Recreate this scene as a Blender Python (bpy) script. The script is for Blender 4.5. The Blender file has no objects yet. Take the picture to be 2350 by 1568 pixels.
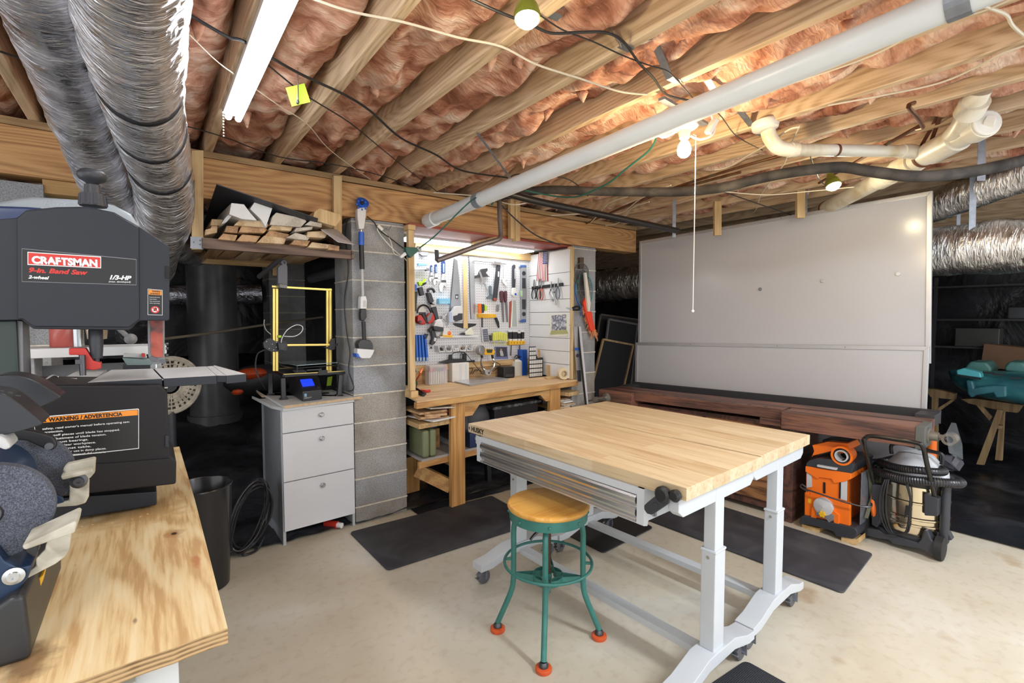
import bpy, bmesh, math, random
from mathutils import Vector, Matrix, Euler, noise
R = math.radians
rnd = random.Random(7)
scene = bpy.context.scene
col = scene.collection
# ---------------------------------------------------------------- camera
CAM = Vector((0, 0, 1.45)); F = 1106.0; YAW = R(37.0); PIT = math.atan(54/1106.)
cd = bpy.data.cameras.new('camera'); cam = bpy.data.objects.new('camera', cd); col.objects.link(cam)
cam.location = CAM; cam.rotation_euler = (math.pi/2 - PIT, 0, -YAW)
cd.sensor_width = 36; cd.lens = 36*F/2350; cd.clip_start = .02; cd.clip_end = 60
scene.camera = cam
# ---------------------------------------------------------------- world, exposure
w = bpy.data.worlds.new('world'); scene.world = w; w.use_nodes = True
w.node_tree.nodes['Background'].inputs[0].default_value = (.93, .96, 1, 1)
w.node_tree.nodes['Background'].inputs[1].default_value = .85
scene.view_settings.view_transform = 'Standard'; scene.view_settings.look = 'None'
scene.view_settings.gamma = 1; scene.view_settings.use_curve_mapping = False
scene.view_settings.exposure = 1.22
TUBE_W = 7.0; BULB_W = 22.0; LED_W = 4.6
# fill lamps added out of view at ceiling height, standing in for further tubes
def area(name, loc, sx, sy, power, colr, rot=(0, 0, 0)):
    l = bpy.data.lights.new(name, 'AREA'); l.shape = 'RECTANGLE'; l.size = sx; l.size_y = sy
    l.energy = power; l.color = colr
    o = bpy.data.objects.new(name, l); col.objects.link(o); o.location = loc; o.rotation_euler = rot
    return o
def point(name, loc, power, colr, rad):
    l = bpy.data.lights.new(name, 'POINT'); l.energy = power; l.color = colr; l.shadow_soft_size = rad
    o = bpy.data.objects.new(name, l); col.objects.link(o); o.location = loc
    return o
area('ceiling_fill_light', (1.9, -1.0, 2.38), .25, 1.3, 48, (.86, .93, 1))
area('ceiling_fill_light', (4.2, -1.2, 2.38), .25, 1.3, 24, (.9, .95, 1))
area('ceiling_fill_light', (-.9, -.4, 2.38), .12, 1.3, 12, (.95, .97, 1))
# ---------------------------------------------------------------- photo geometry helpers
FW = Vector((math.sin(YAW)*math.cos(PIT), math.cos(YAW)*math.cos(PIT), -math.sin(PIT)))
RT = Vector((math.cos(YAW), -math.sin(YAW), 0)); UP = RT.cross(FW)
def ray(x, y): return FW + RT*((x-1175)/F) - UP*((y-784)/F)
def az(x, y, z=0): d = ray(x, y); return CAM + d*((z-1.45)/d.z)
def ay(x, y, Y): d = ray(x, y); return CAM + d*(Y/d.y)
def ax(x, y, X): d = ray(x, y); return CAM + d*(X/d.x)
class Plane:
    """a real plane in the room: origin o, unit u to the right, n out of it towards the room"""
    def __init__(s, o, ang=0.0, vert=True):
        s.o = Vector(o); s.u = Vector((math.cos(R(ang)), math.sin(R(ang)), 0)); s.v = Vector((0, 0, 1))
        s.n = Vector((s.u.y, -s.u.x, 0))
    def hit(s, x, y, off=0.0):
        d = ray(x, y); k = ((s.o + s.n*off) - CAM).dot(s.n)/d.dot(s.n); return CAM + d*k
    def uv(s, x, y, off=0.0):
        p = s.hit(x, y, off) - s.o; return (p.dot(s.u), p.dot(s.v))
    def at(s, u, v, off=0.0): return s.o + s.u*u + s.v*v + s.n*off
# ---------------------------------------------------------------- mesh builder (world coordinates)
class MB:
    def __init__(s): s.v = []; s.f = []
    def quadbox(s, P):
        b = len(s.v); s.v += [Vector(p) for p in P]
        s.f += [tuple(b+i for i in q) for q in ((0,3,2,1),(4,5,6,7),(0,1,5,4),(1,2,6,5),(2,3,7,6),(3,0,4,7))]
        return s
    def box(s, x0, x1, y0, y1, z0, z1):
        return s.quadbox([(x0,y0,z0),(x1,y0,z0),(x1,y1,z0),(x0,y1,z0),(x0,y0,z1),(x1,y0,z1),(x1,y1,z1),(x0,y1,z1)])
    def rbox(s, c, sz, rot=(0,0,0)):
        M = Euler(rot).to_matrix(); c = Vector(c); a, b, d = sz[0]/2, sz[1]/2, sz[2]/2
        return s.quadbox([c + M @ Vector(p) for p in ((-a,-b,-d),(a,-b,-d),(a,b,-d),(-a,b,-d),(-a,-b,d),(a,-b,d),(a,b,d),(-a,b,d))])
    def beam(s, p, q, w, h, up=(0,0,1)):
        p, q = Vector(p), Vector(q); d = (q-p).normalized(); up = Vector(up)
        if abs(d.dot(up)) > .98: up = Vector((0,1,0))
        sd = d.cross(up).normalized()*w/2; u = sd.cross(d).normalized()*h/2
        return s.quadbox([p-sd-u, p+sd-u, q+sd-u, q-sd-u, p-sd+u, p+sd+u, q+sd+u, q-sd+u])
    def prism(s, pts, off):
        """polygon of 3D points extruded by the vector off"""
        off = Vector(off); n = len(pts); b = len(s.v); P = [Vector(p) for p in pts]
        s.v += P + [p+off for p in P]
        s.f.append(tuple(b+i for i in range(n))[::-1]); s.f.append(tuple(b+n+i for i in range(n)))
        s.f += [(b+i, b+(i+1) % n, b+n+(i+1) % n, b+n+i) for i in range(n)]
        return s
    def ppx(s, pl, px, off0, off1):
        """outline standing on plane pl, from depth off0 to off1 along its normal"""
        P = [pl.hit(x, y, off1) for x, y in px]; return s.prism(P, pl.n*(off0-off1))
    def puv(s, pl, uv, off0, off1):
        return s.prism([pl.at(a, b, off0) for a, b in uv], pl.n*(off1-off0))
    def lathe(s, c, axis, prof, n=24, caps=True):
        c = Vector(c); a = Vector(axis).normalized(); t = Vector((0,0,1)) if abs(a.z) < .9 else Vector((1,0,0))
        e = a.cross(t).normalized(); g = a.cross(e); b = len(s.v)
        for h, r in prof:
            for i in range(n):
                th = 2*math.pi*i/n; s.v.append(c + a*h + (e*math.cos(th)+g*math.sin(th))*r)
        for k in range(len(prof)-1):
            for i in range(n):
                j = (i+1) % n; s.f.append((b+k*n+i, b+k*n+j, b+(k+1)*n+j, b+(k+1)*n+i))
        if caps:
            s.f.append(tuple(b+i for i in range(n))[::-1]); m = b+(len(prof)-1)*n; s.f.append(tuple(m+i for i in range(n)))
        return s
    def cyl(s, p, q, r, r2=None, n=20):
        p, q = Vector(p), Vector(q); return s.lathe(p, q-p, [(0, r), ((q-p).length, r if r2 is None else r2)], n)
    def ball(s, c, r, n=14, sc=(1,1,1)):
        b = len(s.v); c = Vector(c); m = n//2
        for k in range(1, m):
            ph = math.pi*k/m
            for i in range(n):
                th = 2*math.pi*i/n
                s.v.append(c + Vector((r*sc[0]*math.sin(ph)*math.cos(th), r*sc[1]*math.sin(ph)*math.sin(th), r*sc[2]*math.cos(ph))))
        for k in range(m-2):
            for i in range(n):
                j = (i+1) % n; s.f.append((b+k*n+i, b+(k+1)*n+i, b+(k+1)*n+j, b+k*n+j))
        t = len(s.v); s.v += [c+Vector((0,0,r*sc[2])), c-Vector((0,0,r*sc[2]))]
        for i in range(n):
            j = (i+1) % n; s.f.append((t, b+i, b+j)); s.f.append((t+1, b+(m-2)*n+j, b+(m-2)*n+i))
        return s
    def tube(s, pts, r, n=10, smooth=0, closed=False, rad=None):
        P = [Vector(p) for p in pts]
        if smooth: P = spline(P, smooth, closed)
        rs = rad if rad and len(rad) == len(P) else None
        if rad and not rs: rs = [rad[min(len(rad)-1, int(i*len(rad)/len(P)))] for i in range(len(P))]
        b = len(s.v); N = len(P); t0 = None
        for k, p in enumerate(P):
            if closed: d = (P[(k+1) % N]-P[k-1])
            else: d = P[min(k+1, N-1)]-P[max(k-1, 0)]
            d = d.normalized() if d.length > 1e-9 else Vector((0,0,1))
            if t0 is None: t0 = d.orthogonal().normalized()
            else:
                t0 = (t0 - d*t0.dot(d))
                t0 = t0.normalized() if t0.length > 1e-6 else d.orthogonal().normalized()
            g = d.cross(t0); rr = rs[k] if rs else r
            for i in range(n):
                th = 2*math.pi*i/n; s.v.append(p + (t0*math.cos(th)+g*math.sin(th))*rr)
        M = N if closed else N-1
        for k in range(M):
            k2 = (k+1) % N
            for i in range(n):
                j = (i+1) % n; s.f.append((b+k*n+i, b+k*n+j, b+k2*n+j, b+k2*n+i))
        if not closed:
            s.f.append(tuple(b+i for i in range(n))[::-1]); m = b+(N-1)*n; s.f.append(tuple(m+i for i in range(n)))
        return s
    def ribbon(s, pts, wv, t):
        """flat strip following pts, width vector wv, thickness vector t"""
        for a, b in zip(pts[:-1], pts[1:]):
            a, b, W, T = Vector(a), Vector(b), Vector(wv)/2, Vector(t)
            s.quadbox([a-W, a+W, b+W, b-W, a-W+T, a+W+T, b+W+T, b-W+T])
        return s
    def xf(s, M, start=0):
        for i in range(start, len(s.v)): s.v[i] = M @ s.v[i]
        return s
    def obj(s, name, mat, parent=None, bevel=0, seg=2, smooth=40, tri=False):
        me = bpy.data.meshes.new(name); o0 = Vector(parent.location) if parent else Vector((0,0,0))
        q = parent
        while q is not None and q.parent is not None: q = q.parent; o0 = o0 + Vector(q.location)
        me.from_pydata([tuple(v - o0) for v in s.v], [], s.f); me.update()
        bm = bmesh.new(); bm.from_mesh(me); bmesh.ops.recalc_face_normals(bm, faces=bm.faces)
        if bevel:
            ed = [e for e in bm.edges if len(e.link_faces) == 2 and e.calc_face_angle(0) > R(35)]
            try: bmesh.ops.bevel(bm, geom=ed, offset=bevel, segments=seg, affect='EDGES', clamp_overlap=True, profile=.5)
            except Exception: pass
        bm.to_mesh(me); bm.free()
        if smooth:
            for p in me.polygons: p.use_smooth = True
            me.set_sharp_from_angle(angle=R(smooth))
        if isinstance(mat, (list, tuple)):
            for m in mat: me.materials.append(m)
        else: me.materials.append(mat)
        o = bpy.data.objects.new(name, me); col.objects.link(o)
        if parent: o.parent = parent
        if bevel:
            wn = o.modifiers.new('weighted', 'WEIGHTED_NORMAL'); wn.keep_sharp = True
        return o
def sm2(L, k=4):
    return [(p.x, p.y) for p in spline([Vector((x, y, 0)) for x, y in L], k)]
def spline(P, k, closed=False):
    out = []; N = len(P); M = N if closed else N-1
    for i in range(M):
        p0 = P[i-1] if (i or closed) else P[0]; p1 = P[i]; p2 = P[(i+1) % N]
        p3 = P[(i+2) % N] if (closed or i+2 < N) else P[N-1]
        for j in range(k):
            t = j/k; out.append(.5*((2*p1)+(p2-p0)*t+(2*p0-5*p1+4*p2-p3)*t*t+(3*p1-p0-3*p2+p3)*t**3))
    if not closed: out.append(P[-1])
    return out
def tag(o, label, cat, group=None, kind=None):
    if label: o['label'] = label
    if cat: o['category'] = cat
    if group: o['group'] = group
    if kind: o['kind'] = kind
    return o
def thing(name, loc, label, cat, group=None):
    o = bpy.data.objects.new(name, None); o.empty_display_size = .05; col.objects.link(o); o.location = loc
    return tag(o, label, cat, group)
def struct(o): o['kind'] = 'structure'; return o
def one(mb, name, mat, label, cat, group=None, **k): return tag(mb.obj(name, mat, **k), label, cat, group)
def copy_tree(o, loc, label=None):
    c = o.copy(); col.objects.link(c); c.location = loc
    if label: c['label'] = label
    for ch in o.children:
        d = ch.copy(); col.objects.link(d); d.parent = c
        for g in ch.children:
            e = g.copy(); col.objects.link(e); e.parent = d
    return c
def text(name, s, pl_o, u, v, size, mat, parent, ext=.0004, bold=0.0, shear=0.0, align='LEFT', sx=1.0):
    """lettering as a thin solid: baseline origin pl_o, direction u, up v"""
    c = bpy.data.curves.new(name, 'FONT'); c.body = s; c.size = size; c.extrude = ext; c.offset = bold*size; c.shear = shear
    c.align_x = align; c.space_character = 1.0; c.resolution_u = 3
    t = bpy.data.objects.new(name+'_tmp', c); col.objects.link(t)
    dg = bpy.context.evaluated_depsgraph_get(); dg.update()
    me = bpy.data.meshes.new_from_object(t.evaluated_get(dg)); bpy.data.objects.remove(t)
    me.name = name
    u, v = Vector(u).normalized(), Vector(v).normalized(); n = u.cross(v); o0 = Vector((0,0,0)); q = parent
    while q is not None: o0 = o0 + Vector(q.location); q = q.parent
    M = Matrix((u*sx, v, n)).transposed().to_4x4(); M.translation = Vector(pl_o)-o0
    me.transform(M); me.materials.clear(); me.materials.append(mat)
    o = bpy.data.objects.new(name, me); col.objects.link(o); o.parent = parent
    return o
# ---------------------------------------------------------------- materials
MT = {}
def nn(nt, t, **k):
    n = nt.nodes.new(t)
    for a, b in k.items(): setattr(n, a, b)
    return n
def base(name, rough=.5, metal=0.0, colr=(.5,.5,.5), spec=.5):
    m = bpy.data.materials.new(name); m.use_nodes = True; nt = m.node_tree; b = nt.nodes['Principled BSDF']
    b.inputs['Base Color'].default_value = (*colr, 1); b.inputs['Roughness'].default_value = rough
    b.inputs['Metallic'].default_value = metal; b.inputs['Specular IOR Level'].default_value = spec
    return m, nt, b
def ramp(nt, stops):
    r = nn(nt, 'ShaderNodeValToRGB'); e = r.color_ramp.elements
    e[0].position, e[0].color = stops[0][0], (*stops[0][1], 1); e[1].position, e[1].color = stops[-1][0], (*stops[-1][1], 1)
    for p, c in stops[1:-1]:
        x = e.new(p); x.color = (*c, 1)
    return r
def coords(nt, scale, rot=(0,0,0), src='Object'):
    tc = nn(nt, 'ShaderNodeTexCoord'); mp = nn(nt, 'ShaderNodeMapping'); mp.inputs['Scale'].default_value = scale
    mp.inputs['Rotation'].default_value = rot; nt.links.new(tc.outputs[src], mp.inputs[0]); return mp
def bump(nt, b, sock, strength, dist=.01):
    bp = nn(nt, 'ShaderNodeBump'); bp.inputs['Strength'].default_value = strength; bp.inputs['Distance'].default_value = dist
    nt.links.new(sock, bp.inputs['Height']); nt.links.new(bp.outputs[0], b.inputs['Normal'])
def flat(name, c, rough=.5, metal=0.0, var=.06, sc=8, bmp=0.0, spec=.5):
    """plain surface with slight uneven tone"""
    if name in MT: return MT[name]
    m, nt, b = base(name, rough, metal, c, spec); mp = coords(nt, (1,1,1)); nz = nn(nt, 'ShaderNodeTexNoise')
    nz.inputs['Scale'].default_value = sc; nz.inputs['Detail'].default_value = 4; nt.links.new(mp.outputs[0], nz.inputs[0])
    r = ramp(nt, [(.3, tuple(max(0, x*(1-var)) for x in c)), (.7, tuple(min(1, x*(1+var)) for x in c))])
    nt.links.new(nz.outputs[0], r.inputs[0]); nt.links.new(r.outputs[0], b.inputs['Base Color'])
    if bmp: bump(nt, b, nz.outputs[0], bmp)
    MT[name] = m; return m
def wood(name, c1, c2, axis=0, sc=1.0, knots=0.0, rough=.6, ring=9.0, mixc=None, src='Object'):
    """sawn wood: stretched noise plus distorted growth rings along the axis (0 x, 1 y, 2 z)"""
    if name in MT: return MT[name]
    m, nt, b = base(name, rough); s = [34*sc]*3; s[axis] = 1.1*sc
    mp = coords(nt, s, src=src); n1 = nn(nt, 'ShaderNodeTexNoise'); n1.inputs['Scale'].default_value = 2.2; n1.inputs['Detail'].default_value = 6
    n1.inputs['Distortion'].default_value = .4; nt.links.new(mp.outputs[0], n1.inputs[0])
    s2 = [1.0]*3; s2[axis] = .14; mp2 = coords(nt, [x*sc for x in s2], src=src)
    n2 = nn(nt, 'ShaderNodeTexNoise'); n2.inputs['Scale'].default_value = 3.0; n2.inputs['Detail'].default_value = 1.5; nt.links.new(mp2.outputs[0], n2.inputs[0])
    mu = nn(nt, 'ShaderNodeMath', operation='MULTIPLY'); mu.inputs[1].default_value = ring*6.283; nt.links.new(n2.outputs[0], mu.inputs[0])
    sn = nn(nt, 'ShaderNodeMath', operation='SINE'); nt.links.new(mu.outputs[0], sn.inputs[0])
    ma = nn(nt, 'ShaderNodeMath', operation='MULTIPLY_ADD'); ma.inputs[1].default_value = .17; nt.links.new(sn.outputs[0], ma.inputs[0]); nt.links.new(n1.outputs[0], ma.inputs[2])
    st = [(.3, c2), (.62, c1)]
    if mixc: st = [(.22, c2), (.45, mixc), (.68, c1)]
    r = ramp(nt, st); nt.links.new(ma.outputs[0], r.inputs[0]); out = r.outputs[0]
    if knots:
        s3 = [1.0]*3; s3[axis] = .55; mp3 = coords(nt, [x*sc for x in s3], src=src); vo = nn(nt, 'ShaderNodeTexVoronoi'); vo.inputs['Scale'].default_value = knots
        nt.links.new(mp3.outputs[0], vo.inputs[0]); r2 = ramp(nt, [(.05, (1,1,1)), (.11, (0,0,0))]); nt.links.new(vo.outputs['Distance'], r2.inputs[0])
        mx = nn(nt, 'ShaderNodeMix', data_type='RGBA'); nt.links.new(r2.outputs[0], mx.inputs[0]); nt.links.new(out, mx.inputs[6])
        mx.inputs[7].default_value = (c2[0]*.25, c2[1]*.18, c2[2]*.15, 1); out = mx.outputs[2]
    nt.links.new(out, b.inputs['Base Color']); bump(nt, b, ma.outputs[0], .12, .004); MT[name] = m; return m
def emis(name, c, s):
    if name in MT: return MT[name]
    m, nt, b = base(name, .5, 0, c); b.inputs['Emission Color'].default_value = (*c, 1); b.inputs['Emission Strength'].default_value = s
    MT[name] = m; return m
def layered(name, c1, c2, c3, scale, rough, stretch=(1,1,1), bmp=.3, dist=.01, metal=0.0, det=6, pos=(.35,.5,.65), r2=None, wsc=None):
    """three tone noise surface"""
    if name in MT: return MT[name]
    m, nt, b = base(name, rough, metal); mp = coords(nt, stretch); nz = nn(nt, 'ShaderNodeTexNoise')
    nz.inputs['Scale'].default_value = scale; nz.inputs['Detail'].default_value = det; nz.inputs['Distortion'].default_value = .6; nt.links.new(mp.outputs[0], nz.inputs[0])
    r = ramp(nt, list(zip(pos, (c1, c2, c3)))); nt.links.new(nz.outputs[0], r.inputs[0]); nt.links.new(r.outputs[0], b.inputs['Base Color'])
    if bmp: bump(nt, b, nz.outputs[0], bmp, dist)
    MT[name] = m; return m
def foil(name, tone, stretch, dirt=.3, rough=.22):
    """crinkled reflective film"""
    m, nt, b = base(name, rough, .95); mp = coords(nt, stretch); n1 = nn(nt, 'ShaderNodeTexNoise'); n1.inputs['Scale'].default_value = 22; n1.inputs['Detail'].default_value = 5
    n1.inputs['Distortion'].default_value = 1.2; nt.links.new(mp.outputs[0], n1.inputs[0]); bump(nt, b, n1.outputs[0], 1.0, .011)
    mp2 = coords(nt, (1,1,1)); n2 = nn(nt, 'ShaderNodeTexNoise'); n2.inputs['Scale'].default_value = 9; n2.inputs['Detail'].default_value = 5; nt.links.new(mp2.outputs[0], n2.inputs[0])
    r = ramp(nt, [(.35, tuple(x*(1-dirt) for x in tone)), (.6, tone)]); nt.links.new(n2.outputs[0], r.inputs[0]); nt.links.new(r.outputs[0], b.inputs['Base Color'])
    r2 = ramp(nt, [(.3, (rough*.6,)*3), (.7, (min(1, rough*1.9),)*3)]); nt.links.new(n2.outputs[0], r2.inputs[0]); nt.links.new(r2.outputs[0], b.inputs['Roughness'])
    MT[name] = m; return m
white = flat('white_paint', (.72,.73,.74), .35, var=.03); offw = flat('off_white_plastic', (.74,.73,.68), .4, var=.05)
black = flat('black_plastic', (.012,.012,.014), .38); dgrey = flat('dark_grey_plastic', (.035,.037,.045), .42); mgrey = flat('mid_grey', (.2,.2,.21), .45)
lgrey = flat('light_grey', (.5,.51,.52), .4); steel = flat('steel', (.55,.56,.57), .28, 1.0, var=.1); dsteel = flat('dark_steel', (.12,.12,.13), .4, 1.0)
galv = flat('galvanised_steel', (.27,.29,.33), .45, .7, var=.15, sc=30); chrome = flat('polished_aluminium', (.86,.86,.86), .24, 1.0, var=.02)
red = flat('red_plastic', (.55,.03,.02), .35); orange = flat('orange_plastic', (.85,.17,.012), .35, var=.05); yellow = flat('yellow_plastic', (.8,.45,.02), .35)
blue = flat('blue_plastic', (.01,.09,.5), .3); lblue = flat('light_blue_card', (.1,.45,.7), .5); green = flat('green_plastic', (.01,.14,.1), .4)
lime = flat('lime_green', (.5,.75,.03), .5); pine = wood('pine_board', (.62,.42,.2), (.45,.27,.1), 0, 1.2)
pinez = wood('pine_post', (.64,.47,.25), (.5,.33,.15), 2, 1.2, knots=2.5); piney = wood('pine_length', (.6,.41,.2), (.42,.25,.1), 1, 1.2)
rubber = flat('black_rubber', (.01,.01,.01), .6)
# ================================================================ structure
conc = layered('concrete_floor', (.46,.4,.3), (.55,.5,.4), (.62,.6,.54), 1.1, .55, bmp=.05, dist=.004, det=9, pos=(.3,.52,.68))
def concrete_detail():
    nt = conc.node_tree; b = nt.nodes['Principled BSDF']; src = b.inputs['Base Color'].links[0].from_socket
    mp = coords(nt, (1,1,1)); n = nn(nt, 'ShaderNodeTexNoise'); n.inputs['Scale'].default_value = 22; n.inputs['Detail'].default_value = 9
    nt.links.new(mp.outputs[0], n.inputs[0]); r = ramp(nt, [(.33, (.62,.5,.38)), (.48, (1,1,1))]); nt.links.new(n.outputs[0], r.inputs[0])
    mx = nn(nt, 'ShaderNodeMix', data_type='RGBA', blend_type='MULTIPLY'); mx.inputs[0].default_value = .22
    nt.links.new(src, mx.inputs[6]); nt.links.new(r.outputs[0], mx.inputs[7])
    n2 = nn(nt, 'ShaderNodeTexNoise'); n2.inputs['Scale'].default_value = 3.1; n2.inputs['Detail'].default_value = 3; nt.links.new(mp.outputs[0], n2.inputs[0])
    r2 = ramp(nt, [(.66, (1,1,1)), (.74, (.62,.42,.25))]); nt.links.new(n2.outputs[0], r2.inputs[0])
    m2 = nn(nt, 'ShaderNodeMix', data_type='RGBA', blend_type='MULTIPLY'); m2.inputs[0].default_value = .5
    nt.links.new(mx.outputs[2], m2.inputs[6]); nt.links.new(r2.outputs[0], m2.inputs[7]); nt.links.new(m2.outputs[2], b.inputs['Base Color'])
concrete_detail()
struct(MB().box(-3, 7.6, -3.2, 7.4, -.2, 0).obj('floor', conc))
sub = wood('subfloor_wood', (.4,.25,.13), (.25,.15,.07), 0, 1.0)
struct(MB().box(-3, 7.6, -3.2, 7.4, 2.655, 2.69).obj('ceiling', sub))
joistw = wood('joist_wood', (.66,.5,.33), (.42,.29,.17), 1, 1.5, knots=.8, ring=26, mixc=(.58,.42,.26))
JX = [.285+.362*k for k in range(-7, 20)]
for X in JX:
    struct(MB().box(X, X+.042, -3.1, 7.3, 2.41, 2.655).obj('ceiling_joist', joistw, bevel=.003, seg=1))
# fibre glass insulation batts between joists
def insul_mat():
    m, nt, b = base('fibreglass', .95); mp = coords(nt, (1,1,1)); n = nn(nt, 'ShaderNodeTexNoise'); n.inputs['Scale'].default_value = 4.2; n.inputs['Detail'].default_value = 9
    n.inputs['Distortion'].default_value = 1.6; nt.links.new(mp.outputs[0], n.inputs[0])
    r = ramp(nt, [(.28, (.2,.075,.045)), (.4, (.46,.21,.14)), (.53, (.72,.43,.31)), (.66, (.88,.7,.58))]); nt.links.new(n.outputs[0], r.inputs[0])
    mp2 = coords(nt, (5, 34, 20), rot=(0,0,.5)); n2 = nn(nt, 'ShaderNodeTexNoise'); n2.inputs['Scale'].default_value = 2.0; n2.inputs['Detail'].default_value = 8; n2.inputs['Distortion'].default_value = 1.1
    nt.links.new(mp2.outputs[0], n2.inputs[0]); r2 = ramp(nt, [(.3, (.7,.6,.55)), (.62, (1,1,1))]); nt.links.new(n2.outputs[0], r2.inputs[0])
    mx = nn(nt, 'ShaderNodeMix', data_type='RGBA', blend_type='MULTIPLY'); mx.inputs[0].default_value = .8; nt.links.new(r.outputs[0], mx.inputs[6]); nt.links.new(r2.outputs[0], mx.inputs[7])
    nt.links.new(mx.outputs[2], b.inputs['Base Color']); b.inputs['Specular IOR Level'].default_value = .1
    ad = nn(nt, 'ShaderNodeMath', operation='ADD'); nt.links.new(n.outputs[0], ad.inputs[0]); nt.links.new(n2.outputs[0], ad.inputs[1]); bump(nt, b, ad.outputs[0], .6, .02); return m
insm = insul_mat()
def batt(x0, x1, sd):
    v, f = [], []; nx = 15; dy = .028; Y0, Y1 = -1.6, 6.6; ny = int((Y1-Y0)/dy)
    for j in range(ny+1):
        y = Y0+j*dy
        for i in range(nx+1):
            t = i/nx; x = x0+(x1-x0)*t; e = abs(2*t-1)
            q = Vector((x*4.5+sd*7.3, y*2.3, sd*3.1)); a = noise.noise(q)
            c = abs(noise.noise(q*2.1+Vector((3,9,1))))*1.1; g = noise.noise(q*5.3)*.3; h = noise.noise(q*12)*.13
            bul = (1-e**3)*(.05+.045*a) + .055*c + .04*g + .035*h
            z = 2.54 - bul*1.25 + .045*e**6*(1+a)
            v.append((x, y + .03*noise.noise(q*3+Vector((5,5,5))), z))
    for j in range(ny):
        for i in range(nx):
            k = j*(nx+1)+i; f.append((k, k+nx+1, k+nx+2, k+1))
    b = MB(); b.v = [Vector(p) for p in v]; b.f = f
    # a loose tuft or two hanging under the batt
    r = random.Random(sd)
    for _ in range(5):
        cx, cy = x0+(x1-x0)*r.uniform(.1,.9), r.uniform(-.2, 4.5); L = r.uniform(.03,.08)
        b.lathe((cx, cy, 2.47), (r.uniform(-.3,.3), r.uniform(-.3,.3), -1), [(0, .028), (L*.5, .016), (L, .003)], 7)
    o = b.obj('insulation_batt', insm, smooth=180); return o
for k in range(4, len(JX)-9):
    o = batt(JX[k]+.042, JX[k+1], k)
    tag(o, 'pink fibreglass wool packed in the bays between the ceiling joists', 'insulation', 'insulation batts overhead', 'stuff')
# carrying girder and its plate
gird = wood('girder_wood', (.6,.35,.15), (.36,.18,.07), 0, 1.1, knots=1.4, ring=30, mixc=(.5,.27,.11))
struct(MB().box(-3, 1.03, 3.318, 3.46, 2.14, 2.372).obj('girder', gird, bevel=.004))
struct(MB().box(1.032, 4.145, 3.318, 3.46, 2.14, 2.368).obj('girder', gird, bevel=.004))
plate = wood('plate_wood', (.42,.27,.13), (.27,.17,.08), 0, 1)
struct(MB().box(-3, 4.145, 3.31, 3.47, 2.373, 2.409).obj('sill_plate', plate, bevel=.002))
struct(MB().box(-.4, .24, 3.33, 3.45, 2.07, 2.138).obj('girder_shim', pine, bevel=.003))
# block piers
def block_mat():
    m, nt, b = base('cinder_block', .9); mp = coords(nt, (1,1,1)); n = nn(nt, 'ShaderNodeTexNoise'); n.inputs['Scale'].default_value = 3.5; n.inputs['Detail'].default_value = 3
    nt.links.new(mp.outputs[0], n.inputs[0]); r = ramp(nt, [(.3, (.28,.27,.25)), (.5, (.4,.41,.42)), (.7, (.46,.47,.5))]); nt.links.new(n.outputs[0], r.inputs[0])
    n2 = nn(nt, 'ShaderNodeTexNoise'); n2.inputs['Scale'].default_value = 160; n2.inputs['Detail'].default_value = 3; nt.links.new(mp.outputs[0], n2.inputs[0])
    r2 = ramp(nt, [(.35, (.62,.62,.62)), (.6, (1,1,1))]); nt.links.new(n2.outputs[0], r2.inputs[0])
    oi = nn(nt, 'ShaderNodeNewGeometry'); r3 = ramp(nt, [(0, (.86,.88,.93)), (.5, (1,1,1)), (.8, (1,.9,.76)), (1, (.9,.95,1.05))]); nt.links.new(oi.outputs['Random Per Island'], r3.inputs[0])
    m1 = nn(nt, 'ShaderNodeMix', data_type='RGBA', blend_type='MULTIPLY'); m1.inputs[0].default_value = 1; nt.links.new(r.outputs[0], m1.inputs[6]); nt.links.new(r2.outputs[0], m1.inputs[7])
    m3 = nn(nt, 'ShaderNodeMix', data_type='RGBA', blend_type='MULTIPLY'); m3.inputs[0].default_value = 1; nt.links.new(m1.outputs[2], m3.inputs[6]); nt.links.new(r3.outputs[0], m3.inputs[7])
    nt.links.new(m3.outputs[2], b.inputs['Base Color']); bump(nt, b, n2.outputs[0], .5, .006); return m
blk = block_mat(); mort = layered('mortar', (.52,.49,.42), (.62,.58,.5), (.68,.64,.56), 30, .9, bmp=.6)
def pier(name, x0, x1, y0, y1, ztop, courses, z0=.1165):
    b = MB(); m = MB(); zs = [0]+[z0+.1995*i for i in range(courses)]+[ztop]; xm = (x0+x1)/2; j = .0045
    zs = [z for i, z in enumerate(zs) if i == 0 or z > zs[i-1]]
    for i in range(len(zs)-1):
        a, c = zs[i]+(j if i else 0), zs[i+1]-j
        if i % 2: b.box(x0, x1, y0, (y0+y1)/2-j, a, c).box(x0, x1, (y0+y1)/2+j, y1, a, c)
        elif i == len(zs)-2: b.box(x0, xm-j, y0, y1, a, c).box(xm+j, x1, y0, y1, a, c)
        else: b.box(x0, x1, y0, y1, a, c)
    m.box(x0+.005, x1-.005, y0+.005, y1-.005, 0, ztop-.002)
    for z in zs[1:-1]: m.box(x0-.003, x1+.003, y0-.004, y1+.003, z-.0055, z+.0045)
    o = struct(b.obj(name, blk, bevel=.003)); p = m.obj('mortar', mort, o, bevel=.001)
    return o
pier('block_pier', 1.125, 1.512, 3.318, 3.70, 2.138, 11)
pier('block_pier', 3.215, 3.53, 3.318, 3.70, 2.138, 11)
pier('block_pier', -1.0, -.395, 3.318, 3.72, 2.06, 11)
pier('block_pier', 1.15, 1.55, 6.3, 6.7, 2.2, 11)
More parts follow.
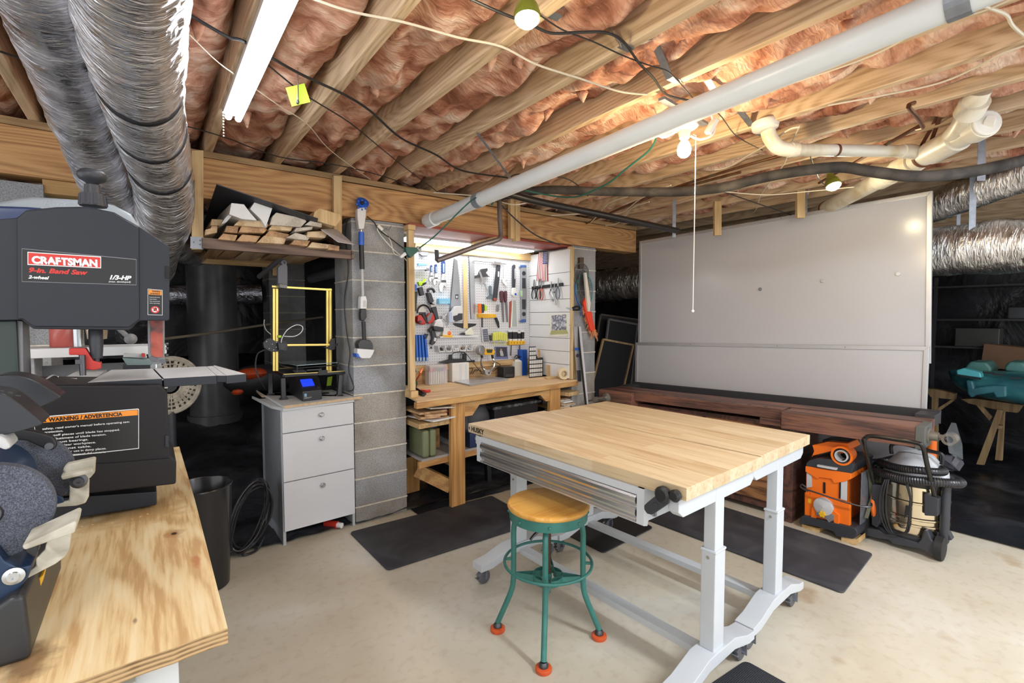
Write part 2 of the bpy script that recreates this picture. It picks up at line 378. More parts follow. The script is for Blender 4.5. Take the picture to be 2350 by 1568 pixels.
# black ground sheet and hung sheeting beyond the girder line
film = layered('black_polythene', (.006,.0065,.009), (.016,.017,.022), (.06,.06,.07), 2.2, .34, bmp=.7, dist=.05, det=5, pos=(.42,.6,.8))
filmg = layered('dusty_lit_polythene', (.012,.013,.017), (.035,.036,.044), (.13,.13,.145), 2.6, .4, bmp=.9, dist=.06, det=7, pos=(.4,.56,.76))  # black film lightened: grey dust plus tube light painted into the colour
def sheet(x0, x1, y0, y1, zf, amp, sc, name, n=90, thick=.004):
    b = MB(); 
    for j in range(n+1):
        for i in range(n+1):
            x = x0+(x1-x0)*i/n; y = y0+(y1-y0)*j/n; q = Vector((x*sc, y*sc, 1.7))
            wv = abs(noise.noise(q))+.5*abs(noise.noise(q*2.3))+.22*abs(noise.noise(q*5.1)); b.v.append(Vector((x, y, zf(x, y)+thick+amp*wv)))
    for j in range(n):
        for i in range(n): k = j*(n+1)+i; b.f.append((k, k+1, k+n+2, k+n+1))
    return struct(b.obj(name, filmg if x1 < 5 else film, smooth=180))
ramp_z = lambda x, y: max(0, .27*(y-3.75))*min(1, max(0, (2.2-x)/.9))
sheet(-2.9, 4.3, 3.3, 7.3, ramp_z, .05, 3.0, 'ground_sheet', 150)
sheet(1.54, 3.26, 3.2, 3.32, lambda x, y: 0, .012, 5, 'ground_sheet', 40)
sheet(4.3, 7.5, 3.3, 7.3, lambda x, y: 0, .02, 2.6, 'ground_sheet', 50)
sheet(4.32, 7.5, -1.2, 3.3, lambda x, y: 0, .03, 2.6, 'ground_sheet', 90)
struct(MB().box(-3, 7.6, 7.3, 7.36, 0, 2.655).obj('wall_far', film)); struct(MB().box(7.5, 7.56, -1.2, 7.3, 0, 2.655).obj('wall_right', film))
struct(MB().box(-2.96, -2.9, 3.3, 7.3, 0, 2.655).obj('wall_left', film))
# ================================================================ overhead: ducts, pipes, lights, cables
def ad(x, y, d): return CAM + ray(x, y)*d
foilA = foil('duct_foil_bright', (.88,.88,.92), (.5, 2.8, .5), .2, .17)
foilB = foil('duct_foil_dull', (.78,.79,.86), (.7, 2.0, .7), .35, .27)
foilC = foil('duct_foil_side', (.8,.78,.76), (.6, 2.4, .6), .3, .2)
strapm = flat('black_strap', (.012,.012,.016), .5)
def duct(name, path, rad, mat, label, sag=.03, pitch=.055, seed=0, straps=(), rings=230, group='foil wrapped flexible ducts', amp=1.0):
    P = spline([Vector(p) for p in path], 24); L = [0]
    for a, b in zip(P[:-1], P[1:]): L.append(L[-1]+(b-a).length)
    T = L[-1]
    def at(s):
        for i in range(len(L)-1):
            if s <= L[i+1]: t = (s-L[i])/max(1e-9, L[i+1]-L[i]); return P[i].lerp(P[i+1], t)
        return P[-1]
    b = MB(); n = 56; t0 = None; N = rings
    def frame(s, t0):
        d = (at(min(T, s+.02))-at(max(0, s-.02))).normalized(); t0 = Vector((1,0,0)) if t0 is None else t0
        t0 = (t0-d*t0.dot(d)).normalized(); return d, t0, d.cross(t0)
    R_ = lambda s: rad[0]+(rad[1]-rad[0])*s/T
    for k in range(N+1):
        s = T*k/N; p = at(s); d, t0, g = frame(s, t0); r = R_(s)
        for i in range(n):
            th = 2*math.pi*i/n; e = t0*math.cos(th)+g*math.sin(th); q = Vector((math.cos(th)*1.5, math.sin(th)*1.5, s*11+seed))
            w1 = abs(noise.noise(Vector((q.x*.8, q.y*.8, s*30+seed)))); w2 = noise.noise(q*Vector((1.0,1.0,1.2))); w3 = noise.noise(Vector((q.x*5, q.y*5, s*26)))
            lob = .03*math.sin(s/pitch*.5+seed); dr = amp*(.05*w1 + .05*w2 + .025*w3 + lob*.5)
            for ss, ww in straps:
                dr -= .05*math.exp(-((s-ss)/.025)**2)
            b.v.append(p + e*r*(1+dr) - Vector((0,0,sag*max(0, -e.z)*.3)))
    for k in range(N):
        for i in range(n): j = (i+1) % n; b.f.append((b_(k, i, n), b_(k, j, n), b_(k+1, j, n), b_(k+1, i, n)))
    o = b.obj(name, mat, smooth=180); tag(o, label, 'duct', group)
    for ss, ww in straps:
        d, t0, g = frame(ss, Vector((1,0,0))); p = at(ss); c = MB(); m = 40; r = R_(ss)*.975
        for off in (-ww/2, ww/2):
            for rr in (r*1.03, r*.97):
                for i in range(m):
                    th = 2*math.pi*i/m; e = t0*math.cos(th)+g*math.sin(th); c.v.append(p+d*(off)+e*rr-Vector((0,0,sag*max(0,-e.z)*.3)))
        for i in range(m):
            j = (i+1) % m
            for a, q in ((0,1),(1,3),(3,2),(2,0)): c.f.append((a*m+i, a*m+j, q*m+j, q*m+i))
        c.obj('strap', strapm, o)
    return o
def b_(k, i, n): return k*n+i
duct('flexible_duct', [(-.03,-.4,2.245),(-.02,.6,2.235),(-.012,1.5,2.22),(.0,2.0,2.205),(.035,2.45,2.17),(.075,2.8,2.09),(.08,3.1,1.98),(.03,3.6,1.82),(-.04,4.4,1.58),(-.1,5.2,1.3)], (.116,.124), foilA,
     'large silver foil duct with black straps, nearest under the ceiling', straps=((2.35,.02),(2.72,.02),(3.05,.016)), seed=1, rings=420, sag=.1)
duct('flexible_duct', [(-.2,-.4,2.3),(-.195,.8,2.295),(-.19,2.0,2.285),(-.18,2.6,2.23),(-.1,3.25,2.02),(.06,3.8,1.97),(.3,4.5,1.97)], (.102,.108), foilB,
     'dull stained foil duct running left of the strapped silver duct', seed=5, rings=300)
duct('flexible_duct', [(4.58,-.6,1.93),(4.57,.3,1.93),(4.55,1.2,1.93),(4.5,2.4,1.9),(4.45,3.6,1.86),(4.45,5.2,1.8)], (.165,.19), foilC,
     'level silver foil duct passing behind the whiteboard', seed=9, rings=300)
duct('flexible_duct', [(5.1,2.2,2.05),(4.8,1.5,2.16),(4.62,1.0,2.27),(4.5,.55,2.37),(4.4,.1,2.44)], (.1,.115), foilC,
     'slanting silver foil duct above the level one at right', seed=14, rings=200)
duct('flexible_duct', [(-2.2,6.6,1.0),(-.5,6.6,1.62),(.6,6.55,1.72),(1.1,6.5,1.75)], (.11,.11), foilB, 'distant dim foil duct behind the round concrete pier', seed=20, rings=120)
# ---- long white drain pipe
pvc = flat('white_pvc', (.72,.76,.78), .3, var=.03); pvcy = layered('aged_pvc', (.6,.5,.33), (.75,.7,.58), (.8,.77,.68), 6, .35, bmp=0)
A_, B_ = az(2150,20,2.29), ay(985,507,3.235); D_ = (A_-B_).normalized()
t = thing('drain_pipe', B_, 'long thick white pipe slanting across the ceiling', 'pipe')
MB().cyl(B_+D_*.1, A_+D_*2.2, .044, n=32).obj('pipe', pvc, t)
MB().lathe(B_-D_*.02, D_, [(0,.044),(.0,.052),(.11,.052),(.115,.045)], 32).obj('coupling', pvc, t)
b = MB(); 
for k in range(14):
    a0 = 2*math.pi*k/20-2.6; a1 = 2*math.pi*(k+1)/20-2.6; e = D_.orthogonal().normalized(); g = D_.cross(e); q = A_+D_*.02
    b.prism([q+(e*math.cos(a)+g*math.sin(a))*rr for a, rr in ((a0,.0455),(a1,.0455),(a1,.048),(a0,.048))], D_*.05)
b.obj('strap', galv, t)
b = MB().beam(A_+Vector((0,0,.03)), A_+Vector((.03,.05,.13)), .04, .003); b.obj('hanger_tab', galv, t)
b = MB()
for k in range(5):
    q = ad(1213, 432, 1)*0+B_+D_*(.62+.012*k)
    b.lathe(q, D_, [(0,.0445),(.0,.048),(.007,.048),(.007,.0445)], 24)
b.obj('wire_wrap', flat('grey_wire', (.25,.27,.32), .4), t)
# ---- toilet drain assembly of aged pvc
t = thing('waste_pipe', ad(2110,375,2.3), 'cream plastic waste pipe assembly with capped end and side branch', 'pipe')
P0, P2 = ad(2262,284,2.2), ad(1885,484,3.85); P1 = P0.lerp(P2,.28); P3 = P2+(P2-P0)*.5
MB().cyl(P0, P3, .053, n=28).obj('main_pipe', pvcy, t)
dd = (P1-P0).normalized(); b = MB()
for q0, L in ((0,.07),(.17,.2),(.5,.16),(.74,.11)): b.lathe(P0+dd*q0, dd, [(0,.054),(0,.062),(L,.062),(L,.054)], 28)
b.obj('fitting', pvcy, t)
b = MB().lathe(P0, -dd, [(0,.057),(.012,.057),(.018,.05)], 28); q = P0-dd*.018; b.rbox(q-dd*.008, (.035,.035,.035), (.3,.4,.2)); b.obj('clean_out_cap', offw, t, bevel=.002)
MB().tube([ad(2247,208,2.12), ad(2232,240,2.17), ad(2208,288,2.28), ad(2188,312,2.38)], .045, 24, 6).obj('riser_pipe', pvcy, t)
MB().lathe(ad(2238,232,2.15), (ad(2200,300,2.3)-ad(2242,222,2.14)), [(0,.048),(0,.056),(.07,.056),(.07,.048)], 24).obj('coupling', pvcy, t)
MB().tube([ad(1762,300,2.4), ad(1768,318,2.4), ad(1785,338,2.4), ad(1810,344,2.4), ad(1830,344,2.4)], .034, 20, 6).obj('elbow', pvcy, t)
MB().cyl(ad(1805,344,2.4), ad(2080,347,2.6), .0305, n=24).obj('branch_pipe', pvcy, t)
b = MB(); e = (ad(2080,347,2.6)-ad(1805,344,2.4)).normalized(); b.lathe(ad(1812,344,2.4), e, [(0,.03),(0,.036),(.035,.036),(.035,.03)], 24); b.lathe(ad(2068,347,2.59), e, [(0,.03),(0,.037),(.05,.037),(.05,.03)], 24); b.obj('coupling', pvcy, t)
MB().tube([ad(2078,347,2.6), ad(2100,350,2.62), ad(2112,362,2.66), ad(2108,378,2.7)], .038, 20, 6).obj('bend', pvcy, t)
MB().lathe(ad(1757,300,2.4), (ad(1757,280,2.4)-ad(1759,305,2.4)), [(0,.035),(.008,.058),(.03,.065),(.045,.06),(.048,.0)], 32).obj('test_cap', offw, t)
rust = flat('rusty_strap', (.16,.06,.03), .7, .3)
b = MB(); b.lathe(P0+dd*.42, dd, [(0,.0545),(0,.058),(.018,.058),(.018,.0545)], 24); b.obj('hanger_strap', rust, t); b = MB(); b.beam(P0+dd*.43+Vector((0,.02,.045)), ad(2155,262,2.35), .018, .002).beam(P0+dd*.43+Vector((0,-.02,.045)), ad(2160,262,2.33), .018, .002); b.obj('hanger_leg', rust, t); b = MB()
e2 = ad(1805,344,2.4).lerp(ad(2080,347,2.6),.38); b.lathe(e2, e, [(0,.0295),(0,.032),(.015,.032),(.015,.0295)], 20); b.obj('hanger_strap', rust, t); b = MB(); q=P2-(P2-P0).normalized()*.1; b.lathe(q, (P2-P0), [(0,.0545),(0,.058),(.018,.058),(.018,.0545)], 24)
b.obj('hanger_strap', rust, t)
# ---- insulated line, iron and copper pipes
foam = layered('foam_insulation', (.02,.018,.017), (.045,.04,.036), (.08,.07,.06), 9, .8, bmp=.2)
one(MB().tube([ad(1120,455,3.3), ad(1190,444,3.25), ad(1260,436,3.15), ad(1400,440,3.0), ad(1560,440,2.85), ad(1660,430,2.7), ad(1750,408,2.6), ad(1840,392,2.5), ad(1930,384,2.45), ad(2000,394,2.4), ad(2100,405,2.33), ad(2200,398,2.3), ad(2300,380,2.28), ad(2420,350,2.25)], .027, 16, 8), 'insulated_pipe', foam, 'thick sagging black foam insulated line below the ceiling', 'pipe')
one(MB().tube([ad(1150,440,3.1), ad(1240,464,3.2), ad(1400,497,3.5), ad(1555,530,3.95)], .024, 14, 5), 'gas_pipe', flat('black_iron', (.02,.018,.017), .35, .3), 'straight black iron pipe sloping down to the whiteboard', 'pipe')
copper = layered('old_copper', (.12,.05,.025), (.22,.1,.05), (.1,.2,.16), 14, .4, metal=.7, bmp=0, pos=(.3,.55,.75))
for pts, lab in (([az(1880,420,2.36), az(2090,300,2.36), az(2105,296,2.35), az(2118,292,2.34)], 'thin dark copper water pipe right of the ceiling bulb'),
                 ([az(2118,292,2.34), az(2108,272,2.34), az(2085,245,2.34), az(2098,236,2.38)], 'short green stained copper offset pipe under a joist'),
                 ([az(1330,520,2.36), az(1480,455,2.36), az(1660,395,2.36), az(1800,355,2.37)], 'long thin copper pipe beyond the sagging black line'),
                 ([az(1360,505,2.34), az(1500,450,2.34), az(1560,432,2.34), az(1700,395,2.35)], 'thin copper pipe nearest the black iron pipe')):
    one(MB().tube(pts, .009, 8, 4), 'copper_pipe', copper, lab, 'pipe', 'copper water pipes overhead')
# ---- 8 ft tube fixture
L0, L1 = az(511,262,2.385), az(553,268,2.385); lx0, lx1 = .302, .378; ly = 2.6
t = thing('tube_light', (.34, ly, 2.41), 'glowing white strip light running along the ceiling joist', 'light fixture')
MB().box(lx0-.004, lx1+.004, .2, ly, 2.385, 2.41).obj('housing', white, t, bevel=.003)
tm = emis('tube_glow', (.9,.96,1.0), TUBE_W)
for x in (lx0+.018, lx1-.018): MB().cyl((x, .22, 2.372), (x, ly-.01, 2.372), .0135, n=14).obj('tube', tm, t)
b = MB(); p = Vector((lx0-.005, ly-.03, 2.38))
for k in range(9): b.ball(p-Vector((0,0,.013*k)), .0045, 6)
b.obj('pull_chain', offw, t)
p = ad(683, 150, 1.87); t = thing('pull_chain', (p.x, p.y, 2.4), 'beaded pull chain hanging from the ceiling at left', 'chain')
b = MB(); q = ad(683, 234, 1.87); b.tube([(p.x, p.y, 2.42), q], .0016, 6)
for k in range(46): z = 2.41-k*(2.41-q.z)/45; b.ball((p.x, p.y, z), .0032, 6)
b.obj('beads', steel, t); MB().ball(q, .007, 8, (1,1,1.4)).obj('end_knob', dsteel, t)
q0 = ad(684, 218, 1.885); S = Plane(q0, -37+8)
b = MB().puv(S, [(-.052*math.cos(a)*1.0, .052*math.sin(a)) for a in (R(28),R(118),R(208),R(298))], -.0006, .0002); one(b, 'sticky_note', lime, 'lime yellow sticky note stuck on the pull chain', 'note')
# ---- bare bulb on porcelain holder
BP = ad(1570, 342, 2.2); t = thing('bulb_holder', (BP.x, BP.y, 2.41), 'bare lit bulb in white porcelain holder with a pull cord', 'light fixture')
porc = flat('porcelain', (.75,.72,.64), .25)
MB().lathe((BP.x, BP.y, 2.33), (0,0,-1), [(0,.035),(0,.057),(.012,.06),(.02,.05),(.03,.028),(.062,.022),(.064,.018)], 28).obj('porcelain_base', porc, t)
MB().lathe((BP.x, BP.y, 2.375), (0,0,-1), [(0,.05),(.045,.05)], 8).obj('junction_box', galv, t, bevel=.003)
MB().beam((BP.x-.2, BP.y-.02, 2.385), (BP.x+.2, BP.y+.02, 2.385), .03, .012).obj('mounting_bar', galv, t)
MB().lathe((BP.x, BP.y, 2.268), (0,0,-1), [(0,.013),(.012,.015),(.03,.026),(.05,.031),(.07,.028),(.083,.016),(.087,.003)], 24).obj('bulb', emis('bulb_glow', (1,.82,.5), BULB_W), t)
point('bulb_light', (BP.x, BP.y, 2.14), 8, (1,.74,.42), .035)
q = ad(1590, 714, 2.22); p0 = Vector((q.x, q.y, 2.275)); b = MB().tube([p0+Vector((-.02,0,0)), p0, q], .0022, 6); b.obj('pull_cord', offw, t); MB().ball(q, .007, 8).obj('cord_knob', offw, t)
b = MB(); b.tube([Vector((BP.x-.05,BP.y,2.3)), Vector((BP.x-.12,BP.y+.03,2.26)), Vector((BP.x-.17,BP.y+.05,2.3))], .01, 8, 5); b.obj('plug', offw, t)
b = MB(); b.rbox(ad(1633,290,2.2), (.02,.03,.07), (.3,.4,0)); b.tube([Vector((BP.x+.05,BP.y,2.29)), ad(1610,320,2.2), ad(1640,300,2.2), ad(1625,240,2.2)], .005, 8, 5); b.obj('cord_plug', offw, t)
# ---- green clamp lamps
def clamp_lamp(x, y, d, s, lab, on, vec):
    c = ad(x, y, d); t = thing('clamp_lamp', c, lab, 'lamp', 'green clip lamps on the joists'); v = Vector(vec).normalized()
    MB().lathe(c, -v, [(0,.036*s),(.012*s,.038*s),(.035*s,.032*s),(.055*s,.02*s),(.075*s,.014*s)], 22, caps=False).obj('shade', flat('olive_shade', (.17,.2,.02), .3), t)
    MB().lathe(c-v*.002, v, [(-.02*s,.02*s),(-.005,.034*s),(.006*s,.034*s),(.018*s,.022*s),(.022*s,.002)], 20).obj('bulb', emis('flood_glow', (1,.93,.66), on), t)
    b = MB().beam(c-v*.075*s, c-v*.12*s+Vector((.01,.01,.02)), .02, .012); b.obj('clip', flat('leaf_green', (.15,.35,.03), .4), t, bevel=.002)
    point('clamp_light', c+v*.045, 2.2, (1,.85,.55), .03); return t
clamp_lamp(1210, 44, 1.36, 1.0, 'small green clip lamp lit at the top centre of the ceiling', 14, (-.05,-.1,-1))
clamp_lamp(1913, 427, 2.95, 1.15, 'small green clip lamp lit above the whiteboard', 10, (-.2,-.35,-1))
# ---- joist bridging straps
def strut(a, b_, lab):
    t = MB().beam(a, b_, .03, .003); d = (Vector(b_)-Vector(a)).normalized()
    t.beam(Vector(b_)-d*.002, Vector(b_)+Vector((.05,-.005,-.001)), .032, .003)
    one(t, 'joist_brace', galv, lab, 'brace', 'steel joist braces')
strut(az(1352,-8,2.60), az(1425,105,2.405), 'grey steel joist brace right of the nearest green clip lamp')
strut(az(1500,92,2.5), az(1537,180,2.405), 'grey steel joist brace between the clip lamp and the bulb')
strut(az(1612,165,2.47), az(1650,225,2.41), 'grey steel joist brace just above the white drain pipe')
strut(az(1685,238,2.47), az(1738,305,2.40), 'grey steel joist brace beside the round waste pipe cap')
strut(az(1440,108,2.42), az(1505,90,2.5), 'short steel joist brace meeting the sloping one')
strut(az(1300,15,2.5), az(1255,30,2.42), 'short steel joist brace behind the green clip lamp')
b = MB().beam(az(1095,305,2.4), ad(1178,418,2.9), .014, .002); one(b, 'pipe_hanger', galv, 'long thin steel strap holding the white drain pipe', 'strap')
# ---- hanging timbers and straps above the boards
def stub(x0, x1, ya, yb, d, mat, lab, name='hanging_post', th=.03):
    S = Plane(ad((x0+x1)/2, yb, d), -37); bb = MB().ppx(S, [(x0,ya),(x1,ya),(x1,yb),(x0,yb)], -th, 0); zt = max(v.z for v in bb.v)
    for v in bb.v:
        if v.z > zt-.02: v.z = max(v.z, 2.43)
    one(bb, name, mat, lab, 'post' if name == 'hanging_post' else 'strap', bevel=.001)
stub(1640, 1656, 462, 540, 4.1, pinez, 'short pine post hanging above the whiteboard left half')
stub(1830, 1848, 405, 500, 3.7, pinez, 'short pine post hanging behind the cream waste pipe')
stub(1543, 1551, 488, 545, 4.0, galv, 'thin steel strap above the left end of whiteboard', 'metal_strap', .003)
stub(1845, 1853, 452, 490, 3.7, galv, 'thin steel strap above the middle of whiteboard', 'metal_strap', .003)
stub(2222, 2238, 480, 600, 3.25, galv, 'steel strap wrapped down the level duct at right', 'metal_strap', .003)
stub(2195, 2204, 480, 520, 3.5, galv, 'short steel strap behind the level duct strap', 'metal_strap', .003)
stub(2243, 2262, 340, 415, 2.6, galv, 'steel duct hanger beside the sagging black line', 'metal_strap', .003)
# ---- cables clipped under the joists
rom = flat('white_cable', (.66,.6,.48), .45, var=.03); blkc = flat('black_cable', (.015,.015,.017), .45); grc = flat('green_cable', (.01,.09,.07), .45)
def cable(pts, mat, lab, r=.0035, z=2.4, k=6):
    P = []
    for i, p in enumerate(pts):
        if len(p) == 3: P.append(ad(*p))
        else: P.append(az(p[0], p[1], z) - Vector((0,0,.004*(i % 2))))
    return one(MB().tube(P, r, 7, k), 'cable', mat, lab, 'cable', 'cables strung below the ceiling')
cable([(700,-10),(800,22),(930,52),(1050,83),(1150,107),(1230,145),(1330,180),(1420,207),(1485,217)], rom, 'white cable crossing the joists near the top centre', .0042)
cable([(1485,217,2.3),(1500,240,2.3),(1508,275,2.28)], rom, 'short white cable dropping onto the drain pipe', .0042)
cable([(1060,-12),(1140,22),(1215,55),(1265,73),(1330,74),(1390,72),(1430,95),(1465,140),(1500,180),(1530,215),(1590,232)], blkc, 'black cable looping below the nearest green clip lamp', .0045)
cable([(1230,28),(1290,65),(1360,95),(1430,125),(1490,150),(1530,160),(1560,190),(1600,232),(1650,262),(1690,310),(1750,345)], blkc, 'thin black cable between the clip lamp and waste pipe', .0025)
cable([(425,28),(520,80),(560,95),(640,140),(700,175),(790,215),(850,255),(920,315),(1000,355),(1060,390),(1165,408)], blkc, 'long black cable crossing behind the strip light', .0055)
cable([(610,145),(700,215),(800,280),(870,335),(930,385),(1005,440)], blkc, 'thinner black cable to the right of the sticky note', .003)
cable([(435,80),(500,140),(560,185),(640,240),(705,285),(760,345),(850,412)], rom, 'thin white cable behind the strip light end', .0022)
cable([(0,118),(50,132),(110,146),(160,155)], blkc, 'black cable at the far left of ceiling', .004)
cable([(430,290),(520,315),(640,360),(760,375),(870,402),(960,432)], blkc, 'black cable running just above the girder', .003)
cable([(995,442,3.4),(1060,447,3.35),(1110,452,3.3),(1180,470,3.2),(1225,455,3.2),(1170,440,3.2)], rom, 'white cables bundled at the drain pipe', .004)
cable([(2400,-40),(2260,20),(2140,55),(2000,125),(1820,190),(1700,225)], rom, 'white cable following the drain pipe', .0042, 2.38)
cable([(2225,0),(2270,15),(2310,35),(2330,62),(2400,120)], rom, 'flat white cable in the upper right corner', .005, 2.38)
cable([(2400,90),(2300,120),(2240,155),(2150,190),(2020,220),(1900,240)], rom, 'white cable along the joist at upper right', .004, 2.4)
cable([(1640,390),(1670,382),(1720,355),(1760,330),(1810,298),(1835,290)], rom, 'white cable passing behind the waste pipe elbow', .0045, 2.37)
cable([(1835,290),(1815,330),(1800,375),(1770,412),(1745,450),(1735,480),(1722,494)], rom, 'white cable dangling over the middle of whiteboard', .0035, 2.37)
cable([(1350,443),(1500,432),(1620,428),(1740,412)], rom, 'white cable lying on the sagging black line', .005, 2.3)
cable([(1660,440),(1760,446),(1850,440),(1960,428)], rom, 'white cable under the second green clip lamp', .0035, 2.3)
cable([(1265,495),(1330,490),(1420,490),(1470,455),(1540,425)], rom, 'white cable above the girder right half', .004, 2.3)
cable([(1355,512),(1375,490),(1400,465),(1440,450)], rom, 'white cable end bent up above the girder', .004, 2.3)
cable([(1390,518),(1420,510),(1450,478),(1490,462)], rom, 'white cable end nearest the black iron pipe', .004, 2.3)
cable([(1660,440),(1750,470),(1850,505)], blkc, 'thin black cable reaching behind the whiteboard', .004, 2.3)
cable([(1860,360),(1880,410),(1895,425)], blkc, 'thin black cable to the second clip lamp', .003, 2.3)
cable([(1508,312,2.45),(1490,345,2.5),(1440,385,2.6),(1400,418,2.7),(1360,438,2.8),(1320,452,2.9),(1270,450,3.0),(1205,437,3.0)], grc, 'dark green cord sagging below the drain pipe', .005)
cable([(1175,418,3.02),(1150,432,2.98),(1135,460,2.98),(1128,470,3.0)], grc, 'dark green cord wrapped around the drain pipe', .005)
cable([(1100,450,3.0),(1080,462,2.98),(1050,490,3.0),(1000,540,3.05),(962,570,3.1)], grc, 'dark green cord dropping to the green plug', .0045)
cable([(1150,470,3.2),(1185,505,3.26),(1230,540,3.3),(1285,562,3.4)], blkc, 'black cable bowing over the girder face', .005)
cable([(1350,450,3.3),(1300,410,3.3),(1195,400,3.2),(1170,408,3.1)], blkc, 'black cable end beyond the drain pipe', .004)
# ================================================================ butcher block tables, stool, mats
def butcher():
    m, nt, b = base('butcher_block', .42); mp = coords(nt, (1,1,1), rot=(0,0,R(90))); br = nn(nt, 'ShaderNodeTexBrick'); br.inputs['Scale'].default_value = 1
    br.inputs['Brick Width'].default_value = .42; br.inputs['Row Height'].default_value = .044; br.inputs['Mortar Size'].default_value = 0.0; br.offset = .37; br.offset_frequency = 3
    br.inputs['Color1'].default_value = (.66,.54,.36,1); br.inputs['Color2'].default_value = (.56,.42,.25,1); nt.links.new(mp.outputs[0], br.inputs[0])
    mp2 = coords(nt, (16, .9, 16)); n = nn(nt, 'ShaderNodeTexNoise'); n.inputs['Scale'].default_value = 3; n.inputs['Detail'].default_value = 7; n.inputs['Distortion'].default_value = .7; nt.links.new(mp2.outputs[0], n.inputs[0])
    r = ramp(nt, [(.3, (.74,.62,.46)), (.52, (1,1,1))]); nt.links.new(n.outputs[0], r.inputs[0])
    mx = nn(nt, 'ShaderNodeMix', data_type='RGBA', blend_type='MULTIPLY'); mx.inputs[0].default_value = .8; nt.links.new(br.outputs[0], mx.inputs[6]); nt.links.new(r.outputs[0], mx.inputs[7])
    nt.links.new(mx.outputs[2], b.inputs['Base Color']); return m
bb = butcher(); ral = flat('light_grey_steel', (.54,.57,.6), .32, 0, .02)
brand = flat('burnt_mark', (.03,.02,.012), .7)
def leg_set(t, M, W, L, ys):
    for y in ys:
        b = MB(); prof = [(-.01,.085),(-.01,.122),(.07,.13),(.2,.168),(.4,.168),(.51,.13),(W,.122),(W,.085),(.53,.085),(.4,.118),(.2,.118),(.07,.085)]
        b.prism([(x, y-.042, z) for x, z in prof], (0,.084,0)); b.xf(M); b.obj('foot', ral, t, bevel=.004)
        b = MB().box(W/2-.04, W/2+.04, y-.03, y+.03, .165, .56); b.box(W/2-.043, W/2+.043, y-.033, y+.033, .55, .562); b.xf(M); o = b.obj('leg', ral, t, bevel=.006)
        b = MB().box(W/2-.034, W/2+.034, y-.024, y+.024, .5, .812); b.xf(M); b.obj('inner_column', ral, o, bevel=.005)
        b = MB(); b.cyl((W/2-.041, y, .53), (W/2-.044, y, .53), .006, n=10); b.xf(M); b.obj('screw', steel, o)
        for x in (.035, W-.05):
            b = MB().lathe((x, y-.014, .037), (0,1,0), [(0,.03),(.003,.037),(.025,.037),(.028,.03)], 24); b.xf(M); c = b.obj('caster', flat('grey_tread', (.1,.1,.11), .5), t)
            b = MB().box(x-.03, x+.03, y-.03, y+.03, .08, .086); b.beam((x, y-.02, .08), (x, y-.02, .03), .026, .003, (1,0,0)); b.beam((x, y+.02, .08), (x, y+.02, .03), .026, .003, (1,0,0))
            b.cyl((x, y-.026, .037), (x, y+.026, .037), .006, n=10); b.rbox((x-.03, y, .06), (.03, .025, .004), (0,-.6,0)); b.rbox((x-.04, y, .035), (.016,.028,.004), (0,.3,0)); b.xf(M); b.obj('caster_fork', galv, c)
    b = MB().box(W/2-.025, W/2+.03, ys[0]+.03, ys[1]-.03, .105, .135); b.box(W/2+.026, W/2+.03, ys[0]+.03, ys[1]-.03, .085, .135); b.xf(M); b.obj('stretcher', ral, t, bevel=.003)
    b = MB()
    for y in ys:
        b.prism([(x, y-.022, z) for x, z in ((-.0,.775),(.0,.82),(W,.82),(W,.775),(W-.03,.752),(.03,.752))], (0,.044,0))
    b.box(W*.25-.02, W*.25+.02, ys[0]+.02, ys[1]-.02, .775, .82).box(W*.75-.02, W*.75+.02, ys[0]+.02, ys[1]-.02, .775, .82)
    b.xf(M); b.obj('top_frame', ral, t, bevel=.004)
TT = .872
MA = Matrix.Translation((1.445,.93,0)) @ Matrix.Rotation(R(2.6), 4, 'Z'); WA, LA = .575, 1.31
t = thing('adjustable_table', (1.445,.93,0), 'butcher block table with two silver drawers, nearest the green stool', 'table', 'wood topped adjustable tables')
b = MB().box(0, WA, 0, LA, TT-.048, TT); b.xf(MA); b.obj('table_top', bb, t, bevel=.003)
leg_set(t, MA, WA, LA, (.05, 1.22))
b = MB(); dy0, dy1 = .165, 1.21
b.box(.02, .5, dy0, dy0+.004, .70, .822).box(.02, .5, dy1-.004, dy1, .70, .822).box(.02, .5, dy0, dy1, .698, .702).box(.49, .5, dy0, dy1, .7, .822)
for y in (dy0-.004, dy1-.03): b.prism([(-.012, y, .824), (-.012, y, .688), (.012, y, .682), (.045, y, .824)], (0,.034,0))
b.box(-.01, .03, dy0, dy1, .795, .824).box(-.008, .02, dy0, dy1, .686, .692); b.xf(MA); cab = b.obj('drawer_cabinet', ral, t, bevel=.002)
for z in (.747, .70):
    b = MB(); prof = [(.02,z+.046),(-.004,z+.044),(-.012,z+.036),(-.014,z+.024),(-.009,z+.012),(.002,z+.008),(-.016,z-.002),(-.016,z-.006),(.02,z-.004)]
    b.prism([(x, dy0+.032, zz) for x, zz in prof], (0, dy1-dy0-.064, 0)); b.xf(MA); o = b.obj('drawer', chrome, t, smooth=30)
    b = MB().prism([(x+.001 if x > 0 else x-.001, dy0+.028, zz) for x, zz in prof[:6]], (0,.006,0)).prism([(x, dy1-.034, zz) for x, zz in prof[:6]], (0,.006,0)); b.xf(MA); b.obj('end_cap', black, o)
b = MB()
for z in (.765, .715):
    b.box(.055, .067, dy0-.006, dy0-.003, z-.009, z+.009); b.box(.045, .05, dy0-.006, dy0-.003, z-.006, z-.001)
b.xf(MA); b.obj('side_slot', mgrey, cab)
b = MB(); b.lathe((-.012,.075,.835), (-1,0,0), [(-.02,.008),(0,.009),(.0,.026),(.006,.029),(.022,.029),(.03,.021),(.03,.0)], 14); b.lathe((-.012,.03,.842), (-1,0,0), [(-.01,.006),(.0,.02),(.016,.022),(.024,.015),(.024,0)], 12); b.xf(MA); cr = b.obj('crank_handle', black, t)
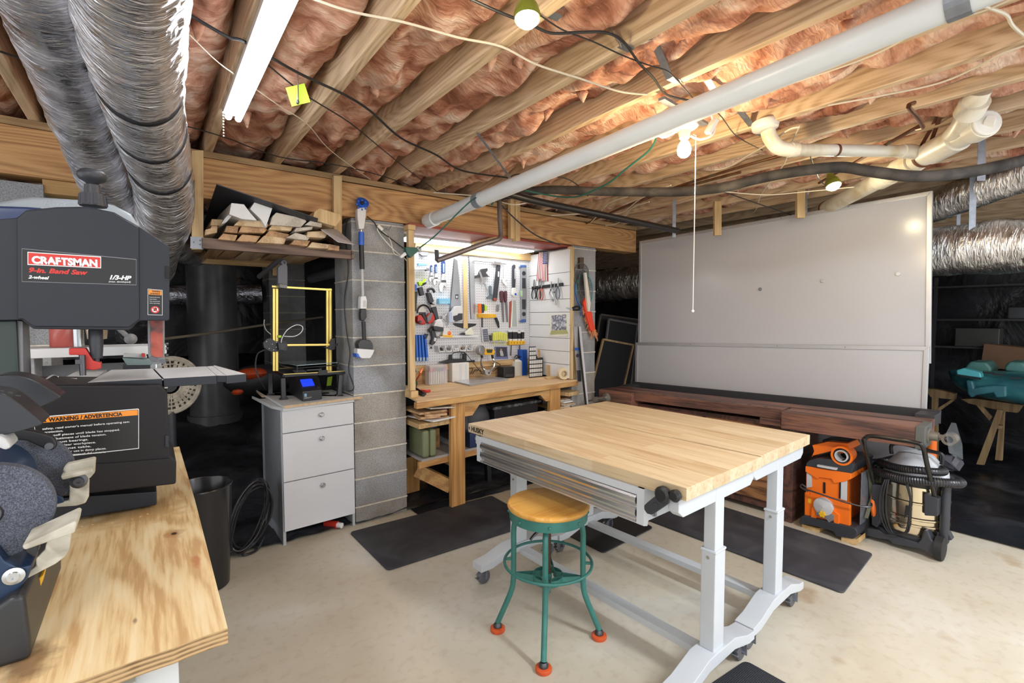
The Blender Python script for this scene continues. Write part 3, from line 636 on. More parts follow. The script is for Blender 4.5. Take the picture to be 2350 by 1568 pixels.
b = MB().prism([(-.02, y, z) for y, z in ((.06,.85),(.09,.835),(.135,.79),(.148,.775),(.148,.76),(.135,.748),(.115,.75),(.05,.81),(.045,.835))], (-.012,0,0)); b.cyl((-.03,.1,.79),(-.036,.1,.79),.011,n=8); b.xf(MA); b.obj('crank_arm', dgrey, cr, bevel=.003)
ur = MA.to_3x3() @ Vector((0,-1,0))
text('brand_mark', 'HUSKY', MA @ Vector((-.0006, LA-.03, TT-.036)), ur, (0,0,1), .036, brand, t, .0006, .03)
b = MB().prism([(-.0005, LA-.006, TT-.024), (-.0005, LA-.016, TT-.034), (-.0005, LA-.016, TT-.014)], (-.0008,0,0)); b.xf(MA); b.obj('brand_arrow', brand, t)
MB_ = Matrix.Translation((2.037,.965,0)) @ Matrix.Rotation(R(3.3), 4, 'Z'); WB, LB = .565, 1.27
t = thing('adjustable_table', (2.035,.965,0), 'butcher block table without drawers, on the whiteboard side', 'table', 'wood topped adjustable tables')
b = MB().box(0, WB, 0, LB, TT-.048, TT); b.xf(MB_); b.obj('table_top', bb, t, bevel=.003)
leg_set(t, MB_, WB, LB, (.05, 1.2))
# ---- stool
sg = flat('teal_enamel', (.035,.17,.145), .38, var=.12, sc=20); seatw = wood('stool_seat_wood', (.72,.4,.09), (.58,.28,.05), 0, .8, rough=.28)
S0 = Vector((1.42,1.612,0)); t = thing('stool', S0, 'round wooden stool with green steel legs and orange foot caps', 'stool')
MB().lathe(S0+Vector((0,0,.595)), (0,0,1), [(0,.172),(.004,.182),(.012,.186),(.018,.185),(.024,.181),(.0265,.175),(.0268,.165),(.0268,.0)], 64).obj('seat', seatw, t, smooth=45)
b = MB().lathe(S0+Vector((0,0,.553)), (0,0,1), [(.0,.165),(.0,.176),(.05,.18),(.05,.17)], 56, caps=False); b.lathe(S0+Vector((0,0,.552)), (0,0,1), [(0,.166),(.004,.166)], 40)
for k in range(8): a = 2*math.pi*k/8+.1; b.ball(S0+Vector((math.cos(a)*.178, math.sin(a)*.178, .575)), .0075, 8)
b.obj('seat_band', sg, t)
angs = [math.atan2(.157,-.165), math.atan2(-.17,-.173), math.atan2(-.166,.177), math.atan2(.16,.17)]
for a in angs[:3]:
    c, s = math.cos(a), math.sin(a); P = [S0+Vector((c*r, s*r, z)) for r, z in ((.07,.549),(.115,.545),(.148,.52),(.157,.48),(.157,.4),(.158,.3),(.16,.235),(.17,.19),(.2,.115),(.232,.04))]
    b = MB().tube(P, .0125, 14, 6); o = b.obj('leg', sg, t)
    MB().lathe(P[-1]-Vector((0,0,.04)), (0,0,1), [(0,.031),(.004,.034),(.016,.034),(.02,.028),(.02,.0)], 24).obj('foot_cap', flat('burnt_orange', (.62,.09,.02), .4), o)
    MB().lathe(P[-1]-Vector((0,0,.02)), (0,0,1), [(0,.02),(.01,.02),(.02,.013)], 16).obj('foot_ferrule', dsteel, o)
    MB().beam(S0+Vector((c*.15, s*.15,.345)), S0+Vector((c*.2, s*.2,.345)), .01, .01).obj('ring_bracket', sg, o)
MB().tube([S0+Vector((math.cos(a)*.198, math.sin(a)*.198, .345)) for a in [2*math.pi*k/56 for k in range(56)]], .0065, 10, closed=True).obj('foot_ring', sg, t)
b = MB()
for k in range(4):
    a0, a1 = angs[k], angs[k-1]; p, q = S0+Vector((math.cos(a0)*.155, math.sin(a0)*.155,.27)), S0+Vector((math.cos(a1)*.155, math.sin(a1)*.155,.27))
    m = S0+((p+q)/2-S0)*.38; m.z = .27; P = spline([p, p.lerp(m,.55)+Vector((0,0,0)), m, q.lerp(m,.55), q], 8)
    for u, v in zip(P[:-1], P[1:]): b.beam(u, v, .004, .03)
b.obj('cross_brace', sg, t)
b = MB().lathe(S0+Vector((0,0,.256)), (0,0,1), [(0,.066),(0,.07),(.03,.07),(.03,.066)], 36, caps=False); b.lathe(S0+Vector((0,0,.262)), (0,0,1), [(0,.018),(.03,.018)], 20); b.obj('brace_ring', sg, t)
b = MB(); n = 60
b.lathe(S0+Vector((0,0,.2)), (0,0,1), [(.35*k/n, .0125+(.0018 if k % 2 else 0)) for k in range(n+1)], 14); b.obj('threaded_post', flat('rusty_rod', (.09,.055,.04), .55, .6), t)
b = MB().lathe(S0+Vector((0,0,.505)), (0,0,1), [(0,.022),(.04,.022)], 12); b.tube([S0+Vector((-.02,.0,.51)), S0+Vector((-.09,-.015,.5)), S0+Vector((-.12,-.02,.485))], .006, 8, 4); b.tube([S0+Vector((.02,.02,.52)), S0+Vector((-.02,.05,.53)), S0+Vector((-.06,.05,.52)), S0+Vector((-.055,.03,.505))], .005, 8, 4); b.obj('height_lock', dsteel, t)
# ---- mats
matm = layered('grey_rubber_mat', (.028,.028,.034), (.038,.038,.046), (.055,.055,.062), 5, .7, bmp=.1, dist=.003)
def mat(pts, lab, r=.03, m=None, h=.012):
    out = []; n = len(pts)
    for i, p in enumerate(pts):
        p = Vector((*p, 0)); a = (Vector((*pts[i-1], 0))-p).normalized(); c = (Vector((*pts[(i+1) % n], 0))-p).normalized()
        for k in range(6): u = k/5; out.append(((p+a*r)*(1-u)**2 + p*2*u*(1-u) + (p+c*r)*u*u)+Vector((0,0,.001)))
    one(MB().prism(out, (0,0,h)), 'floor_mat', m or matm, lab, 'mat', 'dark grey floor mats', bevel=.004, seg=2)
mat([(1.05,2.577),(2.165,2.56),(2.18,3.17),(1.04,3.195)], 'grey floor mat in front of the wooden tool bench')
mat([(2.868,.918),(3.5,.972),(3.44,2.55),(2.79,2.5)], 'grey floor mat lying along the old dark bench')
mat([(2.19,1.975),(2.74,2.015),(2.76,2.5),(2.185,2.5)], 'small black mat under the far end of the tables', h=.01, m=flat('black_mat', (.012,.012,.013), .6))
def dots():
    m, nt, b = base('dotted_mat', .6, 0, (.02,.022,.028)); mp = coords(nt, (1,1,1)); v = nn(nt, 'ShaderNodeTexVoronoi'); v.inputs['Scale'].default_value = 150; v.inputs['Randomness'].default_value = 0
    nt.links.new(mp.outputs[0], v.inputs[0]); bump(nt, b, v.outputs['Distance'], .8, .003); return m
mat([(1.6,-.3),(1.985,-.3),(1.965,.975),(1.6,1.0)], 'textured dark mat at the bottom edge beside the table wheels', m=dots())
# ================================================================ boards
def wb_mat():
    m, nt, b = base('whiteboard_enamel', .2, 0, (.5,.49,.5), .5); mp = coords(nt, (1,1,1)); n = nn(nt, 'ShaderNodeTexNoise'); n.inputs['Scale'].default_value = 1.3; n.inputs['Detail'].default_value = 2
    nt.links.new(mp.outputs[0], n.inputs[0]); r = ramp(nt, [(.3, (.54,.535,.55)), (.7, (.56,.555,.57))]); nt.links.new(n.outputs[0], r.inputs[0]); nt.links.new(r.outputs[0], b.inputs['Base Color']); return m
wbm = wb_mat(); alu = flat('anodised_frame', (.6,.6,.61), .35, .5, .03)
def board(name, C4, lab, fw_=.028):
    """corners: left-top, right-top, right-bottom, left-bottom (world)"""
    c = [Vector(p) for p in C4]; n = (c[1]-c[0]).cross(c[3]-c[0]).normalized(); n = n if n.x < 0 else -n
    root = thing(name, tuple((c[2]+c[3])/2), lab, 'whiteboard', 'large whiteboards behind the old bench')
    MB().prism([p-n*.012 for p in c], n*.012).obj('panel', wbm, root, smooth=0)
    b = MB()
    for i in range(4):
        p, q = c[i], c[(i+1) % 4]; e = (q-p).normalized(); inn = n.cross(e); inn = inn if inn.dot((c[0]+c[2])/2-p) > 0 else -inn
        b.prism([p-n*.016, q-n*.016, q-n*.016+inn*fw_-e*fw_, p-n*.016+inn*fw_+e*fw_], n*.024)
    b.obj('frame', alu, root, bevel=.002)
    b = MB(); 
    for k in (.25,.27,.6,.8): p = c[0].lerp(c[1], k)-Vector((0,0,.012)); b.ball(p+n*.01, .004, 6)
    b.obj('rivet', mgrey, root); return root, c, n
r1, c1, n1 = board('whiteboard', [(4.18,3.30,2.261),(4.18,.910,2.293),(4.165,.879,1.146),(4.165,3.29,1.115)], 'large upper whiteboard with three round magnets on it')
r2, c2, n2 = board('whiteboard', [(4.14,3.30,1.190),(4.14,.884,1.260),(4.125,.884,.012),(4.125,3.30,.012)], 'lower whiteboard standing on the floor behind the old bench')
for x, y, m, l in ((1745,664,mgrey,'dark grey round magnet, left of three on the whiteboard'),(1888,645,lgrey,'light grey round magnet in the middle of whiteboard'),(2061,629,offw,'white round magnet, rightmost on the whiteboard')):
    b = MB().lathe(ax(x, y, 4.17), (-1,0,0), [(0,.014),(.006,.014),(.009,.011),(.009,0)], 24); one(b, 'magnet', m, l, 'magnet', 'round magnets on the whiteboard')
# ================================================================ old dark bench
oldw = wood('old_dark_wood', (.22,.095,.06), (.055,.03,.024), 1, 1.3, ring=6, rough=.5, mixc=(.125,.058,.04)); oldx = wood('old_dark_wood_end', (.12,.05,.035), (.05,.025,.02), 0, 1.3, rough=.5)
BM = Matrix.Translation((3.60,.775,0)) @ Matrix.Rotation(R(3.1), 4, 'Z'); SL = lambda y: .822-.0225*y      # top height falls along the length
t = thing('cabinet_bench', (3.6,.775,0), 'long old dark wooden workbench with vises and drawers', 'workbench')
def bp(x, y, z): return BM @ Vector((x, y, z))
def slab(b, x0, x1, y0, y1, d0, d1, dx=0):
    b.quadbox([bp(x0,y0,SL(y0)+d0), bp(x1,y0,SL(y0)+d0), bp(x1,y1,SL(y1)+d0), bp(x0,y1,SL(y1)+d0), bp(x0,y0,SL(y0)+d1), bp(x1,y0,SL(y0)+d1), bp(x1,y1,SL(y1)+d1), bp(x0,y1,SL(y1)+d1)]); return b
b = MB(); slab(b, .0,.30,.78,2.02,-.075,0); slab(b, .005,.28,.785,.93,-.125,-.076); slab(b, .14,.30,.0,.78,-.09,0); slab(b, -.04,.30,2.02,2.4,-.15,0); b.obj('bench_top', oldw, t, bevel=.005)
b = MB(); slab(b, .30,.50,.02,2.38,-.05,-.035); slab(b, .48,.505,.0,2.4,-.06,.028); slab(b, .30,.48,.0,.1,-.05,.02); slab(b, .30,.48,2.3,2.4,-.05,.01); b.obj('tool_tray', flat('tray_dark', (.03,.028,.032), .6), t, bevel=.004)
b = MB(); slab(b, -.06,.13,.02,.76,-.125,-.003); v = b.obj('tail_vise', oldw, t, bevel=.006)
b = MB(); slab(b, -.065,.14,-.012,.03,-.13,.002); b.obj('end_cap', flat('grey_green_wood', (.1,.1,.09), .7), v, bevel=.003)
b = MB(); q = bp(.03,-.01,SL(0)-.06); b.lathe(q, (0,-1,0), [(0,.045),(.008,.045),(.012,.028),(.05,.026),(.055,.017),(.09,.017)], 20); hb = q+Vector((-.0,-.1,0)); b.lathe(hb+Vector((-.035,0,0)), (1,0,0), [(0,.02),(0,.034),(.07,.034),(.07,.02)], 20, caps=False); b.obj('vise_screw', flat('old_iron', (.2,.18,.15), .5, .5), v)
b = MB(); q = bp(-.04,2.3,SL(2.3)-.075); b.lathe(q, (-1,0,0), [(0,.05),(.01,.05),(.02,.03),(.03,.02),(.12,.018),(.13,.026),(.17,.026)], 20); b.tube([q+Vector((-.15,.11,-.03)), q+Vector((-.15,-.12,.035))], .009, 10); b.ball(q+Vector((-.15,-.12,.035)), .014, 8); b.ball(q+Vector((-.15,.11,-.03)), .014, 8); b.obj('front_vise', flat('old_iron', (.2,.18,.15), .5, .5), t)
b = MB()
for k in range(9):
    y = .9+k*.12; p = bp(.04, y, SL(y)+.0006); b.prism([p+Vector((-.012,-.012,0)), p+Vector((.012,-.012,0)), p+Vector((.012,.012,0)), p+Vector((-.012,.012,0))], (0,0,.0012))
b.obj('dog_hole', black, t)
cy0, cy1 = .77, 2.05; b = MB(); b.quadbox([bp(.06,cy0,.04), bp(.46,cy0,.04), bp(.46,cy1,.04), bp(.06,cy1,.04), bp(.06,cy0,.7), bp(.46,cy0,.7), bp(.46,cy1,.67), bp(.06,cy1,.67)]); b.obj('cabinet', oldx, t, bevel=.004)
b = MB()
for y0, y1 in ((.70,.765),(2.055,2.12)):
    b = MB(); b.quadbox([bp(.02,y0,.0), bp(.5,y0,0), bp(.5,y1,0), bp(.02,y1,0), bp(.02,y0,.7), bp(.5,y0,.7), bp(.5,y1,.68), bp(.02,y1,.68)])
    b.obj('trestle_leg', oldx, t, bevel=.006)
ow2 = wood('old_drawer_wood', (.32,.15,.06), (.12,.05,.025), 1, 1.6, rough=.5); brass = flat('aged_brass', (.25,.2,.08), .4, .7)
k = 0
for z0, z1 in ((.56,.655),(.36,.54),(.1,.33)):
    for y0, y1 in ((.80,1.36),(1.40,2.0)) if z1 > .3 else ():
        b = MB(); b.quadbox([bp(.04,y0,z0), bp(.07,y0,z0), bp(.07,y1,z0), bp(.04,y1,z0), bp(.04,y0,z1), bp(.07,y0,z1), bp(.07,y1,z1), bp(.04,y1,z1)]); o = b.obj('drawer', ow2 if k % 2 == 0 else oldw, t, bevel=.003); k += 1
        q = bp(.038,(y0+y1)/2,(z0+z1)/2+.01); b = MB().tube([q+Vector((0,-.025,0)), q+Vector((-.02,-.018,-.015)), q+Vector((-.02,.018,-.015)), q+Vector((0,.025,0))], .003, 6, 4); b.ball(q, .01, 8); b.obj('drawer_pull', brass, o)
# ================================================================ tile saw
X_ = Plane((3.58,0,0), -90)
t = thing('tile_saw', (3.75,1.24,0), 'orange and black tile saw standing on wood blocks', 'power saw')
b = MB().ppx(X_, [(1833,1203),(1836,1187),(1846,1183),(1962,1212),(1968,1222),(1966,1232),(1958,1238),(1918,1232),(1912,1221),(1868,1208),(1862,1206)], -.42, .03); b.obj('base', dgrey, t, bevel=.008)
body = [(1848,1072),(1953,1089),(1953,1103),(1951,1214),(1846,1191),(1846,1126),(1849,1124)]
b = MB().ppx(X_, [(1850,1085),(1858,1088),(1858,1205),(1846,1191),(1846,1130),(1849,1130)], -.3, 0).ppx(X_, [(1858,1088),(1935,1100),(1935,1212),(1858,1194)], -.3, .0)
b.ppx(X_, [(1848,1070),(1953,1087),(1953,1100),(1938,1106),(1914,1110),(1908,1100),(1880,1096),(1876,1100),(1848,1083)], -.3, .014)
b.ppx(X_, [(1847,1135),(1950,1155),(1950,1216),(1846,1192)], -.02, .012)
sh = b.obj('housing', orange, t, bevel=.004)
b = MB().ppx(X_, [(1862,1166),(1872,1158),(1908,1168),(1925,1182),(1925,1212),(1915,1210),(1912,1190),(1900,1178),(1875,1172),(1872,1204),(1860,1200)], -.0, .026); b.obj('guard_frame', orange, sh, bevel=.003)
b = MB().ppx(X_, [(1851,1085),(1862,1092),(1863,1118),(1851,1120)], 0, .006); b.obj('side_rail', lgrey, sh, bevel=.001); b = MB().ppx(X_, [(1930,1106),(1944,1104),(1943,1150),(1929,1146)], 0, .006); b.obj('side_rail', lgrey, sh, bevel=.001)
b = MB().ppx(X_, [(1889,1107),(1894,1108),(1894,1133),(1889,1132)], -.01, .005); b.obj('slot', black, sh); b = MB().ppx(X_, [(1926,1107),(1930,1107),(1929,1145),(1925,1144)], 0, .007); b.obj('slot', black, sh)
b = MB(); q = X_.hit(1889,1163,.03); b.lathe(q, X_.n, [(-.02,.058),(.004,.058),(.008,.05),(.008,.012),(.012,.0)], 28); b.obj('blade_guard', lgrey, sh)
b = MB().ppx(X_, [(1872,1172),(1896,1174),(1914,1184),(1912,1194),(1902,1200),(1896,1192),(1872,1182)], .01, .034); b.obj('bevel_plate', mgrey, sh, bevel=.002)
b = MB(); q = X_.hit(1888,1180,.04); pts = []
for k in range(12): a = math.pi*k/6; r_ = .015 if k % 2 else .022; pts.append(q + X_.u*r_*math.cos(a) + X_.v*r_*math.sin(a))
b.prism(pts, X_.n*.014); b.obj('star_knob', yellow, sh)
b = MB().ppx(X_, [(1854,1144),(1862,1146),(1861,1156),(1854,1154)], .012, .0135); b.obj('warning_sticker', yellow, sh)
b = MB().ppx(X_, [(1849,1064),(1858,1056),(1880,1052),(1940,1058),(1962,1066),(1954,1088),(1945,1086),(1850,1071)], -.34, .01); b.obj('top_deck', dgrey, t, bevel=.006)
b = MB().ppx(X_, [(1874,1067),(1920,1075),(1919,1080),(1875,1072)], .0, .03); b.obj('carry_bar', lgrey, t, bevel=.003)
b = MB().box(3.62, 3.9, 1.078, 1.083, .12, .46); b.obj('side_plate', galv, t)
b = MB(); b.beam((3.7,1.065,.47), (3.8,1.06,.12), .02, .006).beam((3.66,1.06,.16),(3.92,1.06,.46),.02,.006); b.obj('folding_leg', flat('olive_steel', (.13,.14,.09), .5, .4), t)
b = MB(); q = lambda x, y, o: X_.hit(x, y, o)
b.tube([q(1852,1120,.0), q(1840,1112,.02), q(1840,1120,.05), q(1870,1130,.06), q(1930,1150,.06), q(1975,1162,.05), q(1998,1163,.02), q(2000,1156,-.05)], .0055, 8, 6); b.tube([q(1855,1128,.02), q(1842,1122,.03), q(1850,1118,.05)], .005, 8, 5); b.obj('wire_bail', dsteel, t)
b = MB().tube([(3.75,1.05,.3),(3.72,1.04,.2),(3.78,1.04,.12),(3.86,1.04,.2),(3.8,1.04,.3)], .014, 8, 6, closed=True); b.obj('coiled_cord', orange, t)
b = MB().ppx(X_, [(1868,1235-24),(1883,1213),(1880,1224),(1840,1214),(1840,1203)], -.09, .005); one(b, 'wood_block', pine, 'short wood block under the left end of tile saw', 'wood block', 'blocks under the tile saw', bevel=.003)
b = MB().ppx(X_, [(1930,1232),(1964,1238),(1972,1233),(1972,1246),(1964,1252),(1930,1242)], -.09, .02); one(b, 'wood_block', pine, 'short wood block under the right end of tile saw', 'wood block', 'blocks under the tile saw', bevel=.003)
t = thing('shop_light', X_.hit(1905,1055,-.1), 'orange plastic blower housing lying on top of the tile saw', 'tool housing')
b = MB().ppx(X_, [(1862,1050),(1868,1036),(1864,1022),(1900,1014),(1945,1018),(1952,1030),(1938,1040),(1910,1044),(1908,1036),(1866,1046)], -.22, -.04); b.obj('body', orange, t, bevel=.012)
b = MB().ppx(X_, [(1885,1010),(1945,1012),(1953,1018),(1952,1032),(1944,1022),(1890,1016)], -.26, -.1); b.obj('top_plate', black, t, bevel=.006)
q = X_.hit(1933,1046,.0); b = MB().lathe(q-X_.n*.1, X_.n, [(0,.05),(.1,.062),(.115,.062),(.115,.05),(.02,.046)], 30, caps=False); b.obj('port_ring', orange, t)
b = MB().lathe(q-X_.n*.1, X_.n, [(0,.0),(0,.05),(.105,.049),(.105,.04),(.0,.034)], 28, caps=False); b.obj('port_lining', black, t)
b = MB().lathe(q-X_.n*.06, X_.n, [(0,.036),(.082,.038),(.082,.031),(.0,.03)], 28, caps=False); b.obj('port_sleeve', lgrey, t)
# ================================================================ vacuum
V_ = Plane((3.74,0,0), -90); vc = Vector((3.9,.875,0)); stn = flat('polished_stainless', (.78,.68,.5), .16, 1.0, .04)
t = thing('vacuum_cleaner', vc, 'wheeled stainless drum vacuum with coiled black hose', 'vacuum')
b = MB().lathe(vc+Vector((0,0,.1)), (0,0,1), [(0,.165),(.01,.172),(.06,.172),(.065,.178),(.075,.178),(.08,.172),(.1,.172),(.105,.178),(.115,.178),(.12,.172),(.2,.172),(.205,.178),(.213,.178),(.218,.172),(.31,.172),(.315,.16)], 48); b.obj('drum', stn, t)
b = MB().lathe(vc+Vector((0,0,.41)), (0,0,1), [(0,.18),(.035,.185),(.04,.17)], 40); b.obj('drum_rim', black, t)
hd = layered('dusty_white_plastic', (.3,.31,.33), (.62,.64,.66), (.75,.77,.8), 5, .5, bmp=0, pos=(.3,.45,.6))
b = MB().lathe(vc+Vector((0,0,.45)), (0,0,1), [(0,.165),(.04,.16),(.09,.12),(.13,.09),(.14,.06),(.142,0)], 36); b.obj('motor_head', hd, t)
b = MB().tube([vc+Vector((-.03,.12,.56)), vc+Vector((-.03,.12,.62)), vc+Vector((-.03,.06,.635)), vc+Vector((-.03,-.08,.62)), vc+Vector((-.03,-.13,.61)), vc+Vector((-.03,-.13,.55))], .011, 10, 6); b.obj('carry_handle', black, t)
def ribbed(pts, r, k=14, sub=3):
    P = spline([Vector(p) for p in pts], k*2); b = MB(); out = []; L = 0
    Q = [P[0]]; 
    for p in P[1:]:
        while (p-Q[-1]).length > .006: Q.append(Q[-1]+(p-Q[-1]).normalized()*.006)
    return b.tube(Q, r, 14, rad=[r*(1.0 if i % 2 else .9) for i in range(len(Q))])
H = V_.hit; hose = flat('black_hose', (.02,.02,.023), .3)
b = ribbed([H(2075,1062,-.33), H(2005,1062,-.28), H(1998,1075,-.12), H(2030,1088,.02), H(2080,1100,.07), H(2140,1106,.06), H(2190,1110,.0), H(2205,1108,-.08), H(2185,1098,-.3)], .027); hs = b.obj('hose', hose, t, smooth=15)
b = ribbed([H(2060,1050,-.3), H(2030,1058,-.25), H(2022,1062,-.08), H(2060,1074,.03), H(2110,1080,.06), H(2155,1084,.0), H(2165,1080,-.1), H(2140,1066,-.3)], .024); b.obj('hose_coil', hose, hs, smooth=15)
b = MB().tube([H(2006,1112,.0), H(2000,1090,.05), H(1984,1020,.26), H(1986,1006,.28), H(2002,1001,.28), H(2050,1008,.28), H(2100,1016,.28), H(2118,1026,.27), H(2126,1060,.17), H(2145,1140,.0)], .0125, 14, 6); b.obj('push_handle', flat('gloss_black', (.012,.011,.01), .2), t)
b = MB().ppx(V_, [(2001,1112),(2022,1114),(2022,1128),(2020,1200),(2012,1212),(2000,1205),(1999,1135)], -.05, .02); b.obj('handle_socket', dgrey, t, bevel=.006); b = MB().ppx(V_, [(2121,1133),(2146,1142),(2154,1146),(2152,1186),(2121,1184)], -.05, .02); b.obj('handle_socket', dgrey, t, bevel=.006)
b = MB().ppx(V_, [(1988,1212),(2016,1216),(2030,1226),(2050,1228),(2105,1246),(2112,1240),(2120,1218),(2128,1218),(2138,1240),(2152,1250),(2148,1276),(2128,1270),(2115,1262),(2048,1250),(2040,1240),(2010,1236),(1988,1230)], -.06, .03); b.obj('chassis', dgrey, t, bevel=.008)
b = MB().lathe(vc+Vector((0,0,.055)), (0,0,1), [(0,.17),(.045,.185)], 36); b.obj('dolly_plate', dgrey, t)
for x, y, wx in ((1983,1217,.0),(2154,1268,0)):
    q = H(x, y-12 if x < 2100 else y, .02); q.z = .072; q.x += .03; b = MB().lathe(q+Vector((0,.022,0)), (0,-1,0), [(0,.055),(.003,.07),(.04,.07),(.044,.055),(.046,.02),(.046,0)], 32); b.obj('wheel', rubber, t)
for dx in (.16, .16):
    pass
for q in ((4.03,.78),(4.03,.97)): MB().lathe((q[0], q[1]+.012, .03), (0,-1,0), [(0,.03),(.024,.03)], 20).obj('rear_caster', rubber, t)
b = MB().beam((4.03,.78,.03),(4.03,.78,.08),.02,.02).beam((4.03,.97,.03),(4.03,.97,.08),.02,.02); b.obj('caster_stem', dgrey, t)
q = H(2172,1110,-.06); b = MB().cyl((q.x, q.y, .1), (q.x, q.y, .44), .024, n=18); b.prism([H(2150,1222,-.05), H(2176,1224,-.05), H(2184,1240,-.05), H(2150,1242,-.05)], V_.n*-.06); b.obj('tool_tube', dgrey, t)
b = MB()
for k, (x0, w_) in enumerate(((2032,14),(2036,10),(2073,-16),(2078,-12),(2040,7))):
    b.tube([H(x0,1100,.05), H(x0-w_*.6,1120,.06), H(x0-w_,1150,.06), H(x0-w_*.8,1185,.065), H(x0+6,1220,.06), H(2062,1226,.06)], .005, 7, 5)
b.obj('power_cord', black, t)
b = MB().ppx(V_, [(2078,1160),(2092,1164),(2084,1182),(2074,1192),(2076,1174)], .05, .07); b.obj('cord_plug', black, t, bevel=.003)
# ================================================================ plywood bench in the foreground
def spots(m, lst):
    """stains and knots of fixed place and shape: (centre, (rx,ry,rz), inner, colour, strength)"""
    nt = m.node_tree; b = nt.nodes['Principled BSDF']; src = b.inputs['Base Color'].links[0].from_socket; tc = nn(nt, 'ShaderNodeTexCoord')
    nz = nn(nt, 'ShaderNodeTexNoise'); nz.inputs['Scale'].default_value = 28; nz.inputs['Detail'].default_value = 4; nt.links.new(tc.outputs['Object'], nz.inputs[0])
    for c, rr, colr, st in lst:
        mp = nn(nt, 'ShaderNodeMapping', vector_type='POINT'); mp.inputs['Location'].default_value = tuple(-a/b_ for a, b_ in zip(c, rr)); mp.inputs['Scale'].default_value = tuple(1/b_ for b_ in rr)
        nt.links.new(tc.outputs['Object'], mp.inputs[0]); ln = nn(nt, 'ShaderNodeVectorMath', operation='LENGTH'); nt.links.new(mp.outputs[0], ln.inputs[0])
        ad_ = nn(nt, 'ShaderNodeMath', operation='MULTIPLY_ADD'); ad_.inputs[1].default_value = 1.1; nt.links.new(nz.outputs[0], ad_.inputs[0]); nt.links.new(ln.outputs['Value'], ad_.inputs[2])
        r = ramp(nt, [(.7, (st,)*3), (1.3, (0,0,0))]); mr = nn(nt, 'ShaderNodeMath', operation='MULTIPLY'); mr.inputs[1].default_value = .8
        nt.links.new(ad_.outputs[0], mr.inputs[0]); nt.links.new(mr.outputs[0], r.inputs[0])
        mx = nn(nt, 'ShaderNodeMix', data_type='RGBA'); nt.links.new(r.outputs[0], mx.inputs[0]); nt.links.new(src, mx.inputs[6]); mx.inputs[7].default_value = (*colr, 1); src = mx.outputs[2]
    nt.links.new(src, b.inputs['Base Color'])
def ply_mat():
    m, nt, b = base('plywood_face', .55); mp = coords(nt, (1, .33, 1)); n = nn(nt, 'ShaderNodeTexNoise'); n.inputs['Scale'].default_value = 3.3; n.inputs['Detail'].default_value = 2.2; n.inputs['Distortion'].default_value = .5
    nt.links.new(mp.outputs[0], n.inputs[0]); mu = nn(nt, 'ShaderNodeMath', operation='MULTIPLY'); mu.inputs[1].default_value = 78; nt.links.new(n.outputs[0], mu.inputs[0])
    sn = nn(nt, 'ShaderNodeMath', operation='SINE'); nt.links.new(mu.outputs[0], sn.inputs[0])
    mp2 = coords(nt, (60, 4, 10)); n2 = nn(nt, 'ShaderNodeTexNoise'); n2.inputs['Scale'].default_value = 2; n2.inputs['Detail'].default_value = 5; nt.links.new(mp2.outputs[0], n2.inputs[0])
    ma = nn(nt, 'ShaderNodeMath', operation='MULTIPLY_ADD'); ma.inputs[1].default_value = .14; nt.links.new(sn.outputs[0], ma.inputs[0]); nt.links.new(n2.outputs[0], ma.inputs[2])
    r = ramp(nt, [(.3, (.55,.34,.15)), (.5, (.74,.55,.29)), (.72, (.8,.65,.4))]); nt.links.new(ma.outputs[0], r.inputs[0]); nt.links.new(r.outputs[0], b.inputs['Base Color']); MT['ply'] = m; return m
plym = ply_mat()
def ply_edge_mat():
    m, nt, b = base('plywood_edge', .8); mp = coords(nt, (1,1,1)); n = nn(nt, 'ShaderNodeTexNoise'); n.inputs['Scale'].default_value = 20; n.inputs['Detail'].default_value = 4; nt.links.new(mp.outputs[0], n.inputs[0])
    sp = nn(nt, 'ShaderNodeSeparateXYZ'); nt.links.new(mp.outputs[0], sp.inputs[0]); mu = nn(nt, 'ShaderNodeMath', operation='MULTIPLY_ADD'); mu.inputs[1].default_value = 900; nt.links.new(sp.outputs[2], mu.inputs[0])
    m3 = nn(nt, 'ShaderNodeMath', operation='MULTIPLY'); m3.inputs[1].default_value = 4; nt.links.new(n.outputs[0], m3.inputs[0]); nt.links.new(m3.outputs[0], mu.inputs[2])
    sn = nn(nt, 'ShaderNodeMath', operation='SINE'); nt.links.new(mu.outputs[0], sn.inputs[0]); ma = nn(nt, 'ShaderNodeMath', operation='MULTIPLY_ADD'); ma.inputs[1].default_value = .25; nt.links.new(sn.outputs[0], ma.inputs[0]); nt.links.new(n.outputs[0], ma.inputs[2])
    r = ramp(nt, [(.25, (.16,.09,.04)), (.7, (.5,.33,.16))]); nt.links.new(ma.outputs[0], r.inputs[0]); nt.links.new(r.outputs[0], b.inputs['Base Color']); bump(nt, b, ma.outputs[0], .5, .004); return m
plye = ply_edge_mat(); BZ = .97
t = thing('plywood_bench', (-.3,1.4,0), 'plywood topped white bench carrying the saw and grinder', 'workbench')
b = MB(); rr = random.Random(3); pts = [(.084,.843),(.084,1.5),(.078,2.17),(-.95,2.17),(-.95,.80)]
fr = [(-.95+1.034*k/60, .80+.043*k/60+rr.uniform(-.0015,.0015)) for k in range(1,60)]
b.prism([(x, y, BZ-.024) for x, y in pts+fr], (0,0,.024)); top = b.obj('plywood_top', [plym, plye], t, smooth=0)
for p in top.data.polygons: p.material_index = 0 if abs(p.normal.z) > .5 else 1
kq = az(400,1225,BZ)-Vector((-.3,1.4,0)); sq = az(452,1290,BZ)-Vector((-.3,1.4,0)); s2 = az(60,1520,BZ)-Vector((-.3,1.4,0)); s3 = az(310,1425,BZ)-Vector((-.3,1.4,0)); s4 = az(300,1180,BZ)-Vector((-.3,1.4,0))
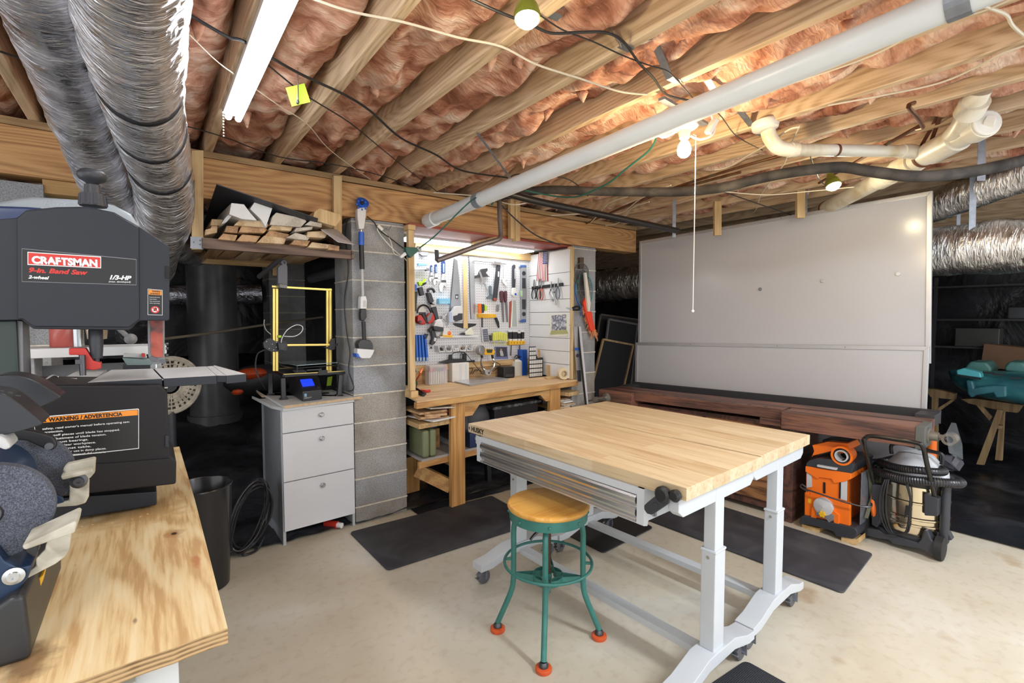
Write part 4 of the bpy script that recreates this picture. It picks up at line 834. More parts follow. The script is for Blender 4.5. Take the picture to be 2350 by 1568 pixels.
spots(plym, [(tuple(s4), (.2,.14,.05), (.5,.3,.12), .7), (tuple(kq), (.03,.055,.02), (.4,.2,.08), .8), (tuple(kq), (.011,.017,.02), (.05,.025,.012), 1), (tuple(sq), (.014,.05,.02), (.45,.16,.06), .75), (tuple(s2), (.06,.08,.02), (.22,.13,.06), .9), (tuple(s3), (.006,.02,.02), (.2,.13,.07), .8)])
b = MB().box(-.85, .022, .89, 2.1, .02, BZ-.0245); b.obj('white_cabinet', flat('cabinet_white', (.6,.62,.63), .4), t, bevel=.003)
b = MB().box(-.62, -.03, .872, .89, .06, BZ-.05); b.obj('door', flat('door_grey_white', (.5,.52,.53), .4), t, bevel=.003)
b = MB()
for k, (px_, py_) in enumerate(((185,1210),(192,1222),(260,1200),(300,1192),(320,1188),(230,1235),(340,1180),(170,1240),(280,1212),(215,1205),(350,1195),(205,1290),(175,1300))):
    q = az(px_, py_, BZ+.0015); a = k*1.7; b.tube([q, q+Vector((.004*math.cos(a), .004*math.sin(a), .002)), q+Vector((.004*math.cos(a+1), .006*math.sin(a), 0))], .0006, 4, 3)
tag(b.obj('wood_shavings', flat('shavings', (.7,.5,.28), .8)), 'curly wood shavings scattered in front of the saw base', 'shavings', None, 'stuff')
# ================================================================ band saw
sawm = flat('saw_grey_enamel', (.021,.024,.032), .42, 0, .03, spec=.35); sawd = flat('saw_dark_base', (.012,.011,.012), .5, 0, .05, spec=.3)
t = thing('band_saw', (-.09,1.56,BZ), 'black benchtop band saw with red and orange labels', 'band saw')
SP = Plane((0,1.45,0), 0)
head = [(-26,505),(38,500),(60,482),(130,475),(200,474),(262,487),(320,520),(389,566),(389,733),(385,736),(318,736),(296,758),(76,755),(50,735),(-26,736)]
b = MB().ppx(SP, head, -.2, 0); up_ = b.obj('upper_housing', sawm, t, bevel=.006)
b = MB().ppx(SP, [(38,502),(60,484),(130,477),(200,476),(262,489),(319,522),(320,733),(296,752),(76,750),(52,733),(40,733)], 0, .006); b.obj('wheel_door', sawm, up_, bevel=.003)
b = MB().ppx(SP, [(379,610),(389,612),(389,640),(379,638)], .0, .004); b.obj('door_latch', sawd, up_, bevel=.001)
b = MB().ppx(SP, [(-26,736),(38,734),(50,1000),(-26,1000)], -.16, -.02); b.obj('column', flat('saw_green_black', (.02,.035,.03), .35), t, bevel=.005)
b = MB().ppx(SP, [(36,736),(52,738),(54,900),(40,900)], -.1, -.03); b.obj('column_edge', mgrey, t)
# tension knob
q = SP.hit(214,474,-.08); b = MB(); prof = [(0,.026),(.028,.024),(.03,.016),(.05,.015),(.051,.01),(.056,.014),(.062,.024),(.07,.028),(.078,.027),(.085,.02),(.088,0)]
b.lathe(q, (0,0,1), prof, 32)
for k in range(14): a = 2*math.pi*k/14; b.beam(q+Vector((math.cos(a)*.0255, math.sin(a)*.0255, .002)), q+Vector((math.cos(a)*.0235, math.sin(a)*.0235, .027)), .004, .004)
b.rbox(q+Vector((.028,0,.022)), (.012,.012,.004)); b.obj('tension_knob', dgrey, t)
# guide post with red guard
G_ = Plane((0,1.5,0), 0)
b = MB().ppx(G_, [(338,734),(378,734),(378,826),(365,836),(350,836),(340,818)], -.03, .0); gp = b.obj('blade_guard', mgrey, t, bevel=.002)
b = MB().ppx(G_, [(345,734),(373,734),(374,820),(354,820),(346,812)], .0, .003); b.obj('guard_face', layered('worn_red', (.05,.04,.04), (.35,.06,.04), (.42,.09,.06), 16, .5, bmp=0), gp)
b = MB()
for y in (790, 800, 816, 828): q = G_.hit(380, y, -.01); b.cyl(q, q+Vector((.006,0,0)), .0035, n=8)
q = G_.hit(374,830,.002); b.lathe(q, (0,-1,0), [(0,.006),(.004,.006)], 12); q = G_.hit(352,824,.0); b.rbox(q, (.014,.016,.01), (0,.5,0)); b.obj('guide_bolt', dsteel, gp)
b = MB().ppx(G_, [(357,836),(360,836),(360,845),(357,845)], -.008, -.001); b.obj('blade', steel, gp)
# table
tz = 1.30; tb = flat('cast_table_top', (.66,.66,.68), .4, .1)
b = MB()
fl_, frr, br_, bl_ = az(200,878,tz), az(565,858,tz), az(492,838,tz), az(255,849,tz)
mid0, mid1 = az(372,869,tz), az(350,846,tz); s0, s1, s2_, s3_ = az(497,862,tz), az(519,862,tz), az(474,838,tz), az(489,838,tz)
for P in ((fl_, mid0, mid1, bl_), (mid0+Vector((.003,0,0)), s0, az(474,841,tz), mid1+Vector((.003,0,0))), (s1, frr, br_, az(489,840,tz))): b.prism([Vector(p) for p in P], (0,0,-.022))
b.prism([s0, s1, az(489,840,tz), az(474,841,tz)], (0,0,-.018)); 
o = b.xf(Matrix.Translation((0,0,0))).obj('saw_table', [tb, sawm], t, bevel=.0015)
for p in o.data.polygons: p.material_index = 0 if p.normal.z > .7 else 1
b = MB().prism([az(112,885,1.285), az(200,882,1.285), az(245,848,1.285), az(180,850,1.285)], (0,0,-.008)); b.obj('table_trunnion', tb, t)
b = MB().tube([az(100,876,1.3), az(120,862,1.31), az(140,868,1.3), az(175,870,1.3)], .002, 6, 4); b.obj('spring_wire', chrome, t)
b = MB(); q = az(365,868,1.3); b.rbox(q+Vector((0,-.002,-.004)), (.02,.012,.003), (0,0,.1)); b.rbox(q+Vector((.002,-.004,-.025)), (.03,.01,.004), (0,-.1,0)); b.cyl(q+Vector((0,-.004,-.004)), q+Vector((0,-.004,-.024)), .002, n=8); b.obj('table_pin', offw, t)
# red brake arm with black knob
b = MB().ppx(G_, [(158,799),(196,799),(214,828),(232,832),(232,846),(215,850),(196,848),(180,815),(158,815)], -.02, .01); b.obj('tracking_lever', red, t, bevel=.002)
q = G_.hit(222,770,.0); q.z = 1.29+.1; p0 = G_.hit(222,822,.0); b = MB().lathe(p0, (0,0,1), [(0,.011),(.035,.0135),(.066,.0135),(.068,.012),(.068,0)], 24); b.lathe(p0-Vector((0,0,.012)), (0,0,1), [(0,.005),(.012,.005)], 12); b.obj('lever_knob', dgrey, t)
b = MB(); q = G_.hit(190,850,.02); b.cyl(q-Vector((0,0,.012)), q+Vector((0,0,.035)), .006, n=12); b.rbox(q+Vector((-.006,0,.02)), (.012,.012,.01)); b.obj('adjust_bolt', dsteel, t)
# lower body, base
b = MB().ppx(SP, [(60,884),(370,884),(384,900),(388,1005),(392,1048),(405,1058),(404,1112),(185,1136),(60,1150),(0,1150),(0,884)], -.2, .0); lo = b.obj('lower_housing', sawd, t, bevel=.005)
b = MB().ppx(SP, [(379,1000),(387,1000),(387,1028),(379,1026)], .0, .004); b.obj('door_latch', sawm, lo, bevel=.001)
b = MB().ppx(SP, [(100,1070),(250,1064),(392,1052),(404,1060),(403,1110),(185,1134),(100,1146)], 0, .005); b.obj('base_skirt', sawd, lo, bevel=.002)
b = MB().ppx(Plane((0,1.5,0),0), [(100,1146),(360,1128),(360,1160),(190,1188),(100,1200)], -.2, 0); bs = b.obj('base_foot', sawm, t, bevel=.004)
# labels
lab_b = flat('label_black', (.008,.008,.008), .35); lred = flat('label_red', (.62,.03,.02), .4); lwh = flat('label_white', (.8,.8,.8), .5); lor = flat('label_orange', (.85,.27,.02), .4); lgy = flat('label_grey_line', (.2,.2,.22), .5)
def lab(px4, mat_, off, parent, name='label', th=.0006):
    return MB().ppx(SP, px4, off-th, off).obj(name, mat_, parent, smooth=0)
U = Vector((1,0,0)); o6 = .0066
lab([(50,570),(313,595),(313,655),(50,647)], lgy, o6, t); L1_ = lab([(51,571.5),(312,596.5),(312,653.5),(51,645.5)], lab_b, o6+.0004, t)
lab([(63,578),(232,589),(232,616),(63,608)], lwh, o6+.0008, L1_); lab([(65,580),(230,591),(230,614),(65,606)], lred, o6+.0012, L1_)
def txp(s, x, y, x2, y2, size, mat_, off, parent, sx=1.0, shear=0.0, bold=0.02, pl=SP):
    p = pl.hit(x, y, off); q = pl.hit(x2, y2, off); return text('lettering', s, p, q-p, Vector((0,0,1)) if abs((q-p).x) > .2*abs((q-p).z) else U, size, mat_, parent, .0002, bold, shear, sx=sx)
def fit(s, x, y, x2, y2, hpx, mat_, off, parent, shear=0.0, bold=.02, pl=SP):
    """lettering whose baseline runs from one point of the label to another"""
    p = pl.hit(x, y, off); q = pl.hit(x2, y2, off); h = (pl.hit(x, y-hpx, off)-p).length; size = h/.70; o = text('lettering', s, p, q-p, Vector((0,0,1)), size, mat_, parent, .0002, bold, shear)
    w_ = max(v.co.length for v in [type('V',(),{'co':(v.co+ (Vector((0,0,0))))}) for v in []] or [type('V',(),{'co':Vector((1,0,0))})]); u = (q-p).normalized()
    o0 = Vector((0,0,0)); a = parent
    while a is not None: o0 += Vector(a.location); a = a.parent
    mx = max((v.co+o0-p).dot(u) for v in o.data.vertices); k = (q-p).length/mx
    for v in o.data.vertices: d = v.co+o0-p; v.co = v.co + u*(d.dot(u)*(k-1))
    return o
fit('CRAFTSMAN', 73, 604, 224, 612, 16, lwh, o6+.0016, L1_, 0, .055); fit('9-in. Band Saw', 64, 624.5, 202, 631, 10.5, lred, o6+.0008, L1_, .3, .045)
fit('2-wheel', 65, 639, 113, 641.5, 7, lwh, o6+.0008, L1_, .3, .04); fit('1/3-HP', 249, 641, 302, 643, 9.5, lwh, o6+.0008, L1_, .3, .045); fit('(max. developed)', 249, 648, 300, 649, 3.6, lwh, o6+.0008, L1_, .2, .01)
SP2 = .001
lab([(339,663),(373,666),(373,724),(339,723)], lwh, SP2, t, th=.0008); W1 = lab([(340,664),(372,667),(372,723),(340,722)], lab_b, SP2+.0004, t); lab([(341,665),(371,668),(371,678),(341,676)], lor, SP2+.0008, W1)
fit('WARNING', 349, 670, 368, 671.5, 3.2, lab_b, SP2+.0012, W1); fit('ADVERTENCIA', 344, 675, 368, 676.5, 3.2, lab_b, SP2+.0012, W1)
for k, s in enumerate(('Keep hands away', 'from blade.', 'Wear eye protection', 'when operating.')): fit(s, 343, 683+k*4.6, 367 if len(s) > 12 else 360, 683.5+k*4.6, 2, lwh, SP2+.0008, W1, 0, 0)
b = MB(); q = SP.hit(356,711,SP2+.0008); b.lathe(q, (0,-1,0), [(0,.0085),(.0003,.0085)], 24); b.obj('symbol_disc', lwh, W1); b = MB().lathe(q-Vector((0,.0003,0)), (0,-1,0), [(0,.0062),(0,.0085),(.0004,.0085),(.0004,.0062)], 24, caps=False); b.rbox(q-Vector((0,.0006,0)), (.014,.0004,.002), (0,.78,0)); b.obj('symbol_ring', lred, W1)
b = MB().ppx(SP, [(352,714),(353,706),(355,708),(356,704),(358,708),(360,706),(360,714)], SP2+.001, SP2+.0013); b.obj('hand_symbol', lab_b, W1)
lab([(75,958),(317,938),(319,940),(319,1030),(90,1055)], lwh, .0009, lo, th=.0008); W2 = lab([(77,960),(316,940),(317.5,942),(317.5,1028.5),(90,1053)], lab_b, .0013, lo); lab([(79,961),(315,941),(316,942),(316,953),(82,972)], lor, .0017, W2)
b = MB().ppx(SP, [(96,969.5),(107,968.5),(101,959.5)], .0017, .002); b.obj('warning_triangle', lab_b, W2)
fit('WARNING / ADVERTENCIA', 112, 968, 281, 954, 8.5, lab_b, .002, W2, 0, .035)
for k, (s, x2, sl) in enumerate((('safety, read owner\'s manual before operating saw.', 298, .085), ('protection.', 145, .085), ('cutoff pieces until blade has stopped.', 275, .085), ('adjustment of blade tension.', 244, .085), ('thrust bearings.', 203, .085), ('to clear workpiece.', 220, .085), ('against table.', 209, .085), ('rain or use in damp places.', 244, .085), ('lea el manual del usuario', 243, .085), ('tierra.', 160, .085))):
    x0 = (97,102,112,118,122,128,134,138,142,146)[k]; y0 = 987+k*7.6; fit(s, x0, y0, max(x2, x0+14), y0-(max(x2, x0+14)-x0)*.085, 4.6, lwh, .0017, W2, 0, .01)
# ================================================================ bench grinder
gb = flat('grinder_blue', (.015,.035,.08), .35, .2); gk = flat('grinder_hood', (.03,.032,.036), .33, .35); gst = layered('grey_abrasive', (.04,.045,.06), (.08,.09,.12), (.14,.15,.19), 620, .85, bmp=.6, dist=.001, det=2); cst = layered('painted_cast', (.36,.33,.26), (.5,.47,.38), (.6,.58,.5), 25, .5, bmp=.1)
t = thing('bench_grinder', (-.22,1.1,BZ), 'dark blue bench grinder with two grey wheels in the near left corner', 'bench grinder')
N1, N2 = Plane((0,.97,0), 0), Plane((0,1.2,0), 0)
c1_, c2_ = N1.hit(-28,1182), N2.hit(52,1092)
for c, nm in ((c1_, 'near'), (c2_, 'far')):
    b = MB().lathe(c+Vector((0,.022,0)), (0,-1,0), [(0,.066),(.002,.069),(.02,.069),(.022,.066)], 56); w_ = b.obj('grinding_wheel', gst, t)
    MB().lathe(c+Vector((0,-.0005,0)), (0,-1,0), [(0,.016),(.003,.014),(.004,.01),(.012,.009),(.012,0)], 28).obj('wheel_flange', dsteel, w_)
def arcpts(c, r0, r1, a0, a1, n=16):
    o = [c+Vector((math.cos(a0+(a1-a0)*k/n)*r1, 0, math.sin(a0+(a1-a0)*k/n)*r1)) for k in range(n+1)]
    return o+[c+Vector((math.cos(a1+(a0-a1)*k/n)*r0, 0, math.sin(a1+(a0-a1)*k/n)*r0)) for k in range(n+1)]
b = MB().prism([p+Vector((0,-.018,0)) for p in (N1.hit(0,1250),N1.hit(18,1275),N1.hit(50,1292),N1.hit(80,1284),N1.hit(68,1318),N1.hit(40,1352),N1.hit(0,1400),N1.hit(-80,1400),N1.hit(-120,1200))], (0,.06,0)); b.obj('wheel_guard', gb, t, bevel=.004)
b = MB().prism([p+Vector((0,.026,0)) for p in (N2.hit(20,990),N2.hit(60,1010),N2.hit(75,1060),N2.hit(100,1100),N2.hit(152,1143),N2.hit(120,1155),N2.hit(95,1168),N2.hit(40,1200),N2.hit(-40,1190),N2.hit(-40,1000))], (0,.04,0)); b.obj('wheel_guard', gb, t, bevel=.004)
b = MB().prism([p+Vector((0,-.02,0)) for p in (N2.hit(60,1050),N2.hit(84,1100),N2.hit(148,1136),N2.hit(152,1146),N2.hit(96,1168),N2.hit(50,1150))], (0,.008,0)); b.obj('guard_lip', gb, t, bevel=.002)
# hoods
def hood(pl, outer, inner, d0, d1):
    b = MB(); b.prism([pl.hit(*p)+Vector((0,d0,0)) for p in sm2(outer)+sm2(inner)[::-1]], (0,d1-d0,0)); return b
b = hood(N1, [(-60,890),(0,893),(30,901),(60,922),(88,945),(107,962)], [(-60,985),(0,990),(50,982),(85,972),(104,966)], -.035, .035); b.obj('spark_hood', gk, t, bevel=.008, seg=3)
b = hood(N2, [(-20,866),(20,857),(60,861),(95,874),(125,892),(147,906)], [(-20,930),(40,936),(90,934),(120,922),(143,910)], -.03, .04); b.obj('spark_hood', gk, t, bevel=.008, seg=3)
b = MB()
for x, y in ((4,897),(24,901),(42,908)): q = N1.hit(x, y, .036); b.rbox(q, (.005,.002,.002), (0,.3,0))
b.obj('vent_slot', black, t)
b = MB().ppx(N2, [(28,990),(50,986),(80,990),(120,1002),(130,1016),(128,1030),(116,1035),(100,1030),(60,1012),(30,1010)], .02, .036); a_ = b.obj('eye_shield_arm', black, t, bevel=.003); q = N2.hit(113,1024,.036); MB().lathe(q, (0,-1,0), [(0,.006),(.003,.006),(.003,.0)], 14).obj('arm_screw', steel, a_)
b = MB().ppx(N1, [(-40,1005),(0,1000),(16,1010),(28,1026),(12,1036),(0,1030),(-40,1030)], .0, .05); b.obj('eye_shield_mount', lgrey, t, bevel=.005)
# tool rests
b = MB().ppx(N2, [(143,1080),(148,1070),(155,1066),(218,1052),(219,1056),(217,1086),(205,1100),(160,1100)], .01, .03); b.prism([N2.hit(*p)+Vector((0,-.045,0)) for p in ((146,1078),(218,1062),(219,1072),(150,1088))], (0,.05,0)); r_ = b.obj('tool_rest', cst, t, bevel=.003)
b = MB().ppx(N2, [(160,1098),(205,1098),(204,1140),(196,1156),(175,1162),(120,1166),(120,1154),(158,1150)], .012, .02); b.obj('rest_bracket', cst, r_, bevel=.003)
q = N2.hit(181,1104,.03); MB().lathe(q, (0,-1,0), [(0,.013),(.003,.013),(.004,.008),(.007,.0075),(.007,.003),(.004,.003)], 20).obj('rest_bolt', dsteel, r_)
b = MB().prism([N1.hit(*p)+Vector((0,-.07,0)) for p in ((72,1212),(186,1160),(189,1166),(185,1186),(78,1222))], (0,.065,0)); b.ppx(N1, [(112,1215),(186,1183),(168,1200),(162,1235),(120,1222)], -.002, .006); r_ = b.obj('tool_rest', cst, t, bevel=.003)
b = MB().ppx(N1, [(112,1213),(170,1190),(166,1205),(160,1262),(150,1278),(128,1295),(60,1330),(52,1322),(82,1300),(82,1284),(102,1262),(108,1240)], -.004, .004); b.obj('rest_bracket', cst, r_, bevel=.002)
b = MB().ppx(N1, [(62,1246),(88,1254),(88,1266),(78,1280),(58,1268)], .0, .02); b.obj('stop_block', black, t, bevel=.002)
q = N1.hit(32,1322,.02); MB().lathe(q, (0,-1,0), [(0,.012),(.002,.012),(.003,.007),(.006,.0065),(.006,.003),(.003,.003)], 20).obj('guard_bolt', steel, t)
b = MB().prism([p+Vector((0,-.04,0)) for p in (N1.hit(-80,1390),N1.hit(0,1368),N1.hit(40,1340),N1.hit(70,1340))] + [Vector((N1.hit(78,1340).x, .93, 1.0)), Vector((N1.hit(76,1340).x, .93, BZ+.001)), Vector((-.5,.93,BZ+.001))], (0,.3,0)); b.obj('base', flat('grinder_base', (.025,.027,.03), .4), t, bevel=.01, seg=3)
b = MB().lathe(N1.hit(-120,1180)+Vector((-.0,.06,0)), (0,1,0), [(0,.05),(.01,.062),(.13,.062),(.14,.05)], 32); b.obj('motor', gb, t)
b = MB().ppx(N1, [(70,1345),(100,1318),(92,1352),(78,1385)], -.09, -.06); one(b, 'push_stick', yellow, 'yellow plastic stick behind the grinder base', 'push stick', bevel=.002)
# ================================================================ drill press on a small white table
D_ = Plane((0,1.95,0), 0)
t = thing('drill_press', (-.17,2.0,1.36), 'grey and blue bench drill press behind the band saw', 'drill press')
b = MB().ppx(D_, [(-60,470),(0,462),(35,455),(75,450),(190,458),(262,470),(300,490),(318,515),(318,620),(-60,620)], -.3, 0); h_ = b.obj('belt_cover', flat('press_grey', (.34,.38,.42), .4), t, bevel=.012, seg=3)
b = MB().ppx(D_, [(-60,476),(0,472),(60,474),(100,477),(110,500),(-60,520)], -.31, .012); b.obj('motor_cover', flat('press_blue', (.02,.04,.13), .3), t, bevel=.008)
fit('RYOBI', 96, 472, 205, 482, 14, flat('embossed_grey', (.36,.4,.44), .35), .001, h_, .25, .01, pl=D_)
b = MB().ppx(D_, [(200,620),(268,620),(268,720),(200,720)], -.2, -.05); b.obj('press_head', flat('press_blue', (.02,.04,.13), .3), t, bevel=.01)
def rod(x, r, z0, z1, nm, m, dy=0): q = D_.hit(x, 780, 0); MB().lathe((q.x, q.y+dy, z0), (0,0,1), [(0,r),(z1-z0,r)], 24).obj(nm, m, t)
rod(174, .0155, 1.361, 1.75, 'column', flat('column_steel', (.5,.52,.52), .25, .9), .06)
q = D_.hit(222,790,0); b = MB().lathe((q.x, q.y+.03, 1.365), (0,0,1), [(0,.011),(.018,.013),(.02,.024),(.05,.027),(.052,.03),(.12,.03)], 24); b.obj('chuck', flat('brassy_steel', (.5,.42,.3), .3, .8), t)
b = MB().tube([D_.hit(270,752,.02), D_.hit(292,772,.02)], .007, 10); b.ball(D_.hit(300,778,.02), .017, 14); b.obj('feed_lever', mgrey, t)
rr_ = D_.hit(141,780,0); one(MB().lathe((rr_.x, 2.03, 1.361), (0,0,1), [(0,.036),(.1,.036)], 30), 'sanding_drum', layered('red_abrasive', (.35,.06,.05), (.45,.1,.08), (.6,.35,.33), 9, .8, bmp=0), 'red abrasive cylinder standing behind the band saw', 'sanding drum')
t = thing('tool_table', (-.17,2.02,BZ), 'small white metal table behind the band saw', 'table')
MB().box(-.31, .045, 1.95, 2.12, 1.332, 1.36).obj('table_top', white, t, bevel=.003)
for x in (-.3, .0): MB().box(x, x+.03, 1.96, 2.1, BZ, 1.332).obj('leg', flat('hammered_grey', (.36,.37,.39), .5, 0, .2, 60), t, bevel=.002)
MB().box(-.27, .0, 2.08, 2.085, BZ+.02, 1.3).obj('back_panel', flat('panel_grey', (.2,.21,.23), .5), t)
t = thing('angle_gauge', az(310,842,1.2)*0+D_.hit(310,838,.1), 'small grey measuring tool with a red button behind the saw table', 'tool')
b = MB().ppx(D_, [(280,822),(345,826),(350,838),(292,840)], .06, .12); b.obj('plate', flat('green_grey', (.2,.28,.28), .4), t, bevel=.002)
b = MB().ppx(D_, [(284,812),(335,814),(338,822),(282,820)], .07, .11); b.obj('body', lgrey, t, bevel=.002); MB().ppx(D_, [(325,811),(333,812),(333,820),(325,819)], .1, .12).obj('button', red, t)
b = MB().ppx(D_, [(282,838),(345,838),(345,880),(282,880)], .05, .12); b.obj('stand', dgrey, t)
# ================================================================ hanging lumber shelf
t = thing('lumber_shelf', (.65,3.6,1.84), 'hanging wooden shelf frame holding scrap lumber', 'shelf')
darkw = wood('weathered_dark_wood', (.2,.13,.1), (.09,.055,.045), 0, 1.2)
S1 = Plane((0,3.29,0), 0)
b = MB().ppx(S1, [(440,345),(467,345),(467,572),(440,572)], -.02, .02); b.obj('post', pinez, t, bevel=.002)
b = MB().ppx(S1, [(766,403),(785,404),(785,545),(766,545)], -.02, .02); b.obj('post', pinez, t, bevel=.002)
b = MB().box(.255, 1.11, 3.25, 3.29, 1.845, 1.905); b.box(1.10,1.115,3.24,3.3,1.845,1.90); b.obj('front_ledger', darkw, t, bevel=.002)
b = MB().box(.24, .95, 4.42, 4.46, 1.87, 1.97); b.obj('rear_ledger', pine, t, bevel=.002)
b = MB().box(.2,.24,4.38,4.42,1.87,2.4).box(.83,.87,4.38,4.42,1.80,2.4); b.obj('rear_post', pinez, t, bevel=.002)
b = MB().ppx(S1, [(437,543),(467,545),(467,572),(437,570)], .02, .023); b.obj('corner_plate', galv, t)
b = MB(); 
for x, y in ((459,552),(459,561),(445,556)): b.ball(S1.hit(x,y,.024), .004, 8)
b.obj('nail', steel, t)
scrw = [wood('scrap_wood_a', (.66,.5,.32), (.48,.32,.17), 1, 1.3), wood('scrap_wood_b', (.55,.34,.18), (.36,.2,.1), 1, 1.2), wood('scrap_wood_c', (.58,.53,.45), (.42,.36,.3), 1, 1.2)]
S2 = lambda Y: Plane((0,Y,0), 0)
def plank(px, Y, L, m, lab, name='scrap_board', grp='scrap boards on the hanging shelf', skew=0.0):
    pl = S2(Y); P = [pl.hit(x, y) for x, y in px]; off = Vector((skew, L, -.0)); 
    one(MB().prism(P, off), name, m, lab, 'board', grp, bevel=.0015)
W0 = white
items = [
 ([(470,540),(498,534),(500,508),(488,505),(484,524),(472,527)],3.22,1.15,0,'lowest left scrap board end on the hanging shelf, pale'),
 ([(483,517),(510,518),(511,504),(486,503)],3.2,1.1,0,'short pale board end above the lowest left scrap'),
 ([(500,549),(540,553),(545,540),(512,536)],3.21,1.1,1,'brown board at the bottom left of the lumber pile'),
 ([(542,553),(588,556),(598,542),(556,538)],3.2,1.1,1,'brown board second along the bottom of the lumber pile'),
 ([(590,557),(652,560),(657,547),(606,541)],3.18,1.1,0,'wide brown board bottom centre of the lumber pile'),
 ([(515,533),(545,535),(548,520),(520,518)],3.2,1.0,1,'stubby brown board in the second layer, left'),
 ([(548,533),(606,535),(613,527),(608,519),(555,518)],3.17,1.0,1,'rough brown board with a notched end, second layer'),
 ([(606,544),(658,548),(664,538),(618,528)],3.19,1.0,1,'brown board between rough ends, centre of lumber pile'),
 ([(537,517),(612,523),(616,516),(610,508),(552,503)],3.15,1.0,0,'long pale board with an angled end on the pile'),
 ([(616,527),(668,530),(672,521),(628,513)],3.15,1.0,0,'bark edged brown board in the centre'),
 ([(619,516),(690,522),(703,509),(700,502),(634,488),(625,497)],3.13,1.0,2,'white painted rough plank topping the centre pile'),
 ([(666,561),(705,565),(712,553),(676,550)],3.18,1.0,1,'brown board bottom right of the centre'),
 ([(706,568),(752,571),(756,561),(716,556)],3.19,1.0,0,'thin pale board bottom right'),
 ([(656,546),(706,552),(712,543),(678,534)],3.15,1.0,2,'grey weathered board, upper right of centre'),
 ([(675,532),(716,527),(718,520),(680,523)],3.12,.9,2,'grey slat lying across the right side'),
 ([(704,544),(746,546),(752,536),(745,530),(706,532)],3.14,1.0,0,'pale splintered board on the right side'),
 ([(752,573),(778,576),(779,565),(756,560)],3.2,1.0,1,'short brown board end beside the right post'),
 ([(700,516),(738,522),(739,513),(712,507)],3.12,.9,2,'white edged slat above the splintered board'),
]
for px, Y, L, mi, lab in items: plank(px, Y, L, scrw[mi], lab)
plank([(717,504),(770,520),(783,503),(780,492),(733,478),(722,486)], 3.1, .7, pinez, 'stout pine offcut with rough sawn end at right of the lumber')
plank([(526,492),(531,466),(560,469),(574,488),(590,506),(556,503)], 3.1, 1.1, W0, 'white moulded trim piece with stepped profile', 'trim_board', 'white painted trim on the lumber shelf', -.05)
plank([(574,480),(584,464),(627,473),(610,522),(600,505)], 3.12, 1.0, W0, 'tall white fluted trim piece beside the stepped one', 'trim_board', 'white painted trim on the lumber shelf', -.05)
plank([(507,515),(517,500),(546,470),(548,478),(520,510)], 3.12, 1.0, lgrey, 'grey white batten leaning at left of the trim', 'trim_board', 'white painted trim on the lumber shelf', -.03)
b = MB().prism([ay(497,424,3.05), ay(730,503,3.05), Vector((1.08,4.2,1.99)), Vector((.3,4.2,2.0))], (0,0,.005)); one(b, 'black_sheet', flat('black_sheet', (.018,.02,.03), .5), 'thin black sheet lying on top of the scrap lumber', 'sheet')
b = MB().prism([ay(737,528,3.1), ay(772,526,3.3), ay(812,562,3.08), ay(775,556,3.05)], (0,0,.004)); one(b, 'thin_sheet', flat('pinkish_sheet', (.45,.42,.43), .4), 'thin pale sheet sticking out at the right of the lumber', 'sheet')
# camera and bracket above the printer
# ================================================================ white drawer cabinet
MC = Matrix.Translation((.645,3.262,0)) @ Matrix.Rotation(R(3.2), 4, 'Z')
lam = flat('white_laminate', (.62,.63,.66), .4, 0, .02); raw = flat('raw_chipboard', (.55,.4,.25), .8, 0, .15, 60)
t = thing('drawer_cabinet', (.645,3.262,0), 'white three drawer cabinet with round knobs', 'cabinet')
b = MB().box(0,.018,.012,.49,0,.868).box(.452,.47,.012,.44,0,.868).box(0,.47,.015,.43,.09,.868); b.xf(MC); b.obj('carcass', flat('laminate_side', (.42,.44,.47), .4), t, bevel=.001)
for z0, z1 in ((.725,.868),(.412,.719),(.092,.406)):
    b = MB().box(.006,.464,-.004,.012,z0,z1); b.xf(MC); o = b.obj('drawer', lam, t, bevel=.0015)
    q = MC @ Vector((.245,-.004,z1-.052 if z1 > .8 else z1-.06)); MB().lathe(q, MC.to_3x3() @ Vector((0,-1,0)), [(0,.006),(.01,.006),(.012,.014),(.022,.015),(.026,.011),(.026,0)], 20).obj('knob', steel, o)
b = MB().prism([az(650,938,.892), az(832,915,.892), Vector((1.115,3.31,.892)), Vector((1.095,3.72,.892)), Vector((.62,3.74,.892)), az(588,900,.892)], (0,0,.016)); o = b.obj('loose_top', [white, raw], t, smooth=0)
for p in o.data.polygons: p.material_index = 0 if p.normal.z > .5 or p.normal.x < -.7 else 1
b = MB().prism([az(622,938,.87), az(650,944,.87), Vector((1.12,3.3,.87)), Vector((1.09,3.7,.87)), Vector((.6,3.7,.87)), az(578,915,.87)], (0,0,.02)); b.obj('top_board', white, t, bevel=.001)
p = Vector((1.0,3.2,.035)); t = thing('spray_can', p, 'red and white can lying under the drawer cabinet', 'can')
q0, q1 = az(775,1205,.03), az(788,1207,.03); b = MB().lathe(q0+Vector((0,.0,0)), (q1-q0), [(-.1,.024),(.0,.024)], 20); b.obj('can_body', red, t); MB().lathe(q0, (q1-q0), [(0,.018),(.035,.018),(.037,.01),(.037,0)], 18).obj('cap', white, t)
